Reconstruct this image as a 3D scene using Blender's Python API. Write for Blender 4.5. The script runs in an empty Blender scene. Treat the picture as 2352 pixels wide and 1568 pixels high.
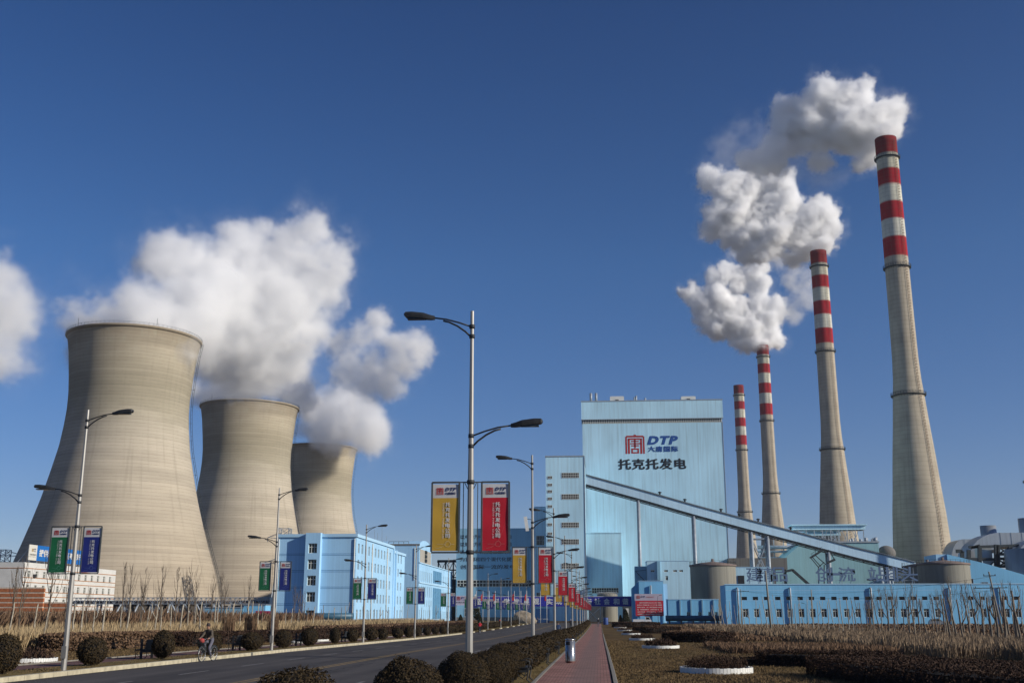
import bpy, bmesh, math, random
import numpy as np
from math import pi, sin, cos, tan, radians, hypot, atan2, sqrt
from mathutils import Vector, Matrix, noise as mnoise

S = bpy.context.scene
COL = S.collection
# ------------------------------------------------------------------ camera
FOC, EYE, PITCH, YAW = 2500.0, 2.06, radians(14.04), radians(4.45)
cam = bpy.data.cameras.new('camera')
cam.sensor_width = 36.0
cam.lens = 36.0 * FOC / 2352.0
cam.clip_start = 0.3
cam.clip_end = 20000
camo = bpy.data.objects.new('camera', cam)
COL.objects.link(camo)
camo.location = (0, 0, EYE)
camo.rotation_euler = (pi/2 + PITCH, 0, YAW)
S.camera = camo
# ------------------------------------------------------------------ sky, sun, exposure
SUN_AZ, SUN_EL = radians(-19), radians(21.8)        # azimuth measured from +X
w = bpy.data.worlds.new('World'); S.world = w; w.use_nodes = True
nt = w.node_tree
sky = nt.nodes.new('ShaderNodeTexSky'); sky.sky_type = 'NISHITA'; sky.sun_disc = False
sky.sun_elevation = SUN_EL
sky.sun_rotation = pi/2 - SUN_AZ                   # rotation is measured clockwise from +Y
sky.altitude = 1000; sky.air_density = 1.0; sky.dust_density = 0.0; sky.ozone_density = 5.0
bg = nt.nodes['Background']; bg.inputs['Strength'].default_value = 0.089
hs = nt.nodes.new('ShaderNodeHueSaturation'); hs.inputs['Saturation'].default_value = 1.14; hs.inputs['Hue'].default_value = .508
nt.links.new(sky.outputs[0], hs.inputs['Color']); 
# dry winter air: the low sky is a pale lavender-blue, not yellow
tcw = nt.nodes.new('ShaderNodeTexCoord'); sxw = nt.nodes.new('ShaderNodeSeparateXYZ'); nt.links.new(tcw.outputs['Generated'], sxw.inputs[0])
mrw = nt.nodes.new('ShaderNodeMapRange'); nt.links.new(sxw.outputs[2], mrw.inputs[0]); mrw.inputs[1].default_value = 0.0; mrw.inputs[2].default_value = 0.56
mxw = nt.nodes.new('ShaderNodeValToRGB'); nt.links.new(mrw.outputs[0], mxw.inputs[0]); e_ = mxw.color_ramp.elements
e_[0].color = (1.0,.86,.95,1); e_[1].color = (.60,.70,.80,1); k_ = e_.new(.55); k_.color = (.97,1,1,1)
mlw = nt.nodes.new('ShaderNodeMix'); mlw.data_type = 'RGBA'; mlw.blend_type = 'MULTIPLY'; mlw.inputs[0].default_value = 1
nt.links.new(hs.outputs[0], mlw.inputs[6]); nt.links.new(mxw.outputs[0], mlw.inputs[7]); nt.links.new(mlw.outputs[2], bg.inputs[0])
sl = bpy.data.lights.new('sun', 'SUN'); sl.energy = 4.95; sl.angle = radians(0.53); sl.color = (1.0, 0.93, 0.82)
so = bpy.data.objects.new('sun', sl); COL.objects.link(so)
sd = Vector((cos(SUN_AZ)*cos(SUN_EL), sin(SUN_AZ)*cos(SUN_EL), sin(SUN_EL)))
so.rotation_euler = sd.to_track_quat('Z', 'Y').to_euler()
S.view_settings.view_transform = 'Standard'; S.view_settings.look = 'None'
S.view_settings.exposure = 0.0; S.view_settings.gamma = 1.0
cy = S.cycles
cy.max_bounces = 20; cy.diffuse_bounces = 3; cy.glossy_bounces = 3; cy.volume_bounces = 20; cy.transparent_max_bounces = 12
cy.use_denoising = True
cy.volume_step_rate = 1.0; cy.volume_max_steps = 256

# ------------------------------------------------------------------ surveying helpers
def _ray(px, py):
    r = (px-1176)/FOC; d = (784-py)/FOC
    up = d*cos(PITCH)+sin(PITCH); fw = cos(PITCH)-d*sin(PITCH)
    return (r*cos(YAW)-fw*sin(YAW), r*sin(YAW)+fw*cos(YAW), up)
def at(px, py, Y):
    py = py or 1395          # a column only: measured near the ground
    v = _ray(px, py); t = Y/v[1]; return (v[0]*t, Y, EYE+v[2]*t)
def atX(px, py, X):
    v = _ray(px, py); t = X/v[0]; return (X, v[1]*t, EYE+v[2]*t)
_GT = [(0,0),(4.18,-.006),(6.83,-.016),(9.5,-.0345),(12,-.05),(14.75,-.061),(19.6,-.073),(25,-.068),(31,-.055),(45,-.04)]
def gz(y):
    return float(np.interp(y/9.8, [a for a, b in _GT], [b for a, b in _GT]))*9.8
def gp(px, py):
    z = 0
    for i in range(60):
        v = _ray(px, py); t = (z-EYE)/v[2]; p = (v[0]*t, v[1]*t); z = .5*z+.5*gz(p[1])
    return p

# ------------------------------------------------------------------ materials
def _n(nt, t, **k):
    n = nt.nodes.new(t)
    for a, b in k.items(): setattr(n, a, b)
    return n
def mat(name, col, rough=.7, metal=0, var=.12, scale=3.0, stretch=(1,1,1), bump=0, bscale=None, spec=.5, col2=None, detail=5, emit=0):
    m = bpy.data.materials.new(name); m.use_nodes = True; nt = m.node_tree
    b = nt.nodes['Principled BSDF']
    b.inputs['Roughness'].default_value = rough; b.inputs['Metallic'].default_value = metal
    b.inputs['Specular IOR Level'].default_value = spec
    tc = _n(nt, 'ShaderNodeTexCoord'); mp = _n(nt, 'ShaderNodeMapping'); mp.inputs['Scale'].default_value = stretch
    nt.links.new(tc.outputs['Object'], mp.inputs[0])
    no = _n(nt, 'ShaderNodeTexNoise'); no.inputs['Scale'].default_value = scale; no.inputs['Detail'].default_value = detail
    nt.links.new(mp.outputs[0], no.inputs[0])
    r = _n(nt, 'ShaderNodeValToRGB')
    c = Vector(col[:3])
    lo = c*(1-var); hi = c*(1+var)
    if col2: lo = c; hi = Vector(col2)
    r.color_ramp.elements[0].position = .3; r.color_ramp.elements[1].position = .7
    r.color_ramp.elements[0].color = (*lo, 1); r.color_ramp.elements[1].color = (*[min(1, v) for v in hi], 1)
    nt.links.new(no.outputs[0], r.inputs[0]); nt.links.new(r.outputs[0], b.inputs['Base Color'])
    if bump:
        n2 = _n(nt, 'ShaderNodeTexNoise'); n2.inputs['Scale'].default_value = bscale or scale*6; n2.inputs['Detail'].default_value = 6
        nt.links.new(mp.outputs[0], n2.inputs[0])
        bp = _n(nt, 'ShaderNodeBump'); bp.inputs['Strength'].default_value = bump
        nt.links.new(n2.outputs[0], bp.inputs['Height']); nt.links.new(bp.outputs[0], b.inputs['Normal'])
    if emit:
        b.inputs['Emission Strength'].default_value = emit; b.inputs['Emission Color'].default_value = (*col[:3], 1)
    return m
def mix_node(nt, fac, a, b, blend='MIX'):
    n = _n(nt, 'ShaderNodeMix', data_type='RGBA', blend_type=blend)
    for sock, v in ((0, fac), (6, a), (7, b)):
        if hasattr(v, 'is_linked') or hasattr(v, 'links'): nt.links.new(v, n.inputs[sock])
        elif isinstance(v, (int, float)): n.inputs[sock].default_value = v
        else: n.inputs[sock].default_value = (*v[:3], 1)
    return n.outputs[2]
def math_node(nt, op, a, b=None, c=None):
    n = _n(nt, 'ShaderNodeMath', operation=op)
    for i, v in enumerate((a, b, c)):
        if v is None: continue
        if isinstance(v, (int, float)): n.inputs[i].default_value = v
        else: nt.links.new(v, n.inputs[i])
    return n.outputs[0]
def clad(name, col, dirt=.25, seam=1.0, axis=0, stain=(.25,.27,.26), rough=.65):
    """metal or painted cladding: fine upright ribs, long rain streaks, sheet-to-sheet tone"""
    m = bpy.data.materials.new(name); m.use_nodes = True; nt = m.node_tree; b = nt.nodes['Principled BSDF']
    b.inputs['Roughness'].default_value = rough
    b.inputs['Specular IOR Level'].default_value = .3
    tc = _n(nt, 'ShaderNodeTexCoord'); sx = _n(nt, 'ShaderNodeSeparateXYZ'); nt.links.new(tc.outputs['Object'], sx.inputs[0])
    h = math_node(nt, 'ADD', sx.outputs[0], sx.outputs[1])
    cb = _n(nt, 'ShaderNodeCombineXYZ'); nt.links.new(h, cb.inputs[0]); nt.links.new(sx.outputs[2], cb.inputs[2])
    def noise(sx_, sz_, sc):
        mp = _n(nt, 'ShaderNodeMapping'); mp.inputs['Scale'].default_value = (sx_, 1, sz_); nt.links.new(cb.outputs[0], mp.inputs[0])
        n = _n(nt, 'ShaderNodeTexNoise'); n.inputs['Scale'].default_value = sc; n.inputs['Detail'].default_value = 6
        nt.links.new(mp.outputs[0], n.inputs[0]); return n.outputs[0]
    streak = noise(1.0, .045, 1.1); big = noise(1, .6, .06); fine = noise(1, .02, 3.0)
    r = _n(nt, 'ShaderNodeMapRange'); nt.links.new(streak, r.inputs[0]); r.inputs[1].default_value = .46; r.inputs[2].default_value = .74
    r.inputs[3].default_value = 0; r.inputs[4].default_value = dirt
    c = mix_node(nt, r.outputs[0], col, [col[i]*.45+stain[i]*.25 for i in range(3)])
    r2 = _n(nt, 'ShaderNodeMapRange'); nt.links.new(big, r2.inputs[0]); r2.inputs[1].default_value = .35; r2.inputs[2].default_value = .65
    r2.inputs[3].default_value = .88; r2.inputs[4].default_value = 1.08
    c = mix_node(nt, 1.0, c, r2.outputs[0], 'MULTIPLY')
    r3 = _n(nt, 'ShaderNodeMapRange'); nt.links.new(fine, r3.inputs[0]); r3.inputs[1].default_value = .3; r3.inputs[2].default_value = .7
    r3.inputs[3].default_value = .93; r3.inputs[4].default_value = 1.05
    c = mix_node(nt, 1.0, c, r3.outputs[0], 'MULTIPLY')
    nt.links.new(c, b.inputs['Base Color'])
    return m

M = {}
M['pole'] = mat('galvanised_pole', (.28,.27,.25), .45, .35, .14, 4, (1,1,.3))
M['dark_metal'] = mat('dark_grey_metal', (.028,.03,.032), .45, .1, .3, 8)
M['band'] = mat('dark_band', (.02,.022,.025), .6, 0, .3, 8)
M['frame'] = mat('banner_frame_grey', (.10,.11,.11), .5, .4, .2, 6)
M['white_cloth'] = mat('banner_white', (.52,.52,.52), .7, 0, .06, 4)
M['yellow_cloth'] = mat('banner_yellow', (.50,.30,.035), .65, 0, .08, 2)
M['red_cloth'] = mat('banner_red', (.47,.008,.022), .6, 0, .1, 2)
M['green_cloth'] = mat('banner_green', (.006,.115,.042), .6, 0, .1, 2)
M['blue_cloth'] = mat('banner_blue', (.012,.022,.17), .6, 0, .1, 2)
M['letter_white'] = mat('lettering_white', (.62,.62,.60), .6, 0, .05)
M['letter_dim'] = mat('lettering_pale', (.36,.30,.24), .6, 0, .05)
M['logo_red'] = mat('logo_red', (.36,.02,.015), .5, 0, .1)
M['logo_blue'] = mat('logo_blue', (.012,.07,.28), .5, 0, .1)
M['logo_navy'] = mat('logo_navy', (.015,.03,.13), .5, 0, .1)
M['black'] = mat('black_letter', (.012,.014,.018), .5, 0, .2)
M['glass'] = mat('window_glass', (.016,.024,.026), .12, 0, .5, .7, spec=.5)
M['glass_dark'] = mat('window_glass_dark', (.018,.016,.017), .25, 0, .5, .8, spec=.4)
M['win_frame'] = mat('window_frame_white', (.62,.62,.56), .5, 0, .05)
M['office_blue'] = clad('office_blue_render', (.34,.58,.80), .12, rough=.8)
M['office_trim'] = mat('office_trim', (.38,.60,.78), .7, 0, .05)
M['low_blue'] = clad('low_blue_render', (.20,.50,.76), .12, rough=.8)
M['boiler_blue'] = clad('boiler_cladding', (.46,.70,.83), .42)
M['hall_blue'] = clad('hall_cladding', (.22,.42,.56), .28)
M['teal_blue'] = clad('teal_cladding', (.26,.46,.50), .3)
M['conv_blue'] = clad('conveyor_cladding', (.50,.70,.84), .25)
M['roof_dark'] = mat('roof_dark', (.05,.06,.07), .7, 0, .2, 1)
M['steel_grey'] = mat('steel_grey', (.30,.34,.38), .55, .2, .15, 1)
M['steel_dark'] = mat('steel_dark', (.03,.04,.045), .6, .2, .3, 1)
M['tank'] = clad('tank_concrete', (.25,.24,.20), .7, stain=(.1,.09,.08), rough=.85)
M['wall_grey'] = clad('grey_concrete', (.17,.165,.155), .7, stain=(.1,.05,.03), rough=.9)
M['alu'] = clad('aluminium_jacket', (.42,.45,.47), .35, rough=.42)
M['alu'].node_tree.nodes['Principled BSDF'].inputs['Metallic'].default_value = .65
M['white_wall'] = mat('white_tiles', (.62,.61,.57), .6, 0, .07, .5)
M['orange_line'] = mat('orange_line', (.42,.17,.045), .7, 0, .1)
M['brick_orange'] = mat('brick_stack', (.36,.12,.045), .85, 0, .3, 2)
M['stack_pale'] = mat('stack_pale', (.55,.46,.36), .8, 0, .2, 2)
M['sign_white'] = mat('sign_white', (.62,.60,.53), .6, 0, .04)
M['sign_blue'] = mat('sign_blue', (.01,.13,.42), .5, 0, .1, 2)
M['banner_blue'] = mat('long_banner_blue', (.018,.022,.30), .6, 0, .1, .3)
M['bill_red'] = mat('billboard_red', (.45,.012,.03), .6, 0, .08, 1)
M['bill_head'] = mat('billboard_head', (.42,.38,.46), .6, 0, .05, 1)
M['kerb'] = mat('kerb_stone', (.44,.39,.27), .9, 0, .25, 2.5, bump=.2, bscale=30)
M['edging'] = mat('pale_edging', (.20,.185,.155), .9, 0, .25, 4)
M['white_paint'] = mat('white_tile_ring', (.72,.72,.68), .5, 0, .06, 3)
M['yellow_line'] = mat('road_yellow', (.26,.17,.055), .9, 0, .35, 3, col2=None)
M['white_line'] = mat('road_white', (.19,.18,.17), .9, 0, .3, 5)
M['bark_pale'] = mat('whitewashed_bark', (.34,.30,.23), .9, 0, .35, 6, bump=.3)
M['bark_dark'] = mat('bark_grey', (.15,.12,.09), .9, 0, .35, 6, bump=.3)
M['twig'] = mat('twig', (.14,.11,.08), .9, 0, .2, 4)
M['steel_bin'] = mat('stainless_steel', (.36,.36,.35), .22, .75, .08, 2)
M['bin_dark'] = mat('bin_dark', (.03,.03,.03), .6, 0, .2)
M['skin'] = mat('skin', (.33,.18,.12), .6, 0, .06)
M['tyre'] = mat('tyre_rubber', (.015,.015,.015), .8, 0, .2)
M['chrome'] = mat('bicycle_metal', (.45,.45,.45), .3, .8, .1)
M['rock'] = mat('pale_rock', (.28,.23,.17), .9, 0, .4, .8, bump=.8, bscale=2)
M['car_silver'] = mat('car_silver', (.35,.36,.37), .3, .6, .05)
M['car_white'] = mat('car_white', (.68,.68,.68), .35, 0, .03)
M['bench_black'] = mat('bench_black', (.018,.019,.02), .6, .2, .2)
M['pipe_blue'] = mat('pipe_blue', (.03,.10,.16), .5, .1, .2, 1)
M['bin_blue'] = mat('drum_blue', (.02,.06,.22), .5, 0, .1)

def leafmat(name, a, b, rough=.8):
    m = bpy.data.materials.new(name); m.use_nodes = True; nt = m.node_tree; p = nt.nodes['Principled BSDF']
    p.inputs['Roughness'].default_value = rough; p.inputs['Specular IOR Level'].default_value = .15
    g = _n(nt, 'ShaderNodeNewGeometry'); r = _n(nt, 'ShaderNodeValToRGB')
    r.color_ramp.elements[0].color = (*a, 1); r.color_ramp.elements[1].color = (*b, 1)
    tc = _n(nt, 'ShaderNodeTexCoord'); no = _n(nt, 'ShaderNodeTexNoise'); no.inputs['Scale'].default_value = 5
    nt.links.new(tc.outputs['Object'], no.inputs[0])
    s = math_node(nt, 'ADD', math_node(nt, 'MULTIPLY', g.outputs['Random Per Island'], .6), math_node(nt, 'MULTIPLY', no.outputs[0], .5))
    nt.links.new(s, r.inputs[0]); nt.links.new(r.outputs[0], p.inputs['Base Color'])
    return m
M['bush'] = leafmat('ball_bush_leaves', (.013,.012,.006), (.068,.045,.022))
M['bush_core'] = mat('bush_core', (.006,.0045,.0035), .95, 0, .3, 5)
M['hedge'] = leafmat('hedge_leaves', (.014,.010,.007), (.075,.042,.028))
M['hedge_brown'] = leafmat('brown_hedge', (.09,.05,.03), (.27,.16,.10))
M['reed'] = leafmat('dry_reeds', (.16,.10,.05), (.52,.40,.23))
M['reed_r'] = leafmat('dry_reeds_brown', (.06,.038,.026), (.36,.265,.17))
M['grass'] = leafmat('dry_grass', (.06,.038,.018), (.19,.13,.06))
M['conifer'] = leafmat('conifer', (.006,.008,.004), (.025,.028,.012))
M['wisp'] = leafmat('brown_scrub', (.07,.04,.024), (.22,.14,.085))

# ------------------------------------------------------------------ mesh builder
WL = {}
class MB:
    def __init__(s): s.v = []; s.f = []; s.m = []; s.sm = []
    def quad(s, a, b, c, d, m=0):
        n = len(s.v); s.v += [tuple(a), tuple(b), tuple(c), tuple(d)]; s.f.append((n, n+1, n+2, n+3)); s.m.append(m); s.sm.append(False)
    def tri(s, a, b, c, m=0):
        n = len(s.v); s.v += [tuple(a), tuple(b), tuple(c)]; s.f.append((n, n+1, n+2)); s.m.append(m); s.sm.append(False)
    def poly(s, pts, m=0):
        n = len(s.v); s.v += [tuple(p) for p in pts]; s.f.append(tuple(range(n, n+len(pts)))); s.m.append(m); s.sm.append(False)
    def box(s, x0, x1, y0, y1, z0, z1, m=0):
        n = len(s.v)
        s.v += [(x0,y0,z0),(x1,y0,z0),(x1,y1,z0),(x0,y1,z0),(x0,y0,z1),(x1,y0,z1),(x1,y1,z1),(x0,y1,z1)]
        for q in ((0,3,2,1),(4,5,6,7),(0,1,5,4),(1,2,6,5),(2,3,7,6),(3,0,4,7)):
            s.f.append(tuple(n+i for i in q)); s.m.append(m); s.sm.append(False)
    def beam(s, p0, p1, w, h=None, m=0):
        h = h or w; p0 = Vector(p0); p1 = Vector(p1); d = (p1-p0).normalized()
        u = d.cross(Vector((0,0,1)))
        if u.length < .01: u = Vector((1,0,0))
        u.normalize(); v = u.cross(d).normalized(); n = len(s.v)
        for p in (p0, p1):
            for a, b in ((-1,-1),(1,-1),(1,1),(-1,1)): s.v.append(tuple(p+u*a*w/2+v*b*h/2))
        for q in ((0,1,2,3),(7,6,5,4),(0,4,5,1),(1,5,6,2),(2,6,7,3),(3,7,4,0)):
            s.f.append(tuple(n+i for i in q)); s.m.append(m); s.sm.append(False)
    def tube(s, pts, rads, n=10, m=0, cap=True, smooth=True):
        pts = [Vector(p) for p in pts]; base = len(s.v); up = None
        for i, p in enumerate(pts):
            d = (pts[min(i+1, len(pts)-1)]-pts[max(i-1, 0)]).normalized()
            if up is None:
                up = Vector((0,0,1)) if abs(d.z) < .9 else Vector((1,0,0))
            u = d.cross(up).normalized(); v = u.cross(d).normalized(); up = v
            r = rads[i] if hasattr(rads, '__len__') else rads
            for k in range(n):
                a = 2*pi*(k+.5)/n; s.v.append(tuple(p+u*cos(a)*r+v*sin(a)*r))
        for i in range(len(pts)-1):
            for k in range(n):
                a = base+i*n+k; b = base+i*n+(k+1) % n
                s.f.append((a, b, b+n, a+n)); s.m.append(m); s.sm.append(smooth)
        if cap:
            s.f.append(tuple(base+k for k in range(n))[::-1]); s.m.append(m); s.sm.append(False)
            e = base+(len(pts)-1)*n; s.f.append(tuple(e+k for k in range(n))); s.m.append(m); s.sm.append(False)
    def rev(s, cx, cy, prof, n=48, m=0, smooth=True, a0=0, a1=2*pi, mats=None):
        base = len(s.v); full = abs(a1-a0-2*pi) < 1e-6; cols = n if full else n+1
        for (r, z) in prof:
            for k in range(cols):
                a = a0+(a1-a0)*k/n; s.v.append((cx+r*cos(a), cy+r*sin(a), z))
        for i in range(len(prof)-1):
            for k in range(n):
                k2 = (k+1) % cols
                s.f.append((base+i*cols+k, base+i*cols+k2, base+(i+1)*cols+k2, base+(i+1)*cols+k)); s.m.append(mats[i] if mats else m); s.sm.append(smooth)
    def add(s, vf, T, m=0):
        vs, fs = vf; n = len(s.v)
        s.v += [T(v) for v in vs]
        for f in fs: s.f.append(tuple(n+i for i in f)); s.m.append(m); s.sm.append(False)
    def prism(s, pts2, y0, y1, m=0):
        """pts2 in x,z, counter-clockwise seen from -Y; extruded along Y"""
        a = [(p[0], y0, p[1]) for p in pts2]; b = [(p[0], y1, p[1]) for p in pts2]
        s.poly(a, m); s.poly(b[::-1], m); k = len(a)
        for i in range(k): s.quad(a[(i+1) % k], a[i], b[i], b[(i+1) % k], m)
    def build(s, name, mats, parent=None, label=None, bevel=0):
        me = bpy.data.meshes.new(name)
        o = WL.get(parent.name, Vector((0,0,0))) if parent else Vector((0,0,0))
        me.from_pydata([(x-o.x, y-o.y, z-o.z) for x, y, z in s.v], [], s.f)
        if not isinstance(mats, (list, tuple)): mats = [mats]
        for m in mats: me.materials.append(M[m] if isinstance(m, str) else m)
        me.polygons.foreach_set('material_index', s.m); me.polygons.foreach_set('use_smooth', s.sm)
        me.update()
        ob = bpy.data.objects.new(name, me); COL.objects.link(ob)
        if parent: ob.parent = parent; WL[ob.name] = o.copy()
        if label: ob['label'] = label
        return ob
def thing(name, label, cat, loc, group=None):
    o = bpy.data.objects.new(name, None); COL.objects.link(o); o.location = loc; WL[o.name] = Vector(loc)
    o.empty_display_size = .5
    o['label'] = label; o['category'] = cat
    if group: o['group'] = group
    return o
def tag(o, label, cat, group=None):
    o['label'] = label; o['category'] = cat
    if group: o['group'] = group
    return o
def struct(o): o['kind'] = 'structure'; return o
def dup(root, loc, label=None, group=None, rotz=None, scale=None):
    r = root.copy(); COL.objects.link(r); r.location = loc
    if rotz is not None: r.rotation_euler = (0, 0, rotz)
    if scale is not None: r.scale = (scale,)*3 if isinstance(scale, (int, float)) else scale
    if label: r['label'] = label
    if group: r['group'] = group
    for ch in list(root.children):
        c = ch.copy(); COL.objects.link(c); c.parent = r
        for g in ch.children:
            d = g.copy(); COL.objects.link(d); d.parent = c
    return r
def ordn(i):
    if 10 <= i % 100 <= 20: return f'{i}th'
    return f'{i}' + {1:'st',2:'nd',3:'rd'}.get(i % 10, 'th')

# lettering: mesh outlines of a string, baseline at 0, unit em height
_tc = {}
def text(body, bold=.012, res=2, align='CENTER', shear=0, space=1.0):
    key = (body, bold, res, align, shear, space)
    if key in _tc: return _tc[key]
    cu = bpy.data.curves.new('lettering', 'FONT'); cu.body = body; cu.size = 1; cu.offset = bold; cu.resolution_u = res
    cu.align_x = align; cu.shear = shear; cu.space_character = space
    ob = bpy.data.objects.new('lettering_tmp', cu); COL.objects.link(ob)
    dg = bpy.context.evaluated_depsgraph_get(); me = ob.evaluated_get(dg).to_mesh()
    r = ([tuple(v.co) for v in me.vertices], [tuple(p.vertices) for p in me.polygons])
    ob.evaluated_get(dg).to_mesh_clear(); bpy.data.objects.remove(ob); bpy.data.curves.remove(cu)
    _tc[key] = r; return r
def bounds(vf):
    xs = [v[0] for v in vf[0]]; ys = [v[1] for v in vf[0]]
    return (min(xs), max(xs), min(ys), max(ys)) if xs else (0,1,0,1)
def fit_text(mb, body, x0, x1, z0, z1, T, m=0, bold=.012, res=2, shear=0, space=1.0, thick=0, nrm=(0,-1,0), lift=.003):
    """fill the rectangle; T(x,z) -> world point"""
    vf = text(body, bold, res, 'LEFT', shear, space); b = bounds(vf)
    sx = (x1-x0)/(b[1]-b[0]); sz = (z1-z0)/(b[3]-b[2])
    off = [(0,0)] if not thick else [(0,0),(-thick,0),(thick,0),(0,thick*.6),(0,-thick*.6)]   # heavier strokes: the glyph laid over itself, each a hair proud
    for i, (ox, oz) in enumerate(off):
        k = len(mb.v); mb.add(vf, lambda v: T(x0+(v[0]-b[0]+ox)*sx, z0+(v[1]-b[2]+oz)*sz), m)
        for j in range(k, len(mb.v)): p = mb.v[j]; mb.v[j] = (p[0]+nrm[0]*lift*i, p[1]+nrm[1]*lift*i, p[2]+nrm[2]*lift*i)
def seal(mb, x0, z0, s, T, m=0):
    """red square seal-script emblem, drawn as strokes in a unit square"""
    R = [(0,.085,0,.9),(.915,1,0,.9),(.05,.95,.86,.95),(.44,.56,.94,1),
         (.13,.23,0,.76),(.77,.87,0,.76),(.13,.87,.73,.81),
         (.46,.54,.30,.74),(.3,.7,.62,.68),(.26,.80,.50,.56),(.3,.7,.39,.45),
         (.30,.70,.21,.28),(.30,.70,.02,.09),(.30,.38,.08,.22),(.62,.70,.08,.22)]
    for a, b, c, d in R:
        mb.quad(T(x0+a*s, z0+c*s), T(x0+b*s, z0+c*s), T(x0+b*s, z0+d*s), T(x0+a*s, z0+d*s), m)

# ------------------------------------------------------------------ ground, road, paths
YS = sorted(set([-60,-20,0,10,20,30,41,54,67,80,93,105,118,131,145,160,175,192,210,230,245,260,275,290,304,330,360,400,441]))
def strip(name, x0, x1, y0, y1, dz, m, thick=0, nx=1, skirt=0):
    mb = MB(); ys = sorted(set([y0, y1]+[y for y in YS if y0 < y < y1]))
    for i in range(len(ys)-1):
        a, b = ys[i], ys[i+1]; za, zb = gz(a)+dz, gz(b)+dz
        for k in range(nx):
            xa = x0+(x1-x0)*k/nx; xb = x0+(x1-x0)*(k+1)/nx
            mb.quad((xa,a,za),(xb,a,za),(xb,b,zb),(xa,b,zb))
        if skirt:
            mb.quad((x0,a,za-skirt),(x0,a,za),(x0,b,zb),(x0,b,zb-skirt)); mb.quad((x1,a,za-skirt),(x1,b,zb-skirt),(x1,b,zb),(x1,a,za))
    if skirt:
        a = ys[0]; z = gz(a)+dz; mb.quad((x0,a,z-skirt),(x1,a,z-skirt),(x1,a,z),(x0,a,z))
        a = ys[-1]; z = gz(a)+dz; mb.quad((x1,a,z-skirt),(x0,a,z-skirt),(x0,a,z),(x1,a,z))
    return struct(mb.build(name, m))
def lawn_mat():
    m = bpy.data.materials.new('dry_lawn'); m.use_nodes = True; nt = m.node_tree; b = nt.nodes['Principled BSDF']
    b.inputs['Roughness'].default_value = 1; b.inputs['Specular IOR Level'].default_value = .05
    tc = _n(nt, 'ShaderNodeTexCoord')
    def noise(sc, det, st=(1,1,1), ro=.5):
        mp = _n(nt, 'ShaderNodeMapping'); mp.inputs['Scale'].default_value = st; nt.links.new(tc.outputs['Object'], mp.inputs[0])
        n = _n(nt, 'ShaderNodeTexNoise'); n.inputs['Scale'].default_value = sc; n.inputs['Detail'].default_value = det; n.inputs['Roughness'].default_value = ro
        nt.links.new(mp.outputs[0], n.inputs[0]); return n.outputs[0]
    a = noise(.35, 6, (1,.6,1), .65); f = noise(9, 6, (1,.35,1), .7); g = noise(.12, 3)
    r = _n(nt, 'ShaderNodeValToRGB'); e = r.color_ramp.elements
    e[0].position = .33; e[0].color = (.06,.038,.018,1); e[1].position = .68; e[1].color = (.165,.11,.052,1)
    k = e.new(.5); k.color = (.11,.071,.033,1)
    nt.links.new(a, r.inputs[0])
    mr = _n(nt, 'ShaderNodeMapRange'); nt.links.new(f, mr.inputs[0]); mr.inputs[1].default_value = .3; mr.inputs[2].default_value = .7; mr.inputs[3].default_value = .55; mr.inputs[4].default_value = 1.45
    c = mix_node(nt, 1.0, r.outputs[0], mr.outputs[0], 'MULTIPLY')
    mg = _n(nt, 'ShaderNodeMapRange'); nt.links.new(g, mg.inputs[0]); mg.inputs[1].default_value = .5; mg.inputs[2].default_value = .75; mg.inputs[4].default_value = .35
    c = mix_node(nt, mg.outputs[0], c, (.07,.085,.03))
    nt.links.new(c, b.inputs['Base Color'])
    bp = _n(nt, 'ShaderNodeBump'); bp.inputs['Strength'].default_value = .9; bp.inputs['Distance'].default_value = .06
    nt.links.new(f, bp.inputs['Height']); nt.links.new(bp.outputs[0], b.inputs['Normal'])
    return m
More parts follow.
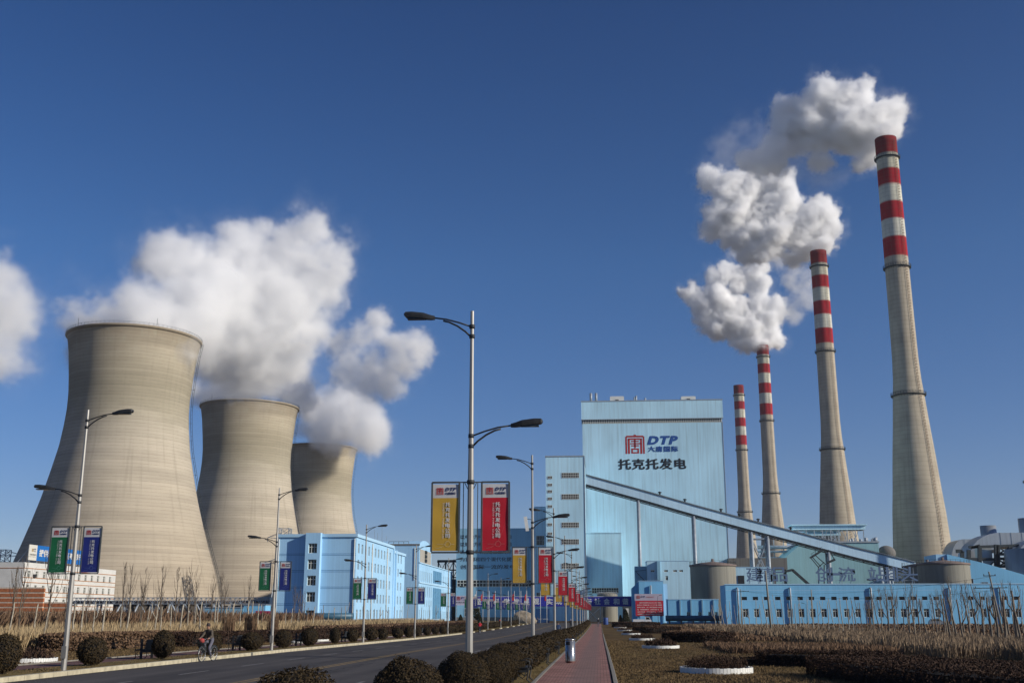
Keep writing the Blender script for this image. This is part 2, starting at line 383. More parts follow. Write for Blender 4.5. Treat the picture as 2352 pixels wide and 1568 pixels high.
def asphalt_mat():
    m = bpy.data.materials.new('asphalt'); m.use_nodes = True; nt = m.node_tree; b = nt.nodes['Principled BSDF']
    b.inputs['Roughness'].default_value = .9; b.inputs['Specular IOR Level'].default_value = .25
    tc = _n(nt, 'ShaderNodeTexCoord')
    def noise(sc, det, st=(1,1,1)):
        mp = _n(nt, 'ShaderNodeMapping'); mp.inputs['Scale'].default_value = st; nt.links.new(tc.outputs['Object'], mp.inputs[0])
        n = _n(nt, 'ShaderNodeTexNoise'); n.inputs['Scale'].default_value = sc; n.inputs['Detail'].default_value = det
        nt.links.new(mp.outputs[0], n.inputs[0]); return n.outputs[0]
    a = noise(.9, 5, (1,.05,1)); f = noise(40, 3); g = noise(.5, 5, (1,.25,1))
    r = _n(nt, 'ShaderNodeValToRGB'); e = r.color_ramp.elements
    e[0].position = .35; e[0].color = (.036,.032,.031,1); e[1].position = .65; e[1].color = (.088,.078,.073,1)
    nt.links.new(math_node(nt, 'ADD', math_node(nt, 'MULTIPLY', a, .55), math_node(nt, 'MULTIPLY', g, .45)), r.inputs[0])
    mr = _n(nt, 'ShaderNodeMapRange'); nt.links.new(f, mr.inputs[0]); mr.inputs[1].default_value = .3; mr.inputs[2].default_value = .7; mr.inputs[3].default_value = .8; mr.inputs[4].default_value = 1.2
    c = mix_node(nt, 1.0, r.outputs[0], mr.outputs[0], 'MULTIPLY')
    # thin tar-sealed cracks
    vo = _n(nt, 'ShaderNodeTexVoronoi', feature='DISTANCE_TO_EDGE'); vo.inputs['Scale'].default_value = .11
    nz = _n(nt, 'ShaderNodeTexNoise'); nz.inputs['Scale'].default_value = .6
    nt.links.new(tc.outputs['Object'], nz.inputs[0])
    ad = _n(nt, 'ShaderNodeVectorMath', operation='MULTIPLY_ADD'); nt.links.new(nz.outputs[1], ad.inputs[0]); ad.inputs[1].default_value = (1.4,1.4,0)
    nt.links.new(tc.outputs['Object'], ad.inputs[2]); nt.links.new(ad.outputs[0], vo.inputs[0])
    cr = math_node(nt, 'LESS_THAN', vo.outputs[0], .003)
    c = mix_node(nt, math_node(nt, 'MULTIPLY', cr, .75), c, (.016,.015,.015))
    nt.links.new(c, b.inputs['Base Color'])
    return m
def brick_mat(name, c1, c2, mortar, sc=1.0, grey=0):
    m = bpy.data.materials.new(name); m.use_nodes = True; nt = m.node_tree; b = nt.nodes['Principled BSDF']
    b.inputs['Roughness'].default_value = .92; b.inputs['Specular IOR Level'].default_value = .2
    tc = _n(nt, 'ShaderNodeTexCoord'); br = _n(nt, 'ShaderNodeTexBrick'); nt.links.new(tc.outputs['Object'], br.inputs[0])
    br.inputs['Color1'].default_value = (*c1, 1); br.inputs['Color2'].default_value = (*c2, 1); br.inputs['Mortar'].default_value = (*mortar, 1)
    br.inputs['Scale'].default_value = 1; br.inputs['Brick Width'].default_value = .22*sc; br.inputs['Row Height'].default_value = .22*sc
    br.inputs['Mortar Size'].default_value = .012; br.offset = .5
    no = _n(nt, 'ShaderNodeTexNoise'); no.inputs['Scale'].default_value = .8; no.inputs['Detail'].default_value = 6; nt.links.new(tc.outputs['Object'], no.inputs[0])
    mr = _n(nt, 'ShaderNodeMapRange'); nt.links.new(no.outputs[0], mr.inputs[0]); mr.inputs[1].default_value = .3; mr.inputs[2].default_value = .7; mr.inputs[3].default_value = .75; mr.inputs[4].default_value = 1.2
    c = mix_node(nt, 1.0, br.outputs[0], mr.outputs[0], 'MULTIPLY')
    if grey:  # worn grey tile lane along the middle of the path
        sx = _n(nt, 'ShaderNodeSeparateXYZ'); nt.links.new(tc.outputs['Object'], sx.inputs[0])
        d = math_node(nt, 'ABSOLUTE', math_node(nt, 'ADD', sx.outputs[0], .55))
        mr2 = _n(nt, 'ShaderNodeMapRange'); nt.links.new(d, mr2.inputs[0]); mr2.inputs[1].default_value = .3; mr2.inputs[2].default_value = .62; mr2.inputs[3].default_value = grey; mr2.inputs[4].default_value = 0
        c = mix_node(nt, mr2.outputs[0], c, (.16,.125,.115))
    nt.links.new(c, b.inputs['Base Color'])
    bp = _n(nt, 'ShaderNodeBump'); bp.inputs['Strength'].default_value = .4; bp.inputs['Distance'].default_value = .01
    nt.links.new(br.outputs[1], bp.inputs['Height']); bp.invert = True; nt.links.new(bp.outputs[0], b.inputs['Normal'])
    return m
M['lawn'] = lawn_mat(); M['asphalt'] = asphalt_mat()
M['brick'] = brick_mat('path_brick', (.26,.125,.105), (.33,.18,.15), (.09,.06,.05), 1, .5)
M['brick_l'] = brick_mat('path_brick_left', (.13,.065,.055), (.16,.085,.075), (.08,.05,.045), 1)
M['verge'] = mat('verge_grass', (.10,.072,.028), 1, 0, .3, 1.2, bump=.8, bscale=25, spec=.05, col2=(.22,.17,.075), detail=8)

mb = MB()
xs = [-2500,-1500,-300,-60,-30,-18.9,-3.9,-2,.4,20,60,300,1500,2500]; ys = [-300]+YS+[600,900,1500,3000,3600]
for i in range(len(ys)-1):
    for k in range(len(xs)-1):
        mb.quad((xs[k],ys[i],gz(ys[i])),(xs[k+1],ys[i],gz(ys[i])),(xs[k+1],ys[i+1],gz(ys[i+1])),(xs[k],ys[i+1],gz(ys[i+1])))
struct(mb.build('ground', 'lawn'))
strip('road', -18.85, -3.95, -20, 318, .004, 'asphalt')
mb = MB(); mb.quad((-48,318.02,gz(318)+.005),(46,318.02,gz(318)+.005),(46,343,gz(343)+.005),(-48,343,gz(343)+.005)); struct(mb.build('cross_road', 'asphalt'))
def lines(name, specs, m):
    mb = MB()
    for x, w_, a, b in specs:
        ys = sorted(set([a, b]+[y for y in YS if a < y < b]))
        for i in range(len(ys)-1):
            mb.quad((x-w_/2,ys[i],gz(ys[i])+.009),(x+w_/2,ys[i],gz(ys[i])+.009),(x+w_/2,ys[i+1],gz(ys[i+1])+.009),(x-w_/2,ys[i+1],gz(ys[i+1])+.009))
    return struct(mb.build(name, m))
lines('yellow_centre_lines', [(-11.55,.12,-15,316),(-11.25,.12,-15,316)], 'yellow_line')
dl = []
for k in range(48):
    y = 5.0+k*7.1
    if y < 312: dl += [(-15.1,.13,y-.7,y+2.4),(-7.6,.13,y-.3,y+2.8)]
lines('white_lane_dashes', dl, 'white_line')
def kerb(name, x0, x1, y0, y1, h, m='kerb', step=1.0):
    mb = MB(); y = y0; rnd = random.Random(3)
    while y < y1:
        e = min(y+step-.02, y1); d = rnd.uniform(-.006,.006); za = gz(y); zb = gz(e)
        n = len(mb.v)
        for (yy, z) in ((y, za), (e, zb)):
            mb.v += [(x0+d,yy,z-.05),(x1+d,yy,z-.05),(x1+d,yy,z+h-.02),(x1-.02+d,yy,z+h),(x0+d,yy,z+h)]
        for q in ((0,1,2,3,4),(9,8,7,6,5),(1,6,7,2),(2,7,8,3),(3,8,9,4),(0,4,9,5)):
            mb.f.append(tuple(n+i for i in q)); mb.m.append(0); mb.sm.append(False)
        y += step if y < 150 else step*4
        if y >= 150 and step < 3: step = 4.0
    return struct(mb.build(name, m))
kerb('left_kerb', -19.12, -18.86, -10, 312, .16)
kerb('right_kerb', -3.94, -3.70, -10, 312, .16)
strip('left_verge', -22.0, -19.13, -10, 312, .07, 'verge', nx=3)
strip('left_pavement', -24.1, -22.02, -10, 312, .055, 'brick_l')
strip('left_path_edging', -24.2, -24.11, -10, 312, .11, 'edging', skirt=.1)
strip('right_verge', -3.69, -2.12, -10, 300, .07, 'verge', nx=3)
strip('right_path_edging', -2.11, -2.0, -10, 300, .085, 'edging', skirt=.08)
strip('right_pavement', -1.995, .36, -10, 300, .06, 'brick', nx=2)
kerb('path_kerb', .40, .53, -10, 300, .09, 'edging', 1.0)

# ------------------------------------------------------------------ cooling towers
def tower_mat():
    m = bpy.data.materials.new('cooling_tower_concrete'); m.use_nodes = True; nt = m.node_tree; b = nt.nodes['Principled BSDF']
    b.inputs['Roughness'].default_value = .95; b.inputs['Specular IOR Level'].default_value = .1
    tc = _n(nt, 'ShaderNodeTexCoord'); sx = _n(nt, 'ShaderNodeSeparateXYZ'); nt.links.new(tc.outputs['Object'], sx.inputs[0])
    an = math_node(nt, 'ARCTAN2', sx.outputs[1], sx.outputs[0])
    cb = _n(nt, 'ShaderNodeCombineXYZ'); nt.links.new(math_node(nt, 'MULTIPLY', an, 10), cb.inputs[0]); nt.links.new(sx.outputs[2], cb.inputs[2])
    def noise(st, sc, det=6):
        mp = _n(nt, 'ShaderNodeMapping'); mp.inputs['Scale'].default_value = st; nt.links.new(cb.outputs[0], mp.inputs[0])
        n = _n(nt, 'ShaderNodeTexNoise'); n.inputs['Scale'].default_value = sc; n.inputs['Detail'].default_value = det
        nt.links.new(mp.outputs[0], n.inputs[0]); return n.outputs[0]
    # tone by height (weathering: darker, greener upper shell)
    hr = _n(nt, 'ShaderNodeValToRGB'); z = math_node(nt, 'DIVIDE', sx.outputs[2], 125.0)
    zz = math_node(nt, 'ADD', z, math_node(nt, 'MULTIPLY', math_node(nt, 'SUBTRACT', noise((.6,1,.5), .25), .5), .16))
    e = hr.color_ramp.elements; e[0].position = 0; e[0].color = (.38,.315,.235,1); e[1].position = 1; e[1].color = (.30,.25,.18,1)
    for p, c in ((.3,(.42,.36,.275)),(.58,(.45,.395,.31)),(.66,(.43,.38,.295)),(.72,(.355,.315,.235)),(.80,(.335,.295,.215)),(.93,(.38,.33,.245))):
        k = e.new(p); k.color = (*c, 1)
    nt.links.new(zz, hr.inputs[0])
    # lift rings: 1.3 m casting joints, each ring with a slightly different tone
    ring = _n(nt, 'ShaderNodeTexWhiteNoise', noise_dimensions='1D')
    nt.links.new(math_node(nt, 'FLOOR', math_node(nt, 'DIVIDE', sx.outputs[2], 1.5)), ring.inputs['W'])
    rr = _n(nt, 'ShaderNodeMapRange'); nt.links.new(ring.outputs[0], rr.inputs[0]); rr.inputs[3].default_value = .93; rr.inputs[4].default_value = 1.05
    fr = math_node(nt, 'FRACT', math_node(nt, 'DIVIDE', sx.outputs[2], 1.5))
    ln = math_node(nt, 'MULTIPLY', math_node(nt, 'LESS_THAN', fr, .2), .16)
    lm = _n(nt, 'ShaderNodeMapRange'); nt.links.new(noise((1,1,.5), 1.2), lm.inputs[0]); lm.inputs[1].default_value = .35; lm.inputs[2].default_value = .65; lm.inputs[3].default_value = .4; lm.inputs[4].default_value = 1.6
    ln = math_node(nt, 'MULTIPLY', ln, lm.outputs[0])
    c = mix_node(nt, 1.0, hr.outputs[0], rr.outputs[0], 'MULTIPLY')
    c = mix_node(nt, ln, c, (.07,.06,.045))
    # upright meridian joints, faint
    mf = math_node(nt, 'FRACT', math_node(nt, 'MULTIPLY', an, 24/(2*pi)*2))
    c = mix_node(nt, math_node(nt, 'MULTIPLY', math_node(nt, 'LESS_THAN', mf, .02), .12), c, (.12,.10,.07))
    bl = _n(nt, 'ShaderNodeMapRange'); nt.links.new(noise((.35,1,.8), .25), bl.inputs[0]); bl.inputs[1].default_value = .3; bl.inputs[2].default_value = .7; bl.inputs[3].default_value = .86; bl.inputs[4].default_value = 1.1
    c = mix_node(nt, 1.0, c, bl.outputs[0], 'MULTIPLY')
    st = _n(nt, 'ShaderNodeMapRange'); nt.links.new(noise((3,1,.05), .5), st.inputs[0]); st.inputs[1].default_value = .55; st.inputs[2].default_value = .8; st.inputs[4].default_value = .3
    c = mix_node(nt, st.outputs[0], c, (.13,.11,.08))
    # pale lime streaks under the rim
    tp = _n(nt, 'ShaderNodeMapRange'); nt.links.new(sx.outputs[2], tp.inputs[0]); tp.inputs[1].default_value = 108; tp.inputs[2].default_value = 122
    pk = _n(nt, 'ShaderNodeMapRange'); nt.links.new(noise((1.2,1,.2), .45), pk.inputs[0]); pk.inputs[1].default_value = .56; pk.inputs[2].default_value = .72; pk.inputs[4].default_value = .55
    c = mix_node(nt, math_node(nt, 'MULTIPLY', tp.outputs[0], pk.outputs[0]), c, (.40,.40,.30))
    nt.links.new(c, b.inputs['Base Color'])
    return m
M['tower'] = tower_mat()
M['conc_dark'] = mat('damp_concrete', (.06,.05,.04), .9, 0, .3, .4)
TP = [(46.6,6.5),(45.4,9.3),(42.1,21.5),(39.1,30.5),(36.0,40.6),(33.1,51),(30.4,62.7),(28.0,74),(26.8,84),(26.3,91),(26.3,98),(26.9,106),(28.0,117),(28.9,122.5),(29.4,125)]
def cooling_tower(x, y, label):
    zs = [p[1] for p in TP]; rs = [p[0] for p in TP]
    t = thing('cooling_tower', label, 'cooling tower', (x, y, -.4), 'hyperbolic cooling towers in a row')
    zz = np.linspace(6.5, 125, 60); pr = [(float(np.interp(z, zs, rs)), float(z)) for z in zz]
    mb = MB(); mb.rev(x, y, pr, 120); mb.rev(x, y, [(r-.9, z) for r, z in pr][::-1], 96); mb.rev(x, y, [(45.7,6.5),(46.6,6.5)], 96)
    mb.build('shell', 'tower', t)
    mb = MB(); mb.rev(x, y, [(28.3,124.0),(29.35,124.0),(30.1,124.5),(30.1,125.1),(29.9,125.3),(28.3,125.3),(28.3,124.0)], 120)
    mb.build('rim', 'tower', t)
    mb = MB()
    for k in range(90):
        a = 2*pi*k/90; b = 2*pi*(k+1)/90
        p = (x+29.9*cos(a), y+29.9*sin(a)); q = (x+29.9*cos(b), y+29.9*sin(b))
        mb.beam((*p,125.2),(*p,126.3), .09, .09); mb.beam((*p,126.3),(*q,126.3), .07, .07); mb.beam((*p,125.8),(*q,125.8), .05, .05)
    for k in range(5): a = 2*pi*k/5+.4; mb.beam((x+29.6*cos(a),y+29.6*sin(a),125.2),(x+29.6*cos(a),y+29.6*sin(a),129), .12, .12)
    mb.build('railing', 'steel_dark', t)
    for k in range(44):
        a = 2*pi*k/44; mb = MB()
        for d in (-1, 1):
            b = a+d*2*pi/88
            mb.tube([(x+48.5*cos(a),y+48.5*sin(a),-.4),(x+46.2*cos(b),y+46.2*sin(b),6.7)], .38, 6)
        mb.build('leg', 'steel_grey', t)
    mb = MB(); mb.rev(x, y, [(49.5,-.6),(49.5,1.2),(49.0,1.2),(49.0,.4),(0.05,.4)], 72); mb.build('basin', 'wall_grey', t)
    mb = MB(); mb.rev(x, y, [(43.5,0),(43.5,6.4),(0.1,6.4)], 48); mb.build('fill_packing', 'conc_dark', t)
    # caged ladder up the shell on its right-hand side
    mb = MB(); a = radians(14)
    pts = [(float(np.interp(z, zs, rs))+.9, z) for z in np.linspace(8, 124, 60)]
    W = [Vector((x+r*cos(a), y+r*sin(a), z)) for r, z in pts]
    side = Vector((-sin(a), cos(a), 0)); out = Vector((cos(a), sin(a), 0))
    for i in range(len(W)-1):
        for s_ in (-.45, .45): mb.beam(W[i]+side*s_, W[i+1]+side*s_, .09, .09); mb.beam(W[i]+side*s_+out*.7, W[i+1]+side*s_+out*.7, .08, .08)
        mb.beam(W[i]-side*.45, W[i]+side*.45, .08, .08); mb.beam(W[i]-side*.45, W[i]-side*.45+out*.7, .08, .08); mb.beam(W[i]-side*.45+out*.7, W[i]+side*.45+out*.7, .08, .08)
        if i % 4 == 0: mb.beam(W[i]-out*.9, W[i]+out*.7, .1, .1)
    mb.build('ladder', 'steel_dark', t)
    return t
cooling_tower(-211.9, 473.8, 'nearest and largest concrete cooling tower, behind the green and blue lamp banners')
cooling_tower(-212.2, 646.0, 'middle concrete cooling tower, partly behind the blue office block')
cooling_tower(-213.0, 817.5, 'farthest concrete cooling tower with a steam shadow across its upper shell')

# ------------------------------------------------------------------ chimneys
def chimney_mat():
    m = bpy.data.materials.new('chimney_concrete'); m.use_nodes = True; nt = m.node_tree; b = nt.nodes['Principled BSDF']
    b.inputs['Roughness'].default_value = .9; b.inputs['Specular IOR Level'].default_value = .15
    tc = _n(nt, 'ShaderNodeTexCoord'); sx = _n(nt, 'ShaderNodeSeparateXYZ'); nt.links.new(tc.outputs['Object'], sx.inputs[0])
    an = math_node(nt, 'ARCTAN2', sx.outputs[1], sx.outputs[0])
    cb = _n(nt, 'ShaderNodeCombineXYZ'); nt.links.new(math_node(nt, 'MULTIPLY', an, 8), cb.inputs[0]); nt.links.new(sx.outputs[2], cb.inputs[2])
    def noise(st, sc, det=6):
        mp = _n(nt, 'ShaderNodeMapping'); mp.inputs['Scale'].default_value = st; nt.links.new(cb.outputs[0], mp.inputs[0])
        n = _n(nt, 'ShaderNodeTexNoise'); n.inputs['Scale'].default_value = sc; n.inputs['Detail'].default_value = det
        nt.links.new(mp.outputs[0], n.inputs[0]); return n.outputs[0]
    # paint bands: red crown, then white / red alternating; bare concrete below
    z = sx.outputs[2]
    edges = [(0,(.42,.37,.29)),(177.5,(.42,.37,.29)),(177.6,(.33,.012,.022)),(187.3,(.33,.012,.022)),(187.4,(.56,.55,.48)),(197.0,(.56,.55,.48)),
             (197.1,(.33,.012,.022)),(206.5,(.33,.012,.022)),(206.6,(.56,.55,.46)),(215.5,(.56,.55,.46)),(215.6,(.30,.012,.02)),(224.3,(.30,.012,.02)),
             (224.4,(.50,.48,.38)),(232.8,(.50,.48,.38)),(232.9,(.22,.016,.018)),(241.9,(.17,.016,.018))]
    cr = _n(nt, 'ShaderNodeValToRGB'); cr.color_ramp.interpolation = 'LINEAR'; e = cr.color_ramp.elements
    e[0].position = 0; e[0].color = (.38,.33,.255,1); e[1].position = 1; e[1].color = (*edges[-1][1], 1)
    for p, c in edges[1:-1]: k = e.new(p/242.0); k.color = (*c, 1)
    k = e.new(.2); k.color = (.40,.35,.27,1)
    nt.links.new(math_node(nt, 'DIVIDE', z, 242.0), cr.inputs[0])
    c = cr.outputs[0]
    fr = math_node(nt, 'FRACT', math_node(nt, 'DIVIDE', z, 2.2))
    c = mix_node(nt, math_node(nt, 'MULTIPLY', math_node(nt, 'LESS_THAN', fr, .18), .16), c, (.10,.09,.07))
    bl = _n(nt, 'ShaderNodeMapRange'); nt.links.new(noise((.5,1,.35), .35), bl.inputs[0]); bl.inputs[1].default_value = .3; bl.inputs[2].default_value = .7; bl.inputs[3].default_value = .82; bl.inputs[4].default_value = 1.12
    c = mix_node(nt, 1.0, c, bl.outputs[0], 'MULTIPLY')
    st = _n(nt, 'ShaderNodeMapRange'); nt.links.new(noise((2,1,.04), .5), st.inputs[0]); st.inputs[1].default_value = .52; st.inputs[2].default_value = .8; st.inputs[4].default_value = .4
    c = mix_node(nt, st.outputs[0], c, (.10,.09,.07))
    nt.links.new(c, b.inputs['Base Color'])
    return m
M['chimney'] = chimney_mat()
CP = [(14.6,0),(13.9,20),(13.1,33),(12.1,49),(11.1,60),(9.8,77),(8.6,90),(7.5,104),(6.6,114),(6.15,125),(5.95,145),(5.8,170),(5.6,200),(5.4,242)]
def chimney(x, y, label):
    t = thing('chimney', label, 'chimney', (x, y, -.4), 'tall red and white banded chimneys')
    zs = [p[1] for p in CP]; rs = [p[0] for p in CP]
    R = lambda z: float(np.interp(z, zs, rs))
    zz = list(np.linspace(0, 242, 90)); mb = MB(); mb.rev(x, y, [(R(z), z) for z in zz]+[(4.7,242),(4.7,225),(.1,225)], 64)
    mb.build('shaft', 'chimney', t)
    for z in (230.9, 171.5, 106.0, 0):
        if z == 0: continue
        mb = MB(); r = R(z); mb.rev(x, y, [(r,z-.5),(r+1.0,z-.2),(r+1.0,z),(r,z)], 48)
        for k in range(36):
            a = 2*pi*k/36; b = 2*pi*(k+1)/36; q = r+.95
            mb.beam((x+q*cos(a),y+q*sin(a),z),(x+q*cos(a),y+q*sin(a),z+1.3), .12, .12)
            for h in (.65, 1.3): mb.beam((x+q*cos(a),y+q*sin(a),z+h),(x+q*cos(b),y+q*sin(b),z+h), .10, .10)
            mb.beam((x+r*cos(a),y+r*sin(a),z-1.2),(x+q*cos(a),y+q*sin(a),z-.2), .12, .12)
        mb.build('gallery', 'steel_dark', t)
    a = radians(-62); mb = MB(); P = [Vector((x+(R(z)+.45)*cos(a), y+(R(z)+.45)*sin(a), z)) for z in np.linspace(20, 240, 150)]
    sd_ = Vector((-sin(a), cos(a), 0)); out = Vector((cos(a), sin(a), 0))
    for i in range(len(P)-1):
        for s_ in (-.4, .4): mb.beam(P[i]+sd_*s_, P[i+1]+sd_*s_, .1, .1)
        mb.beam(P[i]-sd_*.4, P[i]+sd_*.4, .12, .12); mb.beam(P[i]-sd_*.4+out*.6, P[i]+sd_*.4+out*.6, .1, .1)
        mb.beam(P[i]-sd_*.4, P[i]-sd_*.4+out*.6, .1, .1); mb.beam(P[i]+sd_*.4, P[i]+sd_*.4+out*.6, .1, .1)
    mb.build('ladder', mat('ladder_rust', (.12,.06,.045), .8), t)
    return t
chimney(153.4, 538.6, 'nearest and tallest-looking red and white banded chimney at the far right')
chimney(153.7, 720.8, 'second nearest red and white banded chimney, trailing thick smoke')
chimney(154.7, 990.0, 'third nearest red and white banded chimney, beside the smallest smoking one')
chimney(155.0, 1171.8, 'farthest and smallest red and white banded chimney, without smoke, beside the big pale block')

# ------------------------------------------------------------------ buildings
def wall(mb, o, u, n, W, H, holes=(), depth=.25, m=0, z0=0):
    """flat wall from o along unit u, outward normal n, with window openings (s0,s1,z0,z1) and their reveals"""
    o = Vector(o); u = Vector(u); n = Vector(n)
    P = lambda s, z, d=0: tuple(o+u*s+Vector((0,0,z))-n*d)
    ss = sorted(set([0, W]+[h[0] for h in holes]+[h[1] for h in holes])); zs = sorted(set([z0, H]+[h[2] for h in holes]+[h[3] for h in holes]))
    cell = {}
    for j in range(len(zs)-1):
        i = 0
        while i < len(ss)-1:
            def hole(i):
                a = (ss[i]+ss[i+1])/2; b = (zs[j]+zs[j+1])/2
                return any(h[0] < a < h[1] and h[2] < b < h[3] for h in holes)
            if hole(i): i += 1; continue
            k = i
            while k+1 < len(ss)-1 and not hole(k+1): k += 1
            mb.quad(P(ss[i],zs[j]), P(ss[k+1],zs[j]), P(ss[k+1],zs[j+1]), P(ss[i],zs[j+1]), m); i = k+1
    for a, b, c, d in holes:
        mb.quad(P(a,c), P(b,c), P(b,c,depth), P(a,c,depth), m); mb.quad(P(a,d), P(a,d,depth), P(b,d,depth), P(b,d), m)
        mb.quad(P(a,c), P(a,c,depth), P(a,d,depth), P(a,d), m); mb.quad(P(b,c), P(b,d), P(b,d,depth), P(b,c,depth), m)
_wc = {}
def window(parent, o, u, n, s0, s1, z0, z1, depth=.25, bars=(.5,), hbars=(.35,), glass='glass', frame='win_frame', fw=.09, name='window', sill=False):
    """a glazed sash set back in its opening; copies of one size share a mesh"""
    u = Vector(u); n = Vector(n); w_, h = round(s1-s0, 3), round(z1-z0, 3)
    key = (w_, h, tuple(u), tuple(n), bars, hbars, glass, frame, fw, name)
    if key not in _wc:
        mb = MB(); P = lambda s, z, d: tuple(u*s+Vector((0,0,z))-n*d)
        mb.quad(P(0,0,.02), P(w_,0,.02), P(w_,h,.02), P(0,h,.02), 0)
        def bar(a, b, c, d):
            mb.quad(P(a,c,-.04), P(b,c,-.04), P(b,d,-.04), P(a,d,-.04), 1)
            mb.quad(P(a,c,.02), P(a,c,-.04), P(a,d,-.04), P(a,d,.02), 1); mb.quad(P(b,c,-.04), P(b,c,.02), P(b,d,.02), P(b,d,-.04), 1)
            mb.quad(P(a,d,-.04), P(b,d,-.04), P(b,d,.02), P(a,d,.02), 1); mb.quad(P(a,c,.02), P(b,c,.02), P(b,c,-.04), P(a,c,-.04), 1)
        bar(0, fw, 0, h); bar(w_-fw, w_, 0, h); bar(fw, w_-fw, 0, fw); bar(fw, w_-fw, h-fw, h)
        for b in bars: bar(w_*b-fw/2, w_*b+fw/2, fw, h-fw)
        for b in hbars: bar(fw, w_-fw, h*(1-b)-fw/2-.001, h*(1-b)+fw/2-.001)
        me = bpy.data.meshes.new(name); me.from_pydata(mb.v, [], mb.f); me.materials.append(M[glass]); me.materials.append(M[frame])
        me.polygons.foreach_set('material_index', mb.m); me.update(); _wc[key] = me
    ob = bpy.data.objects.new(name, _wc[key]); COL.objects.link(ob); ob.parent = parent
    p = Vector(o)+u*s0+Vector((0,0,z0))-n*(depth-.03)-WL[parent.name]; ob.location = p
    return ob
X_, Y_ = (1,0,0), (0,1,0); FR, RT, LF = (0,-1,0), (1,0,0), (-1,0,0)
GZ = -.5

# --- five-storey blue office block on the left
ox0, ox1, oy0, oy1, oh = -76.5, -57.5, 260, 332, 19.9
t = thing('office_block', 'long five storey bright blue office block behind the left lamp row', 'office block', (-67, 296, GZ))
mb = MB()
fl = 3.85
wall(mb, (ox0,oy0,GZ), X_, FR, ox1-ox0, oh-GZ, [], 0)
hs_ = []
for f in range(5):
    z0 = 1.35+f*fl
    for k in range(11): s = 2.2+k*4.05; hs_.append((s, s+1.75, z0, z0+2.25))
sec2 = []
for f in range(5):
    z0 = 1.35+f*fl
    for s in (55.5, 60.2): sec2.append((s, s+1.75, z0, z0+2.25))
wall(mb, (ox1,oy0,GZ), Y_, RT, 48.0, oh-GZ, hs_, .3)
wall(mb, (ox1,oy0+52.5,GZ), Y_, RT, 14.5, oh-1.2-GZ, [(a-52.5,b-52.5,c,d) for a,b,c,d in sec2], .3)
mb.quad((ox1,oy0+48,GZ),(ox1,oy0+48,oh),(ox1-.5,oy0+48,oh),(ox1-.5,oy0+48,GZ))
mb.quad((ox0,oy1,GZ),(ox0,oy0,GZ),(ox0,oy0,oh),(ox0,oy1,oh)); mb.quad((ox1,oy0+67,GZ),(ox0,oy0+67,GZ),(ox0,oy0+67,oh-1.2),(ox1,oy0+67,oh-1.2))
mb.build('wall', 'office_blue', t)
mb = MB(); mb.box(ox0-.4,ox1+.35,oy0-.35,oy0+48.2,oh,oh+.75); mb.box(ox0-.4,ox1+.35,oy0+48.2,oy0+67.2,oh-1.2,oh-.5); mb.build('parapet', 'office_trim', t)
mb = MB()  # floor lines on the end wall, drainpipes
for f in range(1, 5):
    for dz in (0, .35): mb.box(ox0,-69.45,oy0-.03,oy0,f*fl+.2+dz,f*fl+.28+dz); mb.box(-65.75,ox1,oy0-.03,oy0,f*fl+.2+dz,f*fl+.28+dz)
mb.build('floor_line', mat('floor_line_blue', (.07,.19,.36), .8), t)
mb = MB(); mb.box(ox1,ox1+.25,oy0+48.0,oy0+49.2,GZ,oh+.4); mb.box(ox1-.5,ox1+.0,oy0+49.2,oy0+51,GZ,oh+.2); mb.box(ox1,ox1+.45,oy0+51,oy0+52.4,GZ,oh-.3); mb.build('pilaster', 'office_blue', t)
for (x, y) in ((ox0+.25,oy0-.18),(ox1-.35,oy0-.18),(ox1+.18,oy0+18.7),(ox1+.18,oy0+38.9)):
    mb = MB(); mb.tube([(x,y,GZ),(x,y,oh-.4)], .13, 8); mb.build('drainpipe', 'win_frame', t)
for h in hs_: window(t, (ox1,oy0,GZ), Y_, RT, *h, depth=.3, bars=(.5,), hbars=(.3,))
for h in sec2: window(t, (ox1,oy0,GZ), Y_, RT, *h, depth=.3, bars=(.5,), hbars=(.3,))
tx0, tx1, ty = -69.4, -65.8, oy0-1.7; mb = MB()   # stair turret on the end wall
th_ = [(.75,2.85,5.3+k*3.75,7.6+k*3.75) for k in range(4)]
wall(mb, (tx0,ty,GZ), X_, FR, tx1-tx0, oh+.9-GZ, th_+[(.8,2.8,.0,3.4)], .45)
wall(mb, (tx1,ty,GZ), Y_, RT, 1.7, oh+.9-GZ); mb.quad((tx0,oy0,GZ),(tx0,ty,GZ),(tx0,ty,oh+.9),(tx0,oy0,oh+.9))
mb.quad((tx0,ty,oh+.9),(tx1,ty,oh+.9),(tx1,oy0+2,oh+.9),(tx0,oy0+2,oh+.9)); mb.quad((tx1,oy0+2,oh),(tx0,oy0+2,oh),(tx0,oy0+2,oh+.9),(tx1,oy0+2,oh+.9)); mb.build('stair_turret', 'office_blue', t)
for h in th_: window(t, (tx0,ty,GZ), X_, FR, *h, depth=.45, bars=(.33,.67), hbars=(.38,), fw=.12)
mb = MB(); mb.box(tx0+.8,tx0+2.8,ty+.4,ty+.46,GZ,3.4+GZ,0); mb.build('door', 'roof_dark', t)

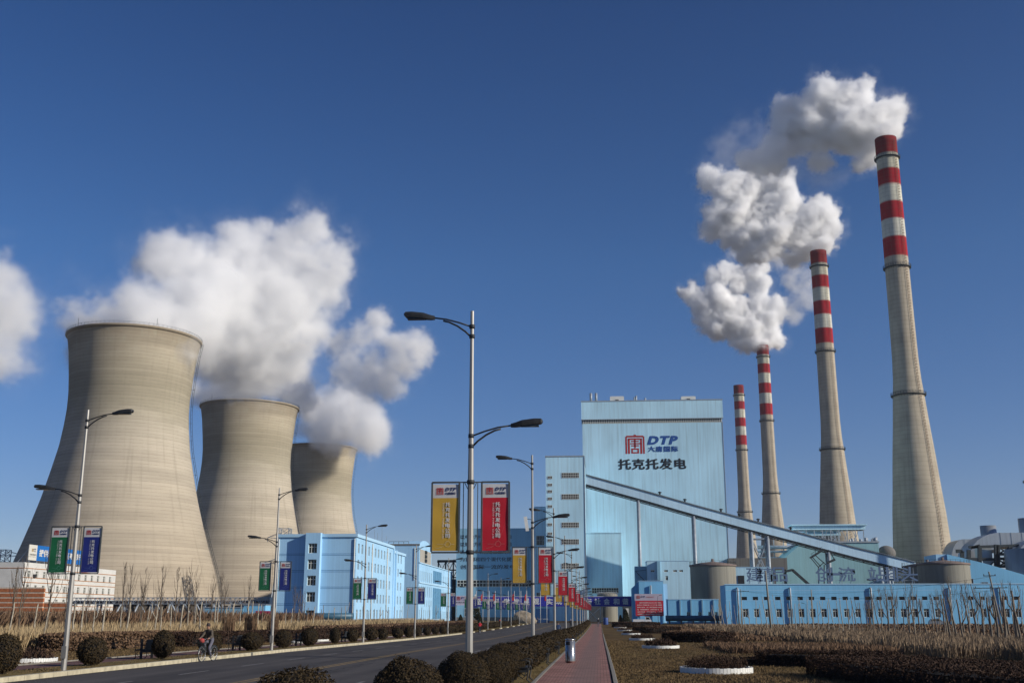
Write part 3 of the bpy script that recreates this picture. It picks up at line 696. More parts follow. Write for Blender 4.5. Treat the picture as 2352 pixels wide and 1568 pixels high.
# --- second blue block with the arched roof
t = thing('office_block', 'blue block with an arched roof and tall narrow windows, behind the first office block', 'office block', (-63, 390, GZ))
bx0, bx1, by0, by1 = -76, -56.9, 350, 430.5
mb = MB(); hs_ = []
def rowB(z0, z1, s0, s1, n, wd):
    for k in range(n): s = s0+(s1-s0)*k/(n-1); hs_.append((s, s+wd, z0, z1))
rowB(12.4, 16.0, 1.5, 26, 7, 1.3); rowB(7.9, 11.3, 1.5, 26, 7, 1.3); rowB(4.9, 6.9, 12, 26, 4, 1.3); rowB(1.2, 3.8, 1.5, 24, 6, 1.3)
rowB(12.4, 16.0, 55, 76, 5, 1.3); rowB(7.9, 11.3, 55, 76, 5, 1.3); rowB(4.2, 6.9, 55, 76, 5, 1.3); rowB(1.0, 3.4, 50, 77, 9, 1.3)
wall(mb, (bx1,by0,GZ), Y_, RT, 80.5, 17.9-GZ, [h for h in hs_], .25)
wall(mb, (bx0,by0,GZ), X_, FR, bx1-bx0, 23.3-GZ)
mb.quad((bx0,by0,17.9),(bx1,by0,17.9),(bx1,by1,17.9),(bx0,by1,17.9)); mb.quad((bx0,by1,GZ),(bx0,by0,GZ),(bx0,by0,17.9),(bx0,by1,17.9)); mb.quad((bx1,by1,GZ),(bx0,by1,GZ),(bx0,by1,17.9),(bx1,by1,17.9))
mb.build('wall', 'office_blue', t)
for h in hs_: window(t, (bx1,by0,GZ), Y_, RT, *h, depth=.25, bars=(.5,), hbars=())
# arched gable block above the front end: barrel vault running along -X
arc = [(by0+.2, 17.9)]+[(by0+13.5-13.3*cos(a), 22.6+2.9*sin(a)) for a in np.linspace(0, pi, 16)]+[(by0+26.8, 17.9)]
mb = MB(); mb.poly([(bx1-.15, y, z) for y, z in arc]); mb.poly([(bx0+.2, y, z) for y, z in arc][::-1])
for i in range(len(arc)-1): mb.quad((bx1-.15,*arc[i]),(bx0+.2,*arc[i]),(bx0+.2,*arc[i+1]),(bx1-.15,*arc[i+1]))
mb.build('arched_upper_storey', 'office_blue', t)
mb = MB(); mb.box(bx1-.15,bx1-.02,by0+2,by0+25,18.2,22.3); mb.build('pale_panel', clad('pale_panel', (.40,.38,.33), .4), t)
mb = MB()
for k in range(3): mb.box(bx1-.02,bx1+.35,by0+11.3,by0+14.5,18.6+k*1.35,19.6+k*1.35); mb.box(bx1+.35,bx1+.42,by0+11.8,by0+14,18.7+k*1.35,19.3+k*1.35)
mb.build('air_conditioner', 'steel_dark', t)
mb = MB(); mb.box(bx0,bx1+.12,by0-.15,by0+.15,23.3,23.8)
for x0, x1 in ((-74.5,-69),(-67,-60.5)):
    for x in np.linspace(x0, x1, 5): mb.box(x-.06,x+.06,by0+.6,by0+.7,23.8,24.6)
    mb.box(x0,x1,by0+.55,by0+.75,24.5,24.65)
mb.build('roof_rail', 'wall_grey', t)
mb = MB()
for s in np.linspace(1, 80, 20): mb.box(bx1,bx1+.06,by0+s,by0+s+.12,16.5,17.8)
mb.box(bx1,bx1+.25,by0,by1,11.6,12.1); mb.box(bx1,bx1+.3,by0-.1,by1,17.8,18.1); mb.build('cornice', 'office_trim', t)
mb = MB()
for k in range(5):
    s = 30.5+k*4.2; mb.box(bx1+.02,bx1+.08,by0+s,by0+s+3.4,12.4,16.6); mb.box(bx1+.02,bx1+.08,by0+s,by0+s+3.4,.4,10.8)
mb.build('curtain_wall', mat('curtain_glass', (.10,.27,.45), .25, 0, .15, 1), t)
mb = MB(); mb.box(bx1-1.6,bx1-1.35,by0-.22,by0-.02,12.5,22.5); mb.build('drainpipe', 'win_frame', t)
mb = MB()
for x, h in ((-74,5),(-73,4),(-71.5,6),(-70,3)): mb.beam((x,by0+12,23),(x,by0+12,24.2+h), .09)
mb.build('roof_aerial', 'steel_grey', t)

# --- turbine hall end wall with raised slogan, and its high annexe
t = thing('turbine_hall', 'wide blue cladding hall whose end wall carries five lines of raised lettering', 'industrial hall', (-40, 470, GZ))
mb = MB(); hx0, hx1, hy = -54.6, -24.3, 424.7
wall(mb, (hx0,hy,GZ), X_, FR, hx1-hx0, 34.2-GZ, [], 0)
mb.quad((hx0,hy,GZ),(hx0,hy,34.2),(hx0,620,34.2),(hx0,620,GZ)); mb.quad((hx0,hy,34.2),(hx1,hy,34.2),(hx1,620,34.2),(hx0,620,34.2)); mb.quad((hx1,hy,GZ),(hx1,620,GZ),(hx1,620,34.2),(hx1,hy,34.2))
mb.build('wall', 'hall_blue', t)
mb = MB(); wall(mb, (-24.3,422,GZ), X_, FR, 4.85, 42-GZ, [], 0); mb.box(-24.3,-19.45,422,500,42.0,42.2,0); mb.quad((-24.3,500,GZ),(-24.3,422,GZ),(-24.3,422,42),(-24.3,500,42)); mb.build('annexe_wall', 'boiler_blue', t)
for z0, h_ in ((28.0,3.6),(6.8,3.6),(.5,3.2)): window(t, (-24.3,422,GZ), X_, FR, .8, 3.8, z0, z0+h_, depth=-.06, bars=(.2,.4,.6,.8), hbars=(.5,), glass='glass_dark')
window(t, (hx0,hy,GZ), X_, FR, .4, 30.3, 12.6, 15.2, depth=-.06, bars=tuple(k/24 for k in range(1, 24)), hbars=(.45,), glass='glass_dark', fw=.16, name='window_band')
window(t, (hx0,hy,GZ), X_, FR, 3.4, 6.2, 1.6, 4.6, depth=-.06, bars=(.2,.4,.6,.8), hbars=(.5,), glass='glass_dark')
mb = MB()
L_ = ['以电力为中心市场为导向', '以效益为根本安全为基础', '以人为本以诚信立业为荣', '为首都和四个现代化提供能源', '创建国际一流的发电公司']
for k, s_ in enumerate(L_):
    z = 31.0-k*2.85; fit_text(mb, s_, hx0+1.6, hx1-3.0 if k > 2 else hx1-9, z-.8, z+.8, lambda x, z: (x, hy-.06, z), 0, 0, 1, 0, 1, .02)
mb.build('lettering', mat('hall_lettering', (.035,.06,.08), .6), t)
mb = MB(); mb.box(hx0,hx1,hy-.3,hy-.02,GZ,.9); mb.build('plinth', 'wall_grey', t)
mb = MB()
for x0 in (-50,-44.8,-39,-33.4): mb.box(x0,x0+3.4,hy-.08,hy-.02,7.0,8.4)
mb.build('louvre', 'roof_dark', t)

# dark open steel frame between the office and the hall
t = thing('steel_gantry', 'dark open steel frame standing between the arched block and the lettered hall', 'steel frame', (-58, 452, GZ))
mb = MB()
mb.box(-63,-56,455,470,GZ,16); mb.build('dark_wall', 'steel_dark', t)
mb = MB()
for x in (-65.5,-62.5,-59.3,-56.2): mb.beam((x,452,GZ),(x,452,23), .5)
for z in (16.5,19.5,22.8): mb.beam((-66,452,z),(-55.9,452,z), .5)
for k in range(3): x = -65.5+k*3.15; mb.beam((x,452,16.5),(x+3,452,22.8), .25); mb.beam((x+3,452,16.5),(x,452,22.8), .25)
mb.box(-66,-55.9,452.4,456,22.8,23.6); mb.build('frame', 'steel_dark', t)

# --- boiler house, coal tower
bX0, bX1, bY, bH = -5.6, 52.2, 450, 88.4
t = thing('boiler_house', 'huge pale blue corrugated boiler house with the red emblem and company lettering', 'boiler house', (23, 480, GZ))
mb = MB()
wall(mb, (bX0,bY,GZ), X_, FR, bX1-bX0, 79.0-GZ, [], 0)
wall(mb, (bX0-.35,bY-.5,0), X_, FR, bX1-bX0+.7, bH, [], 0, z0=80.6)
mb.quad((bX0-.35,bY-.5,80.6),(bX0-.35,bY-.5,bH),(bX0-.35,560,bH),(bX0-.35,560,80.6)); mb.quad((bX1+.35,bY-.5,80.6),(bX1+.35,560,80.6),(bX1+.35,560,bH),(bX1+.35,bY-.5,bH))
mb.quad((bX0,bY,GZ),(bX0,bY,79),(bX0,560,79),(bX0,560,GZ)); mb.quad((bX1,bY,GZ),(bX1,560,GZ),(bX1,560,79),(bX1,bY,79))
mb.quad((bX0-.35,bY-.5,bH),(bX1+.35,bY-.5,bH),(bX1+.35,560,bH),(bX0-.35,560,bH)); mb.quad((bX0-.35,bY-.5,80.6),(bX0-.35,560,80.6),(bX1+.35,560,80.6),(bX1+.35,bY-.5,80.6))
mb.build('wall', 'boiler_blue', t)
mb = MB(); mb.box(bX0+.3,bX1-.3,bY+.4,bY+.5,78.6,80.7); mb.build('band_glass', 'glass_dark', t)
mb = MB()
for k in range(78): x = bX0+.35+k*(bX1-bX0-.8)/77; mb.box(x,x+.26,bY+.02,bY+.38,79.0,80.55)
mb.box(bX0,bX1,bY,bY+.4,78.9,79.15); mb.box(bX0,bX1,bY+.1,bY+.3,79.7,79.85); mb.build('window_band', 'win_frame', t)
mb = MB(); mb.box(bX0-.5,bX1+.5,bY-.62,bY-.5,bH-.25,bH+.15); mb.box(bX0-.4,bX1+.4,bY-.56,bY-.5,80.5,80.75); mb.box(bX1-.1,bX1+.12,bY-.12,bY-.01,GZ,79); mb.build('edge_flashing', 'steel_grey', t)
px = lambda x: at(x, 1000, bY-.3)[0]
zz = lambda y: at(1500, y, bY-.3)[2]
Tb = lambda x, z: (x, bY-.06, z)
mb = MB(); x0, x1 = at(1436,1000,bY)[0], at(1480,1000,bY)[0]; seal(mb, x0, zz(1041), zz(997)-zz(1041), Tb)
for v in range(len(mb.v)):  # fit the square to the sign's width
    x, y, z = mb.v[v]; mb.v[v] = (x0+(x-x0)*(x1-x0)/(zz(997)-zz(1041)), y, z)
mb.build('emblem', 'logo_red', t)
mb = MB(); fit_text(mb, 'DTP', px(1487), px(1556), zz(1020), zz(1001), Tb, 0, .03, 3, .25, 1.2, .03, (0,-1,0), .02)
fit_text(mb, '大唐国际', px(1488), px(1556), zz(1037), zz(1024), Tb, 0, .008, 1, 0, 1.2, .035, (0,-1,0), .02); mb.build('blue_lettering', 'logo_blue', t)
mb = MB(); fit_text(mb, '托克托发电', px(1419), px(1573), zz(1077), zz(1053), Tb, 0, .008, 2, 0, 1.1, .035, (0,-1,0), .02); mb.build('black_lettering', 'black', t)
for x, y0, r in ((1357,903,.55),(1369,903,.55)):
    mb = MB(); X = at(x,y0,452)[0]; mb.tube([(X,452,bH),(X,452,at(x,y0,452)[2])], r, 12); mb.build('vent_pipe', 'steel_grey', t)
for x, y0, r in ((1457,912,.35),(1461,909,.4),(1482,914,.4)):
    mb = MB(); X = at(x,y0,454)[0]; mb.tube([(X,454,bH),(X,454,at(x,y0,454)[2])], r, 10); mb.build('vent_pipe', 'steel_grey', t)
for x0, x1 in ((1401,1433),(1564,1597)):
    mb = MB(); a = at(x0,915,453)[0]; b = at(x1,915,453)[0]; z1 = at(x0,911,453)[2]
    mb.box(a+.4,b-.4,452,456,bH-.1,z1); mb.box(a,b,451.6,456.4,bH+.35,z1-.15); mb.box((a+b)/2-.7,(a+b)/2+.7,451.4,451.6,bH+.2,bH+.9,1); mb.build('roof_ventilator', ['white_wall','black'], t)
# lower projecting bay in front of the boiler house
mb = MB(); a, b = at(1343,1223,436)[0], at(1427,1223,436)[0]; zt = at(1400,1223,436)[2]
wall(mb, (a,436,GZ), X_, FR, b-a, zt-GZ); mb.quad((b,436,GZ),(b,450,GZ),(b,450,zt),(b,436,zt)); mb.quad((a,450,GZ),(a,436,GZ),(a,436,zt),(a,450,zt)); mb.quad((a,436,zt),(b,436,zt),(b,450,zt),(a,450,zt))
mb.box(a,b,435.8,436-.02,zt-.15,zt+.2); mb.build('lower_bay', 'boiler_blue', t)
window(t, (a,436,GZ), X_, FR, 2.4, b-a-1.6, at(1400,1362,436)[2]-GZ, at(1400,1349,436)[2]-GZ, depth=-.06, bars=tuple(k/11 for k in range(1, 11)), hbars=(.5,), glass='glass_dark', fw=.14, name='window_band')

t = thing('coal_tower', 'pale blue coal tower where the inclined conveyor ends, left of the boiler house', 'industrial tower', (-12, 424, GZ))
cx0, cx1, cy0, cy1, ch = -19.45, -4.7, 415.3, 448, 60.4
mb = MB(); mb.box(cx0,cx1,cy0,cy1,GZ,ch); mb.build('wall', 'boiler_blue', t)
mb = MB(); mb.box(cx0-.2,cx1+.2,cy0-.2,cy1,ch,ch+.4); mb.box(cx1-.05,cx1+.2,cy0-.15,cy0+.1,GZ,ch); mb.build('edge_flashing', 'steel_grey', t)
for y in (1091,1140,1205,1243.5,1299,1361):
    p = at(1310, y, cy0); window(t, (cx0,cy0,0), X_, FR, at(1290,y,cy0)[0]-cx0, at(1330,y,cy0)[0]-cx0, p[2]-1.0, p[2]+1.0, depth=-.06, bars=tuple(k/10 for k in range(1, 10)), hbars=(.5,), glass='glass_dark', fw=.13)
for y in (1096,1113,1128,1144.6,1162.5,1204,1225,1240,1274,1291,1312,1335):
    p = at(1263, y, cy0); window(t, (cx0,cy0,0), X_, FR, at(1258,y,cy0)[0]-cx0, at(1268.5,y,cy0)[0]-cx0, p[2]-.55, p[2]+.55, depth=-.06, bars=(.33,.67), hbars=(), glass='glass_dark', fw=.13)

# --- inclined coal conveyor with its supports
t = thing('conveyor_bridge', 'long inclined pale blue conveyor gallery descending to the right from the coal tower', 'conveyor', (55, 419, GZ))
c1 = [(1346,1104),(1470,1138),(1600,1175),(1722,1208),(1850,1241),(1960,1270),(2100,1304)]
cl = [at(x, y, 419) for x, y in c1]
mb = MB(); mr_ = MB(); mu = MB()
hh = 2.15
for i in range(len(cl)-1):
    (x0,_,z0), (x1,_,z1) = cl[i], cl[i+1]; y0, y1 = 416.5, 421.5
    mb.quad((x0,y0,z0-hh+.7),(x1,y0,z1-hh+.7),(x1,y0,z1+hh),(x0,y0,z0+hh)); mb.quad((x1,y1,z1-hh+.7),(x0,y1,z0-hh+.7),(x0,y1,z0+hh),(x1,y1,z1+hh))
    mb.quad((x0,y0,z0-hh+.7),(x0,y1,z0-hh+.7),(x1,y1,z1-hh+.7),(x1,y0,z1-hh+.7))
    mr_.quad((x0,y0-.25,z0+hh-.1),(x1,y0-.25,z1+hh-.1),(x1,419,z1+hh+.5),(x0,419,z0+hh+.5)); mr_.quad((x0,419,z0+hh+.5),(x1,419,z1+hh+.5),(x1,y1+.25,z1+hh-.1),(x0,y1+.25,z0+hh-.1))
    mr_.quad((x0,y0-.25,z0+hh-.4),(x1,y0-.25,z1+hh-.4),(x1,y0-.25,z1+hh-.1),(x0,y0-.25,z0+hh-.1))
    for yy in (y0+.1, y1-.1):
        mu.beam((x0,yy,z0-hh+.55),(x1,yy,z1-hh+.55), .28); mu.beam((x0,yy,z0-hh-.15),(x1,yy,z1-hh-.15), .28)
    n = max(2, int((x1-x0)/3.2))
    for k in range(n):
        f0, f1 = k/n, (k+1)/n; xa, za = x0+(x1-x0)*f0, z0+(z1-z0)*f0-hh; xb, zb = x0+(x1-x0)*f1, z0+(z1-z0)*f1-hh
        mu.beam((xa,y0+.1,za+.55),(xb,y0+.1,zb-.15), .2); mu.beam((xa,y0+.1,za-.15),(xa,y1-.1,za-.15), .25); mu.beam((xa,y0+.1,za+.5),(xa,y0+.1,za-.15), .2)
    mu.quad((x0,y0+.3,z0-hh+.1),(x1,y0+.3,z1-hh+.1),(x1,y1-.3,z1-hh+.1),(x0,y1-.3,z0-hh+.1))
mb.build('gallery', 'conv_blue', t); mr_.build('roof', 'roof_dark', t); mu.build('underside_truss', 'steel_dark', t)
def clz(x): return float(np.interp(x, [c[0] for c in cl], [c[2] for c in cl]))
for pxx in (1516,1573,1655,1697,1739,1527+285):
    c = at(pxx, 1150, 419); x = c[0]; mb = MB(); z = clz(x)+hh+.4
    mb.tube([(x,419,z),(x,419,z+.8)], .35, 8); mb.tube([(x,419,z+.7),(x,419,z+1.0),(x,419,z+1.25)], [.75,.7,.1], 10); mb.build('roof_ventilator', 'steel_dark', t)
def support(pxs, name='support', brace=False):
    mbs = MB(); xs = []
    for p in pxs:
        x = at(p, 1300, 419)[0]; xs.append(x); z = clz(x)-hh
        for yy, r in ((417,.62),(421,.62)): mbs.tube([(x,yy,GZ),(x,yy,z)], r, 10)
        for zz_ in np.arange(6, z, 8): mbs.beam((x,417,zz_),(x,421,zz_), .35)
        mbs.beam((x-1,417,z-.3),(x+1,417,z-.3), .5)
    if brace:
        a, b = xs; z = min(clz(a), clz(b))-hh-1; n = max(1, int(z/11)); h = z/n
        for k in range(n):
            for yy in (417, 421):
                mbs.beam((a,yy,k*h),(b,yy,(k+1)*h), .32); mbs.beam((b,yy,k*h),(a,yy,(k+1)*h), .32); mbs.beam((a,yy,(k+1)*h),(b,yy,(k+1)*h), .4)
    mbs.build(name, 'steel_grey', t)
support((1470,)); support((1597,)); support((1728,1765), 'trestle', True); support((1903,)); support((2035,))

# platform trestle beside the teal building
t = thing('walkway_stair', 'steel stair and landing bracketed in front of the teal sheet-metal building', 'stairway', (0,0,0))
t.location = (90, 412, GZ); WL[t.name] = Vector(t.location)
mb = MB(); a = at(1888,1339-45,412); b = at(1917,1275,412); 
P = lambda x, y: at(x, y, 412)
def bb(p, q, w_=.3): mb.beam(P(*p), P(*q), w_)
p0 = P(1862,1280); p1 = P(1890,1262); mb.beam((p0[0],410,p0[2]),(p1[0],410,p1[2]), 1.2, .5); mb.beam((p0[0],413.5,p0[2]),(p1[0],413.5,p1[2]), 1.2, .5)
bb((1862,1280),(1880,1302)); bb((1866,1279),(1885,1300)); bb((1880,1302),(1893,1290)); bb((1900,1292),(1918,1284), .8); bb((1903,1262),(1916,1283)); bb((1872,1274),(1897,1296)); bb((1865,1278),(1865,1271), .15); bb((1873,1273),(1873,1264), .15); bb((1862,1272),(1888,1255), .12)
bb((1880,1302),(1880,1345), .35); bb((1893,1296),(1893,1345), .35)
mb.build('frame', 'steel_dark', t)

# --- low long blue building (right) with rooftop slogan
t = thing('low_workshop', 'long low two storey bright blue building along the right side', 'workshop', (72, 296, GZ))
lx0, lx1, ly, lh = 32.4, 150, 290, 9.35
mb = MB(); hs2 = []; hs1 = []
for k in range(42):
    s = 4.0+k*2.815
    if k in (18, 19) or s > 113: continue
    hs1.append((s+.15, s+1.5, 1.75, 3.85)); hs2.append((s, s+1.35, 6.0, 6.85))
wall(mb, (lx0,ly,GZ), X_, FR, lx1-lx0, lh-GZ, hs1+hs2, .3)
mb.quad((lx0,ly+12.4,GZ),(lx0,ly,GZ),(lx0,ly,lh),(lx0,ly+12.4,lh)); mb.quad((lx0,ly,lh-.1),(lx1,ly,lh-.1),(lx1,ly+12.4,lh-.1),(lx0,ly+12.4,lh-.1)); mb.quad((lx1,ly,GZ),(lx1,ly+12.4,GZ),(lx1,ly+12.4,lh),(lx1,ly,lh)); mb.quad((lx1,ly+12.4,GZ),(lx0,ly+12.4,GZ),(lx0,ly+12.4,lh),(lx1,ly+12.4,lh))
mb.build('wall', 'low_blue', t)
mb = MB(); mb.box(lx0-.15,lx1,ly-.15,ly+.3,lh-.02,lh+.2)
for z in (5.35,7.9): mb.box(lx0,lx1,ly-.02,ly-.002,z,z+.07)
mb.build('coping', 'office_trim', t)
for h in hs1: window(t, (lx0,ly,GZ), X_, FR, *h, depth=.3, bars=(.5,), hbars=(.28,), glass='glass_dark', fw=.12)
for h in hs2: window(t, (lx0,ly,GZ), X_, FR, *h, depth=.3, bars=(), hbars=(), glass='glass_dark', frame='steel_dark', fw=.06)
for p in (1696,1817,2003,2185,2300):
    x = at(p, 1400, ly)[0]; mb = MB(); mb.tube([(x,ly-.35,GZ),(x,ly-.35,8.3),(x-.15,ly-.2,8.6)], .22, 8); mb.build('drainpipe', 'steel_grey', t)
# roof slogan: each character is a sign standing on the roof
chars = '建精品创一流站排头'
cpx = [1744,1780,1799,1895-1,1965-5,2037-10,2150-32,2185-31,2215-30]
cpx = [1737,1766,1792,1878-3,1903+3,1943-1,2012-2,2048-2,2088-0]
cpx = [1732,1757,1790,1908-17,1957-40+0,1945+0,2014,2052,2087]
cpx = [1733,1757,1789,1893,1920,1945,2014,2050,2088]
for k, chh in enumerate(chars):
    p = at(cpx[k], 1325, ly+1.0); s_ = 2.15
    tt = thing('roof_letter', f'raised blue grey character {chh} standing on the low blue roof', 'sign letter', (p[0], ly+1.0, lh+.1), 'slogan characters on the low roof')
    mb = MB(); vf = text(chh, .012, 1, 'LEFT'); b_ = bounds(vf)
    yy = ly+1.0; z0, z1 = lh+.75, lh+4.4
    if chh == '一': z0, z1 = lh+2.3, lh+2.9
    for dy in (0, .3): mb.add(vf, lambda v: (p[0]-s_+(v[0]-b_[0])/(b_[1]-b_[0])*2*s_, yy-dy, z0+(v[1]-b_[2])/(b_[3]-b_[2])*(z1-z0)))
    mb.build('character', mat('roof_letter_blue', (.10,.16,.27), .5), tt) if k == 0 else mb.build('character', 'roof_letter_blue', tt)
    if k == 0: M['roof_letter_blue'] = tt.children[0].data.materials[0]
    mb = MB()
    for dx in (-1.2, 1.2): mb.beam((p[0]+dx,yy+.1,lh),(p[0]+dx,yy+.1,lh+4.2), .09); mb.beam((p[0]+dx,yy+.1,lh+3.2),(p[0]+dx,yy+2,lh), .09)
    mb.beam((p[0]-1.9,yy+.1,lh+1),(p[0]+1.9,yy+.1,lh+1), .09); mb.build('frame', 'steel_grey', tt)

# --- small blue buildings round the billboard
def simple_block(name, label, cat, x0, x1, y0, y1, h, m, wins=(), roof=True, **k):
    t = thing(name, label, cat, ((x0+x1)/2, (y0+y1)/2, GZ)); mb = MB()
    wall(mb, (x0,y0,GZ), X_, FR, x1-x0, h-GZ, wins, .25); mb.quad((x0,y1,GZ),(x0,y0,GZ),(x0,y0,h),(x0,y1,h)); mb.quad((x1,y0,GZ),(x1,y1,GZ),(x1,y1,h),(x1,y0,h)); mb.quad((x1,y1,GZ),(x0,y1,GZ),(x0,y1,h),(x1,y1,h))
    mb.quad((x0,y0,h-.05),(x1,y0,h-.05),(x1,y1,h-.05),(x0,y1,h-.05)); mb.build('wall', m, t)
    mb = MB(); mb.box(x0-.12,x1+.12,y0-.12,y0+.2,h,h+.15); mb.box(x0-.12,x0+.2,y0+.2,y1,h,h+.15); mb.box(x1-.2,x1+.12,y0+.2,y1,h,h+.15); mb.build('coping', 'office_trim' if 'blue' in m else 'wall_grey', t)
    for w_ in wins: window(t, (x0,y0,GZ), X_, FR, *w_, depth=.25, glass='glass_dark', fw=.12, bars=(.5,), hbars=(.3,))
    return t
A = at(1485.7,1288,400); B_ = at(1583,1288,400)
t = simple_block('pump_house', 'pale cladding pump house with small square windows, below the conveyor', 'pump house', A[0], B_[0], 400, 412, A[2], 'boiler_blue',
    [(at(p-5,0,400)[0]-A[0], at(p+4,0,400)[0]-A[0], at(1500,1313,400)[2]-GZ, at(1500,1308,400)[2]-GZ) for p in (1502,1533,1554,1568)]+[(at(1531,0,400)[0]-A[0], at(1537,0,400)[0]-A[0], at(1500,1332,400)[2]-GZ, at(1500,1322,400)[2]-GZ)])
mb = MB(); x = at(1516,1290,398)[0]; x2 = at(1509,1290,398)[0]; mb.box(x2,x,398.5,400,at(1500,1332,400)[2],A[2]); mb.build('duct', 'hall_blue', t)
mb = MB(); x1_, x0_ = A[0]-.05, at(1458,1295,404)[0]; mb.box(x0_,x1_,403,411,GZ,at(1470,1300,404)[2]); mb.build('dark_annexe', 'hall_blue', t)
mb = MB()
for k in range(14): z = 4+k*.9; x = x1_-.2-(k % 5)*.8; mb.box(x-.6,x,402.4,402.9,z,z+.12)
for k in range(3): mb.beam((x1_-.2,402.6,4+k*4.5),(x1_-4,402.6,8+k*4.5), .15); mb.beam((x1_-4,402.6,8+k*4.5),(x1_-.2,402.6,8.4+k*4.5), .15)
mb.build('outside_stair', 'steel_dark', t)
A = at(1467,1334,330); B_ = at(1523,1334,330)
t = simple_block('switch_house', 'bright blue switch house just behind the red billboard', 'small building', A[0], B_[0], 330, 342, A[2], 'low_blue', [(at(1506,0,330)[0]-A[0], at(1512,0,330)[0]-A[0], 5.4, 7.8)])
mb = MB(); mb.box(B_[0],at(1533,1345,332)[0],332,340,GZ,at(1533,1340,332)[2]); mb.build('annexe', 'office_trim', t)
mb = MB(); x = at(1496,0,329.6)[0]; mb.tube([(x,329.6,GZ),(x,329.6,A[2]-1.2)], .25, 8); mb.build('drainpipe', 'steel_grey', t)
mb = MB(); a, b = at(1451,1345,334)[0], A[0]; z1 = at(1451,1350,334)[2]; z2 = at(1466,1336,334)[2]
mb.poly([(a,333,GZ),(b-.05,333,GZ),(b-.05,333,z2),(a,333,z1)]); mb.quad((a,333,z1),(b-.05,333,z2),(b-.05,341,z2),(a,341,z1)); mb.quad((a,341,GZ),(a,333,GZ),(a,333,z1),(a,341,z1)); mb.build('lean_to', 'low_blue', t)
A = at(1534,1376,310); B_ = at(1650,1376,310)
ws = [(at(p,0,310)[0]-A[0], at(p+14,0,310)[0]-A[0], 1.3, 3.2) for p in (1581,1620,1662,1702)]
ws = [(at(p,0,310)[0]-A[0], at(p+8,0,310)[0]-A[0], 1.5, 3.1) for p in (1577,1603,1626,1640)]
t = simple_block('garage_row', 'low blue garage row with four windows left of the long workshop', 'garage', A[0], B_[0], 310, 318, A[2], 'low_blue', ws)
mb = MB()
for p in (1561,1586,1612,1638): x = at(p,0,309.9)[0]; mb.box(x,x+.35,309.7,310-.01,GZ,A[2]-.1)
mb.build('pilaster', 'hall_blue', t)
t = thing('blue_pipeline', 'thick dark blue insulated pipe lying before the garage row', 'pipe', (25, 306, GZ)); mb = MB()
a, b = at(1528,0,305)[0], at(1655,0,305)[0]; mb.tube([(a,305,.95),(b,305,.95)], .75, 16); mb.build('pipe', 'pipe_blue', t); mb = MB()
for k in range(5): x = a+1+k*(b-a-2)/4; mb.box(x-.2,x+.2,304.6,305.4,GZ,.25)
mb.build('saddle', 'wall_grey', t)

# --- concrete tanks
def tank(label, X, Y, r, h, dome=True, group='ribbed concrete storage tanks', m='tank'):
    t = thing('storage_tank', label, 'tank', (X, Y, GZ), group); mb = MB(); mb.rev(X, Y, [(r,GZ),(r,h)], 64)
    mb.build('wall', m, t)
    mb = MB(); mb.rev(X, Y, [(r,h-.5),(r+.25,h-.5),(r+.25,h),(r*.55,h+r*.09),(.4,h+r*.15),(.4,h+r*.15+.8),(.05,h+r*.15+.8)], 64); mb.build('roof', mat('tank_roof', (.17,.13,.115), .9, 0, .3, .4) if 'tank_roof' not in M else 'tank_roof', t)
    mb = MB()
    for k in range(32):
        a = 2*pi*k/32; b = 2*pi*(k+1)/32; q = r+.15
        mb.beam((X+q*cos(a),Y+q*sin(a),h),(X+q*cos(a),Y+q*sin(a),h+1), .06)
        mb.beam((X+q*cos(a),Y+q*sin(a),h+1),(X+q*cos(b),Y+q*sin(b),h+1), .05)
    mb.build('railing', 'steel_dark', t)
    return t
t = tank('stained concrete tank standing between the garage row and the conveyor trestle', 34.2, 337, 6.75, 16.3)
M['tank_roof'] = bpy.data.objects['roof.001' if False else t.children[1].name].data.materials[0]
c_ = at(2165.7,1294,346); tank('stained concrete tank at the foot of the conveyor, nearer one of a pair', c_[0], 346, 54.5*346/2500, c_[2])
c_ = at(2131,1299,366); tank('concrete tank half hidden behind its twin at the foot of the conveyor', c_[0], 366, 53*366/2500, c_[2])

# --- teal precipitator building and its neighbours
t = thing('precipitator_house', 'big teal sheet-metal building with a sloping left flank beneath the conveyor', 'industrial building', (120, 480, GZ))
q = lambda x, y, Y=470: at(x, y, Y)
z1 = q(1900,1246)[2]; xL = q(1846,1300)[0]; xR = q(2022,1300)[0]; mb = MB()
mb.box(xL,xR,470,500,GZ,z1); xs0 = q(1766,1312)[0]; zs0 = q(1766,1312)[2]
mb.poly([(xs0,469,GZ),(xL-.05,469,GZ),(xL-.05,469,z1-.5),(q(1835,1254)[0],469,z1-1),(xs0,469,zs0)]); mb.quad((xs0,469,zs0),(q(1835,1254)[0],469,z1-1),(q(1835,1254)[0],500,z1-1),(xs0,500,zs0))
mb.build('wall', 'teal_blue', t)
mb = MB(); mb.box(xL-.3,xR+.3,469.6,500,z1,z1+.6); mb.build('coping', 'steel_grey', t)
for p in (1838,1855,1876,1899,1926,1956,1981,2005): window(t, (xL,470,0), X_, FR, q(p,0)[0]-xL+ (6 if p < 1850 else 0), q(p,0)[0]-xL+2+(6 if p < 1850 else 0), 5+7.2, 7+7.2, depth=-.05, bars=(), hbars=(), glass='glass_dark', frame='steel_dark')
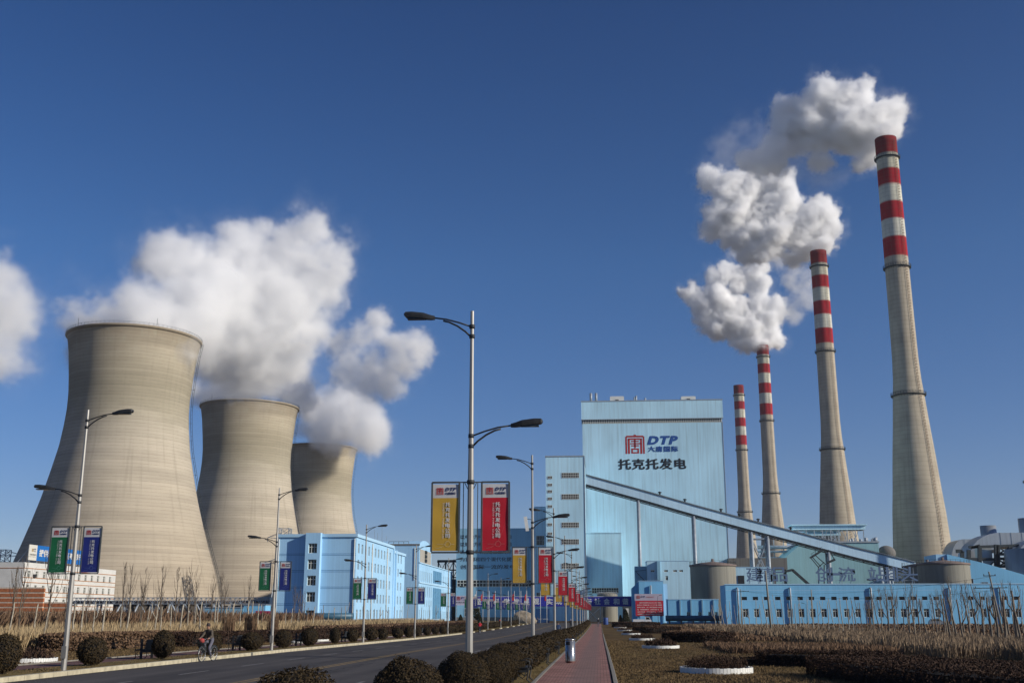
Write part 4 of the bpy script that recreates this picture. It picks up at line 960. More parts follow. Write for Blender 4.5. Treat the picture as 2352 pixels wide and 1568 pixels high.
for x0, x1, y, Y in ((1822,1988,1210,500),(1855,1930,1223,520)):
    mb = MB(); a = at(x0,y,Y); b = at(x1,y,Y); mb.box(a[0],b[0],Y,Y+9,a[2]-1.2,a[2]+.6); mb.box(a[0]-1,b[0]+.6,Y-1,Y+9.6,a[2]+.6,a[2]+1.1)
    mb.build('canopy', 'boiler_blue', t); mb = MB()
    for x in np.linspace(a[0]+2, b[0]-1, 9): mb.beam((x,Y+.3,z1),(x,Y+.3,a[2]-1), .35)
    for x in np.linspace(a[0]+12, b[0]-6, 4): mb.beam((x,Y+.3,z1),(x+3,Y+.3,a[2]-1), .22); mb.beam((x+3,Y+.3,z1),(x,Y+.3,a[2]-1), .22)
    mb.build('canopy_post', 'steel_grey', t)
mb = MB(); rn = random.Random(4)
for k in range(16): x = q(1945,1245)[0]+rn.uniform(0, 14); mb.tube([(x,474,z1+.5),(x,474,z1+1.6+rn.random())], rn.uniform(.2,.7), 8)
mb.build('roof_insulator', 'steel_grey', t)
t = thing('concrete_bunker', 'rust streaked grey concrete box behind the conveyor trestle', 'concrete structure', (75, 450, GZ)); mb = MB()
a = at(1673,1281,445); b = at(1809,1307,445); mb.box(a[0],b[0],445,452,b[2],a[2]); mb.build('wall', 'wall_grey', t)
mb = MB()
for x in np.linspace(a[0]+.8, b[0]-.8, 6): mb.box(x-.5,x+.5,446,447,GZ,b[2])
mb.build('pier', 'wall_grey', t)
mb = MB(); c = at(1820,1302,444); d = at(1862,1345,444)
for dy in (0, .9): mb.beam((b[0]-1,444+dy,b[2]-.8),(c[0],444+dy,c[2]-1), .9); mb.beam((c[0],444+dy,c[2]-1),(d[0],444+dy,d[2]), .9)
mb.build('duct', 'steel_dark', t)
A = at(1684,1300,400); B_ = at(1770,1300,400)
t = simple_block('pale_shed', 'pale blue shed with one dark doorway behind the trestle legs', 'shed', at(1692,0,400)[0], at(1775,0,400)[0], 400, 410, at(1700,1302,400)[2], 'boiler_blue')
mb = MB(); a = at(1698,0,399.8)[0]; b = at(1713,0,399.8)[0]; mb.box(a,b,399.8,399.95,GZ,at(1700,1321,400)[2]); mb.build('doorway', 'black', t)
t = thing('pipe_bridge', 'pale pipes carried on a steel frame behind the trestle', 'pipe bridge', (80, 490, GZ)); mb = MB()
for y, r in ((1256,.8),(1266,.5),(1281,.5)): a = at(1772,y,488); b = at(1862,y,488); mb.tube([(a[0]-6,488,a[2]),(b[0],488,b[2])], r, 10)
mb.build('pipe', 'steel_grey', t); mb = MB()
for p in (1778,1800,1822): mb = MB(); a = at(p,1252,489); mb.beam((a[0],489.5,GZ),(a[0],489.5,a[2]+3), .4); mb.build('post', 'steel_grey', t)
t = thing('pipe_rack', 'low steel frame with pipes between the twin tanks and the teal building', 'pipe rack', (108, 400, GZ)); mb = MB()
for x in (96.5,99,102.5): mb.beam((x,400,GZ),(x,400,14), .5)
for z in (13.8,11): mb.tube([(94,400,z),(106,400,z)], .35, 8)
mb.box(97,101,401,404,7.5,12.5); mb.build('frame', 'steel_grey', t)
t = thing('round_duct', 'dark spherical duct bend half hidden behind the nearest chimney base', 'duct', (133, 505, 17)); mb = MB()
c = at(2036,1270,505); prf = [(4*cos(a), c[2]+3.4*sin(a)) for a in np.linspace(-pi/2, pi/2, 14)]; mb.rev(c[0], 505, [(max(r,.05), z) for r, z in prf], 24); mb.build('shell', 'wall_grey', t)

# --- inclined blue gallery at far right, ducts behind
t = thing('sloping_gallery', 'solid bright blue gallery whose roof slopes down to the right edge', 'industrial building', (140, 390, GZ)); 
a = at(2175,1272,385); b = at(2352,1319,385); c = at(2430,1342,385)
mb = MB(); top = [(a[0],a[2]),(at(2262,1293,385)[0],at(2262,1293,385)[2]),(b[0],b[2]),(c[0],c[2])]
pts = [(a[0],GZ),(c[0],GZ)]+top[::-1]; mb.prism(pts, 385, 395); mb.build('wall', 'low_blue', t)
mb = MB(); mb.box(a[0]-3.4,a[0]-.05,386,400,GZ,a[2]); mb.build('end_wall', 'office_blue', t)
for p, y in ((2228,1335),(2262,1343),(2295,1350)): w0 = at(p,y,385); window(t, (0,385,0), X_, FR, w0[0]-1, w0[0]+1.1, w0[2]-.8, w0[2]+1, depth=-.05, bars=(.5,), hbars=(), glass='glass_dark', frame='steel_grey')
def duct(label, x0, xm, x1, ytop, ymid, ybot, Y, D=14):
    """elbow duct: quarter bend falling to the left, flat run to the right"""
    t = thing('metal_duct', label, 'duct', (at(xm,ytop,Y)[0], Y+D/2, GZ), 'shiny metal flue ducts behind the blue gallery')
    X0, Xm, X1 = at(x0,1240,Y)[0], at(xm,1240,Y)[0], at(x1,1240,Y)[0]; Zt, Zm, Zb = at(x0,ytop,Y)[2], at(x0,ymid,Y)[2], at(x0,ybot,Y)[2]
    top = [(X0+(Xm-X0)*(1-cos(a)), Zb+(Zt-Zb)*sin(a)) for a in np.linspace(0, pi/2, 12)]
    w_ = (Zt-Zm); low = [(max(X0+w_*.75, min(Xm, x+w_*.35)), max(Zb, z-w_)) for x, z in top]
    mb = MB()
    for i in range(len(top)-1):
        t0, t1, l0, l1 = top[i], top[i+1], low[i], low[i+1]
        mb.quad((l0[0],Y,l0[1]),(l1[0],Y,l1[1]),(t1[0],Y,t1[1]),(t0[0],Y,t0[1])); mb.quad((t0[0],Y,t0[1]),(t1[0],Y,t1[1]),(t1[0],Y+D,t1[1]),(t0[0],Y+D,t0[1]))
        mb.quad((l1[0],Y,l1[1]),(l0[0],Y,l0[1]),(l0[0],Y+D,l0[1]),(l1[0],Y+D,l1[1]))
    mb.build('bend', 'alu', t); mb = MB(); mb.box(Xm,X1,Y,Y+D,Zm,Zt-.05)
    mb.build('flat_run', 'alu', t)
    for x in np.linspace(Xm+.2, X1-.2, max(2, int((X1-Xm)/3))): mb = MB(); mb.box(x-.12,x+.12,Y-.12,Y-.01,Zm,Zt); mb.build('stiffener_rib', 'steel_grey', t)
duct('shiny curved metal duct nearest the chimney foot', 2180, 2214, 2290, 1237.5, 1268, 1296, 500)
duct('larger shiny metal duct bend in the middle of the duct group', 2218, 2298, 2400, 1223, 1256, 1296, 450)
duct('shiny metal duct bend cut off by the right edge of the photo', 2328, 2400, 2460, 1234, 1262, 1294, 430)
for p0, p1, yt, yb, Y, lb in ((2251,2287,1207,1240,470,'upright shiny metal stack above the curved ducts'),(2338,2375,1190,1230,462,'upright shiny metal stack cut by the right edge of the photo')):
    a = at(p0,yt,Y); b = at(p1,yt,Y); r = (b[0]-a[0])/2; t = thing('metal_stack', lb, 'metal stack', ((a[0]+b[0])/2, Y, a[2]-10)); mb = MB()
    mb.rev((a[0]+b[0])/2, Y, [(r,a[2]-11),(r,a[2]),(r-.25,a[2]),(r-.25,a[2]-9)], 32); mb.build('shell', 'alu', t)
t = thing('duct_frame', 'dark steel frame holding up the shiny metal ducts', 'steel frame', (180, 440, GZ)); mb = MB()
P = lambda x, y: at(x, y, 436)
def bb(p, q, w_=.8): mb.beam(P(*p), P(*q), w_)
for a, b in (((2250,1252),(2250,1330)),((2288,1250),(2288,1330)),((2292,1252),(2292,1330)),((2320,1254),(2320,1330)),((2225,1262),(2225,1330)),((2196,1265),(2210,1265)),((2210,1265),(2210,1330))): bb(a, b, 1.3)
for a, b in (((2225,1256),(2340,1252)),((2200,1283),(2290,1284)),((2290,1272),(2322,1272)),((2290,1282),(2322,1283)),((2292,1300),(2322,1300)),((2230,1258),(2250,1252))): bb(a, b, 1.0)
for a, b in (((2293,1256),(2319,1272)),((2319,1256),(2293,1272)),((2293,1285),(2319,1300)),((2319,1285),(2293,1300)),((2265,1308),(2285,1286))): bb(a, b, .5)
mb.build('frame', 'steel_dark', t)
mb = MB(); a = P(2256,1253); b = P(2284,1281); mb.box(a[0],b[0],438,445,b[2],a[2]); a = P(2256,1286); mb.poly([P(2256,1286),P(2262,1303),P(2276,1303),P(2284,1286)]); mb.build('hopper', 'alu', t)
c = at(2352,1256,410); X0 = at(2319,1280,410)[0]
t = thing('storage_tank', 'tall grey metal tank at the right edge of the photo', 'tank', (X0+18, 424, GZ)); mb = MB(); mb.rev(X0+18, 424, [(14,GZ),(14,c[2]),(.1,c[2]+.5)], 64); mb.build('wall', 'alu', t)
a = at(2351,1100,400); t = thing('mast', 'thin dark mast tip at the right edge above the ducts', 'mast', (a[0]+.7,400,GZ)); mb = MB(); mb.tube([(a[0]+.7,400,GZ),(a[0]+.7,400,a[2])], [1.0,.55], 8); mb.tube([(a[0]+.7,400,a[2]),(a[0]+.7,400,a[2]+4)], .06, 5); mb.box(a[0]-.2,a[0]+1.6,399.4,400.6,a[2]-1.4,a[2]-.6); mb.build('pole', 'steel_dark', t)

# --- white building on the left, with rooftop sign
t = thing('white_office', 'white four storey building with orange lines and a sign on its roof', 'office building', (-165, 310, GZ))
wx, wy0, wy1, wh = -154, 287.7, 345, 15.6
mb = MB(); hs_ = []
for f in range(4):
    for k in range(13): s = 2.2+k*4.2; z0 = 1.3+f*3.7-.4; hs_.append((s, s+1.5, z0, z0+1.9))
wall(mb, (wx,wy0,GZ), Y_, RT, wy1-wy0, wh-GZ, hs_, .3)
wall(mb, (wx-30,wy0,GZ), X_, FR, 30, wh-GZ); mb.quad((wx-30,wy0,wh),(wx,wy0,wh),(wx,wy1,wh),(wx-30,wy1,wh)); mb.quad((wx,wy1,GZ),(wx-30,wy1,GZ),(wx-30,wy1,wh),(wx,wy1,wh)); mb.build('wall', 'white_wall', t)
for h in hs_: window(t, (wx,wy0,GZ), Y_, RT, *h, depth=.3, bars=(.5,), hbars=(.3,), fw=.1)
mb = MB()
for f in range(4):
    for dz in (.65, 3.1): z = f*3.7+dz-.2; mb.box(wx,wx+.12,wy0-.1,wy1,z,z+.16); mb.box(wx-30,wx-.001,wy0-.1,wy0-.005,z,z+.16) if dz > 3 and f == 3 else None
mb.build('orange_line', 'orange_line', t)
mb = MB(); mb.box(wx-30,wx-21,wy0-2.5,wy0,GZ,8); mb.build('porch', mat('green_glass', (.03,.17,.16), .3, 0, .2), t)
mb = MB(); mb.box(wx,wx+.5,wy0+5.0,wy0+6.1,11.7,12.6); mb.build('air_conditioner', 'bin_dark', t)
A = atX(64,1285,wx-.5); B_ = atX(64,1249,wx-.5); y0s = A[1]+0; sgn = thing('rooftop_sign', 'white and blue sign board standing on the white building roof', 'sign', (wx-.5, 300, wh))
z0, z1 = A[2], B_[2]; y1s = atX(205,1270,wx-.5)[1]; yw = atX(84,1270,wx-.5)[1]
mb = MB(); mb.box(wx-.6,wx-.4,y0s,yw,z0,z1,0); mb.box(wx-.6,wx-.41,yw+.01,y1s,z0,z1,1); mb.build('board', ['sign_white','sign_blue'], sgn)
T = lambda s, z: (wx-.36, s, z)
mb = MB(); H_ = z1-z0; W_ = yw-y0s
seal(mb, y0s+W_*.32, z0+H_*.55, H_*.22, T, 0); fit_text(mb, 'DTP', y0s+W_*.55, y0s+W_*.85, z0+H_*.66, z0+H_*.77, T, 1, .03, 1, .2); fit_text(mb, '大唐国际', y0s+W_*.55, y0s+W_*.85, z0+H_*.55, z0+H_*.62, T, 1, 0, 1)
fit_text(mb, '托克托发电公司', y0s+W_*.1, y0s+W_*.92, z0+H_*.30, z0+H_*.42, T, 2, .01, 1); fit_text(mb, 'TUOKETUO POWER CO.,LTD', y0s+W_*.1, y0s+W_*.92, z0+H_*.2, z0+H_*.25, T, 2, 0, 1)
fit_text(mb, '提供清洁能源点亮美好生活', yw+1.2, y1s-1.0, z0+H_*.3, z0+H_*.75, T, 3, .01, 1, 0, 1, .03, (1,0,0), .008)
mb.build('lettering', [mat('pale_gold', (.45,.33,.16)), 'logo_navy', 'black', 'letter_white'], sgn)
mb = MB()
for s in np.linspace(y0s+1, y1s-1, 9): mb.beam((wx-.7,s,wh),(wx-.7,s,z1), .15); mb.beam((wx-.7,s,z1-.5),(wx-4,s,wh), .15)
mb.build('sign_frame', 'steel_grey', sgn)
# banded orange brick stacks
def banded(label, x0p, x1p, yt, yb, Y, n):
    a = at(x0p,yt,Y); b = at(x1p,yb,Y); t = thing('brick_wall', label, 'brick wall', ((a[0]+b[0])/2, Y, GZ), 'orange walls banded with pale courses'); h = (a[2]-GZ)/n
    for k in range(n):
        pass
    mb = MB()
    for k in range(n): mb.box(a[0],b[0],Y,Y+.6,GZ+k*h,GZ+k*h+h*.72,0); mb.box(a[0]+.02,b[0]-.02,Y+.05,Y+.55,GZ+k*h+h*.72,GZ+(k+1)*h,1)
    mb.build('courses', ['brick_orange','stack_pale'], t)
banded('taller orange wall with pale bands at the left edge, before the white building', -30, 97, 1348, 1400, 235, 8)
banded('lower orange wall with pale bands behind the first lamp post', 97.5, 156, 1382, 1404, 236, 5)

# --- truss pipe gallery across the left
t = thing('pipe_gallery', 'pale lattice pipe gallery running in front of the cooling towers', 'pipe gallery', (-110, 262, GZ)); Yg = 262
a = at(163,1372,Yg); b = at(655,1372,Yg); zt, zb = a[2], at(163,1386,Yg)[2]; mb = MB()
for yy in (Yg, Yg+3):
    for z in (zt, zb): mb.beam((a[0],yy,z),(b[0],yy,z), .16)
    n = 44
    for k in range(n+1):
        x = a[0]+(b[0]-a[0])*k/n; mb.beam((x,yy,zb),(x,yy,zt), .10)
        if k < n: x2 = a[0]+(b[0]-a[0])*(k+1)/n; mb.beam((x,yy,zb if k % 2 else zt),(x2,yy,zt if k % 2 else zb), .09)
mb.build('truss', 'steel_grey', t); mb = MB()
for k in range(9): mb = MB(); x = a[0]+(b[0]-a[0])*k/8; mb.beam((x,Yg+.5,GZ),(x,Yg+.5,zb), .35); mb.beam((x,Yg+2.5,GZ),(x,Yg+2.5,zb), .35); mb.beam((x,Yg+.5,zb-.3),(x,Yg+2.5,zb-.3), .3); mb.build('post', 'steel_grey', t)
mb = MB()
for y_, z in ((.7,.3),(1.6,.4),(2.4,.35)): mb.tube([(a[0],Yg+y_,zb+z),(b[0],Yg+y_,zb+z)], z, 8)
mb.build('pipe', mat('pipe_lagging', (.09,.075,.07), .7), t)
mb = MB(); a2 = at(620,1371,Yg-.3); b2 = at(653,1388,Yg-.3); mb.box(a2[0],b2[0],Yg-.35,Yg-.25,b2[2],a2[2]); mb.build('clearance_sign', 'sign_white', t)
def mini(name, label, cat, x0, x1, yt, Y, m, d=4):
    a = at(x0,yt,Y); b = at(x1,yt,Y); t = thing(name, label, cat, ((a[0]+b[0])/2, Y+d/2, GZ)); mb = MB(); mb.box(a[0],b[0],Y,Y+d,GZ,a[2]); mb.build('wall', m, t)
    mb = MB(); mb.box(a[0]-.15,b[0]+.15,Y-.15,Y+d+.15,a[2],a[2]+.18); mb.build('roof', 'steel_grey', t); return t
mini('blue_hut', 'small pale blue hut under the pipe gallery', 'hut', 560, 610, 1389, 250, 'low_blue')
mini('blue_shed', 'long dull blue shed behind the left pollard trees', 'shed', 470, 559, 1395, 256, 'hall_blue')
mini('grey_store', 'grey sheet metal store at the left end of the office block', 'store', 633, 663, 1352, 282, 'wall_grey', 8)
a = at(587,1402,240); b = at(620,1413,240); t = thing('pink_notice', 'small crimson notice board below the pale hut', 'notice board', (a[0]+1.5,240,GZ)); mb = MB(); mb.box(a[0],b[0],240,240.1,b[2],a[2]); mb.build('board', mat('crimson_board', (.36,.02,.08), .6), t); mb = MB()
for x in (a[0]+.3,b[0]-.3): mb = MB(); mb.beam((x,240.15,GZ),(x,240.15,a[2]), .1); mb.build('post', 'steel_grey', t)
t = thing('blue_pipeline', 'thick dark blue insulated pipe lying before the office block', 'pipe', (-67, 246, GZ)); mb = MB()
a, b = at(642,0,246)[0], at(812,0,246)[0]; mb.tube([(a,246,1.55),(b,246,1.55)], .75, 16); mb.build('pipe', 'pipe_blue', t); mb = MB(); mb.box(a,b,245.7,246.3,GZ,.75); mb.build('plinth', 'edging', t)
# low pale wall before the office block
t = thing('compound_wall', 'low pale lattice wall at the foot of the blue office block', 'wall', (-50, 256, GZ)); mb = MB(); mb.box(-56.8,-55.9,262,340,GZ,.9); mb.build('wall', 'edging', t)
# lattice pylons
def pylon(label, px_, yt, Y, wbase, arms):
    p = at(px_, yt, Y); X, Ht = p[0], p[2]; t = thing('power_pylon', label, 'pylon', (X, Y, GZ), 'lattice power pylons'); mb = MB()
    def wd(z): return wbase*(1-z/Ht*.78)/2 if z < Ht*.6 else wbase*(1-.6*.78)/2
    n = 9; zs = [Ht*(1-(1-k/n)**1.15) for k in range(n+1)]
    for k in range(n):
        z0, z1 = zs[k], zs[k+1]; a, b = wd(z0), wd(z1)
        for i in range(4):
            s = [(-1,-1),(1,-1),(1,1),(-1,1)]; u, v = s[i], s[(i+1) % 4]
            A0 = (X+u[0]*a,Y+u[1]*a,z0); A1 = (X+u[0]*b,Y+u[1]*b,z1); B0 = (X+v[0]*a,Y+v[1]*a,z0); B1 = (X+v[0]*b,Y+v[1]*b,z1)
            mb.beam(A0, A1, .28); mb.beam(A0, B1, .16); mb.beam(B0, A1, .16); mb.beam(A1, B1, .14)
    mb.build('lattice', 'steel_grey', t); 
    for zf, L in arms:
        mb = MB(); z = Ht*zf; w_ = wd(z)
        for sx in (-1, 1):
            tip = (X+sx*L, Y, z)
            for yy in (-1, 1):
                mb.beam((X+sx*w_,Y+yy*w_,z-.5), tip, .16); mb.beam((X+sx*w_,Y+yy*w_,z+1.6), tip, .16)
            mb.beam(tip, (tip[0],Y,z-1.8), .22)
        mb.build('cross_arm', 'steel_grey', t)
    return X, Ht
pylon('lattice pylon rising at the left end of the blue office block', 655, 1213, 440, 8, ((.9,7),(.62,8)))
pylon('lattice pylon at the left edge beyond the white building', 8, 1262, 470, 9, ((.92,9),(.7,12)))

# --- blue slogan banner over the gate
t = thing('slogan_banner', 'long blue banner with large white characters stretched over the gateway', 'banner', (-15, 345, GZ)); Yb = 345
a = at(1085,1370,Yb); b = at(1454,1391,Yb); zt, zb = at(1250,1369.6,Yb)[2], at(1250,1391.5,Yb)[2]
mb = MB(); n = 40
for k in range(n):
    x0, x1 = a[0]+(b[0]-a[0])*k/n, a[0]+(b[0]-a[0])*(k+1)/n; w0, w1 = .06*sin(k*1.7), .06*sin((k+1)*1.7)
    mb.quad((x0,Yb+w0,zb),(x1,Yb+w1,zb),(x1,Yb+w1,zt),(x0,Yb+w0,zt))
mb.build('cloth', 'banner_blue', t)
cs = [(1091,'坚'),(1121,'持'),(1151,'科'),(1178.5,'学'),(1208,'发'),(1236,'展'),(1272-9,'观'),(1302-13,'实'),(1319,'现'),(1340,'企'),(1358-2,'业'),(1371,'与'),(1385-1,'社'),(1397,'会'),(1421-4,'和'),(1440,'谐')]
cs = [(1091,'坚'),(1121,'持'),(1152,'科'),(1178,'学'),(1206,'发'),(1234,'展'),(1258.5,'观'),(1284.5,'实'),(1307,'现'),(1330,'企'),(1352,'业'),(1366,'与'),(1377,'社'),(1395,'会')]
X3 = lambda z: (1500+z*.4414)/1.6531
cs = [(X3(718),'坚'),(X3(790),'持'),(X3(872),'科'),(X3(960),'学'),(X3(1043),'发'),(X3(1130),'展'),(X3(1215),'观'),(X3(1330),'实'),(X3(1410),'现'),(X3(1480),'企'),(X3(1555),'业'),(X3(1665),'与'),(X3(1742),'社'),(X3(1822),'会'),(X3(1905),'和'),(X3(1982),'谐')]
mb = MB(); H_ = zt-zb
for p, c_ in cs:
    x = at(p,0,Yb)[0]; fit_text(mb, c_, x-.28*H_*1.1, x+.28*H_*1.1, zb+H_*.18, zb+H_*.82, lambda x, z: (x, Yb-.1, z), 0, .008, 2, 0, 1, .035, (0,-1,0), .008)
mb.build('lettering', 'letter_white', t)
mb = MB()
for z in (zt+.05, zb-.05): mb.beam((a[0],Yb+.3,z),(b[0],Yb+.3,z), .15)
for p in (1100,1379,1453): x = at(p,0,Yb)[0]; mb.tube([(x,Yb+.35,GZ),(x,Yb+.35,zt)], .14, 8)
x = at(1379,0,Yb)[0]; mb.beam((x,Yb+.35,zb-.3),(x-5,Yb+.35,GZ), .12); mb.beam((x-4.5,Yb+.5,zb-.3),(x,Yb+.5,GZ), .12)
mb.build('frame', 'win_frame', t)
t = thing('company_sign', 'white sign panel with red emblem at the left end of the gate banner', 'sign', (-43, 344, GZ)); a = at(1047,1367,344); b = at(1083,1389,344)
mb = MB(); mb.box(a[0],b[0],344,344.15,b[2],a[2]); mb.build('panel', mat('lilac_white', (.50,.46,.56), .6), t)
mb = MB(); T = lambda x, z: (x, 343.95, z); W_, H_ = b[0]-a[0], a[2]-b[2]
seal(mb, a[0]+W_*.06, b[2]+H_*.5, H_*.4, T, 0); fit_text(mb, 'DTP', a[0]+W_*.33, a[0]+W_*.85, b[2]+H_*.66, b[2]+H_*.88, T, 1, .04, 1, .2); fit_text(mb, '大唐国际', a[0]+W_*.33, a[0]+W_*.8, b[2]+H_*.5, b[2]+H_*.61, T, 1, 0, 1); fit_text(mb, '托克托发电公司', a[0]+W_*.03, a[0]+W_*.97, b[2]+H_*.2, b[2]+H_*.38, T, 2, .01, 1)
mb.build('lettering', ['logo_red','logo_navy','black'], t); mb = MB()
for x in (a[0]+.2,b[0]-.2): mb = MB(); mb.beam((x,344.3,GZ),(x,344.3,a[2]), .18); mb.build('post', 'steel_grey', t)

# --- red billboard
t = thing('billboard', 'red billboard with six lines of white text and a pale header', 'billboard', (13, 300, GZ)); Yb = 300
a = at(1459,1363,Yb); b = at(1524.5,1413.5,Yb); zh = at(1459,1378.5,Yb)[2]; mb = MB()
mb.box(a[0],b[0],Yb,Yb+.3,b[2],zh,0); mb.box(a[0]-.2,b[0]-.2,Yb-.01,Yb+.3,zh+.01,a[2],1); mb.build('panel', ['bill_red','bill_head'], t)
mb = MB(); T = lambda x, z: (x, Yb-.08, z); W_ = b[0]-a[0]
LL = ['    高举中国特色社会主义伟大旗帜，', '以邓小平理论和“三个代表”重要', '思想为指导，深入贯彻落实科学发展', '观，继续解放思想，坚持改革开放，推', '动科学发展，促进社会和谐，为夺取', '全面建设小康社会新胜利而奋斗！']
hh_ = (zh-b[2])/6.7
for k, s_ in enumerate(LL):
    z = zh-hh_*(.95+k); x0 = a[0]+W_*(.14 if k == 0 else .06); fit_text(mb, s_.strip(), x0, b[0]-W_*.06, z-hh_*.27, z+hh_*.27, T, 0, .012, 1)
T = lambda x, z: (x, Yb-.09, z); seal(mb, a[0]+.35, zh+.5, .85, T, 1); fit_text(mb, 'DTP', a[0]+1.4, a[0]+2.6, zh+.75, zh+1.2, T, 2, .03, 1, .2); fit_text(mb, '托克托发电公司', a[0]+2.9, a[0]+4.9, zh+.75, zh+1.1, T, 1, .01, 1)
mb.build('lettering', ['letter_white','logo_red','logo_navy'], t); mb = MB()
for x in (a[0]+.8,a[0]+W_*.55,b[0]-.6): mb.box(x-.35,x+.35,Yb+.35,Yb+.8,GZ,a[2]-.2)
mb.build('support', 'low_blue', t)

# ------------------------------------------------------------------ street lamps with banners
LH = 9.98
def banner_mesh(kind):
    """one framed cloth banner, 0.66 x 1.74 m, centred on x=0, top at z=0"""
    w_, h = .70, 1.75; cl = MB(); N = 24
    for i in range(N):
        z0, z1 = -.03-(h-.06)*i/N, -.03-(h-.06)*(i+1)/N
        for j in range(5):
            x0, x1 = -w_/2+.02+(w_-.04)*j/5, -w_/2+.02+(w_-.04)*(j+1)/5
            top = -.38; f = lambda x, z: (x, .005*sin(z*6+x*4), z)
            if z0 > top > z1:
                cl.quad(f(x0,top),f(x1,top),f(x1,z0),f(x0,z0),0); cl.quad(f(x0,z1),f(x1,z1),f(x1,top),f(x0,top),1)
            else: cl.quad(f(x0,z1),f(x1,z1),f(x1,z0),f(x0,z0),0 if z1 >= top else 1)
    for side in (-1, 1):   # printed on both faces
        T = lambda x, z: (-x*side, .008*side+.005*sin(z*6-x*side*4), z)
        seal(cl, -.24, -.30, .185, T, 2)
        NN = (0,-1 if side < 0 else 1,0); fit_text(cl, 'DTP', .0, .27, -.20, -.115, T, 3, .01, 2, .2, 1.15, .02, NN, .0015); fit_text(cl, '大唐国际', -.01, .265, -.29, -.23, T, 3, 0, 1, 0, 1.05, .02, NN, .0015)
        for k, ch in enumerate('托克托发电公司'):
            z = -.55-k*.132; fit_text(cl, ch, .0, .12, z-.055, z+.055, T, 4, .005, 1, 0, 1, .03, NN, .0015)
        vf = text('TUOKETUO  POWER  CO.,LTD', 0, 1, 'LEFT'); bb_ = bounds(vf); L = .92/(bb_[1]-bb_[0])
        cl.add(vf, lambda v: T(-.085+(v[1]-bb_[2])*L*1.0, -.5-(v[0]-bb_[0])*L), 4)
        # thin sweeping line and ring printed at the foot
        prev = None
        for k in range(13):
            a = k/12; x = -.24+.50*a; z = -1.66+.06*a+.62*a**3
            if prev: cl.quad(T(prev[0],prev[1]-.004),T(x,z-.004),T(x,z+.004),T(prev[0],prev[1]+.004),5)
            prev = (x, z)
        for k in range(20):
            a, b = 2*pi*k/20, 2*pi*(k+1)/20; c_ = (.07,-1.55); q = lambda r, t: T(c_[0]+r*cos(t), c_[1]+r*sin(t))
            cl.quad(q(.066,a),q(.066,b),q(.075,b),q(.075,a),5)
        cl.quad(T(-.2,-1.556),T(.0,-1.556),T(.0,-1.548),T(-.2,-1.548),5); cl.quad(T(.14,-1.556),T(.24,-1.556),T(.24,-1.548),T(.14,-1.548),5)
    me = bpy.data.meshes.new('banner'); me.from_pydata(cl.v, [], cl.f)
    for m in ('white_cloth', kind+'_cloth', 'logo_red', 'logo_navy', 'letter_white', 'faint_'+kind): me.materials.append(M[m])
    me.polygons.foreach_set('material_index', cl.m); me.update(); return me
M['faint_yellow'] = mat('faint_yellow', (.62,.50,.25), .6); M['faint_red'] = mat('faint_red', (.55,.13,.13), .6); M['faint_green'] = mat('faint_green', (.10,.32,.22), .6); M['faint_blue'] = mat('faint_blue', (.10,.16,.40), .6)
BM = {k: banner_mesh(k) for k in ('yellow','red','green','blue')}
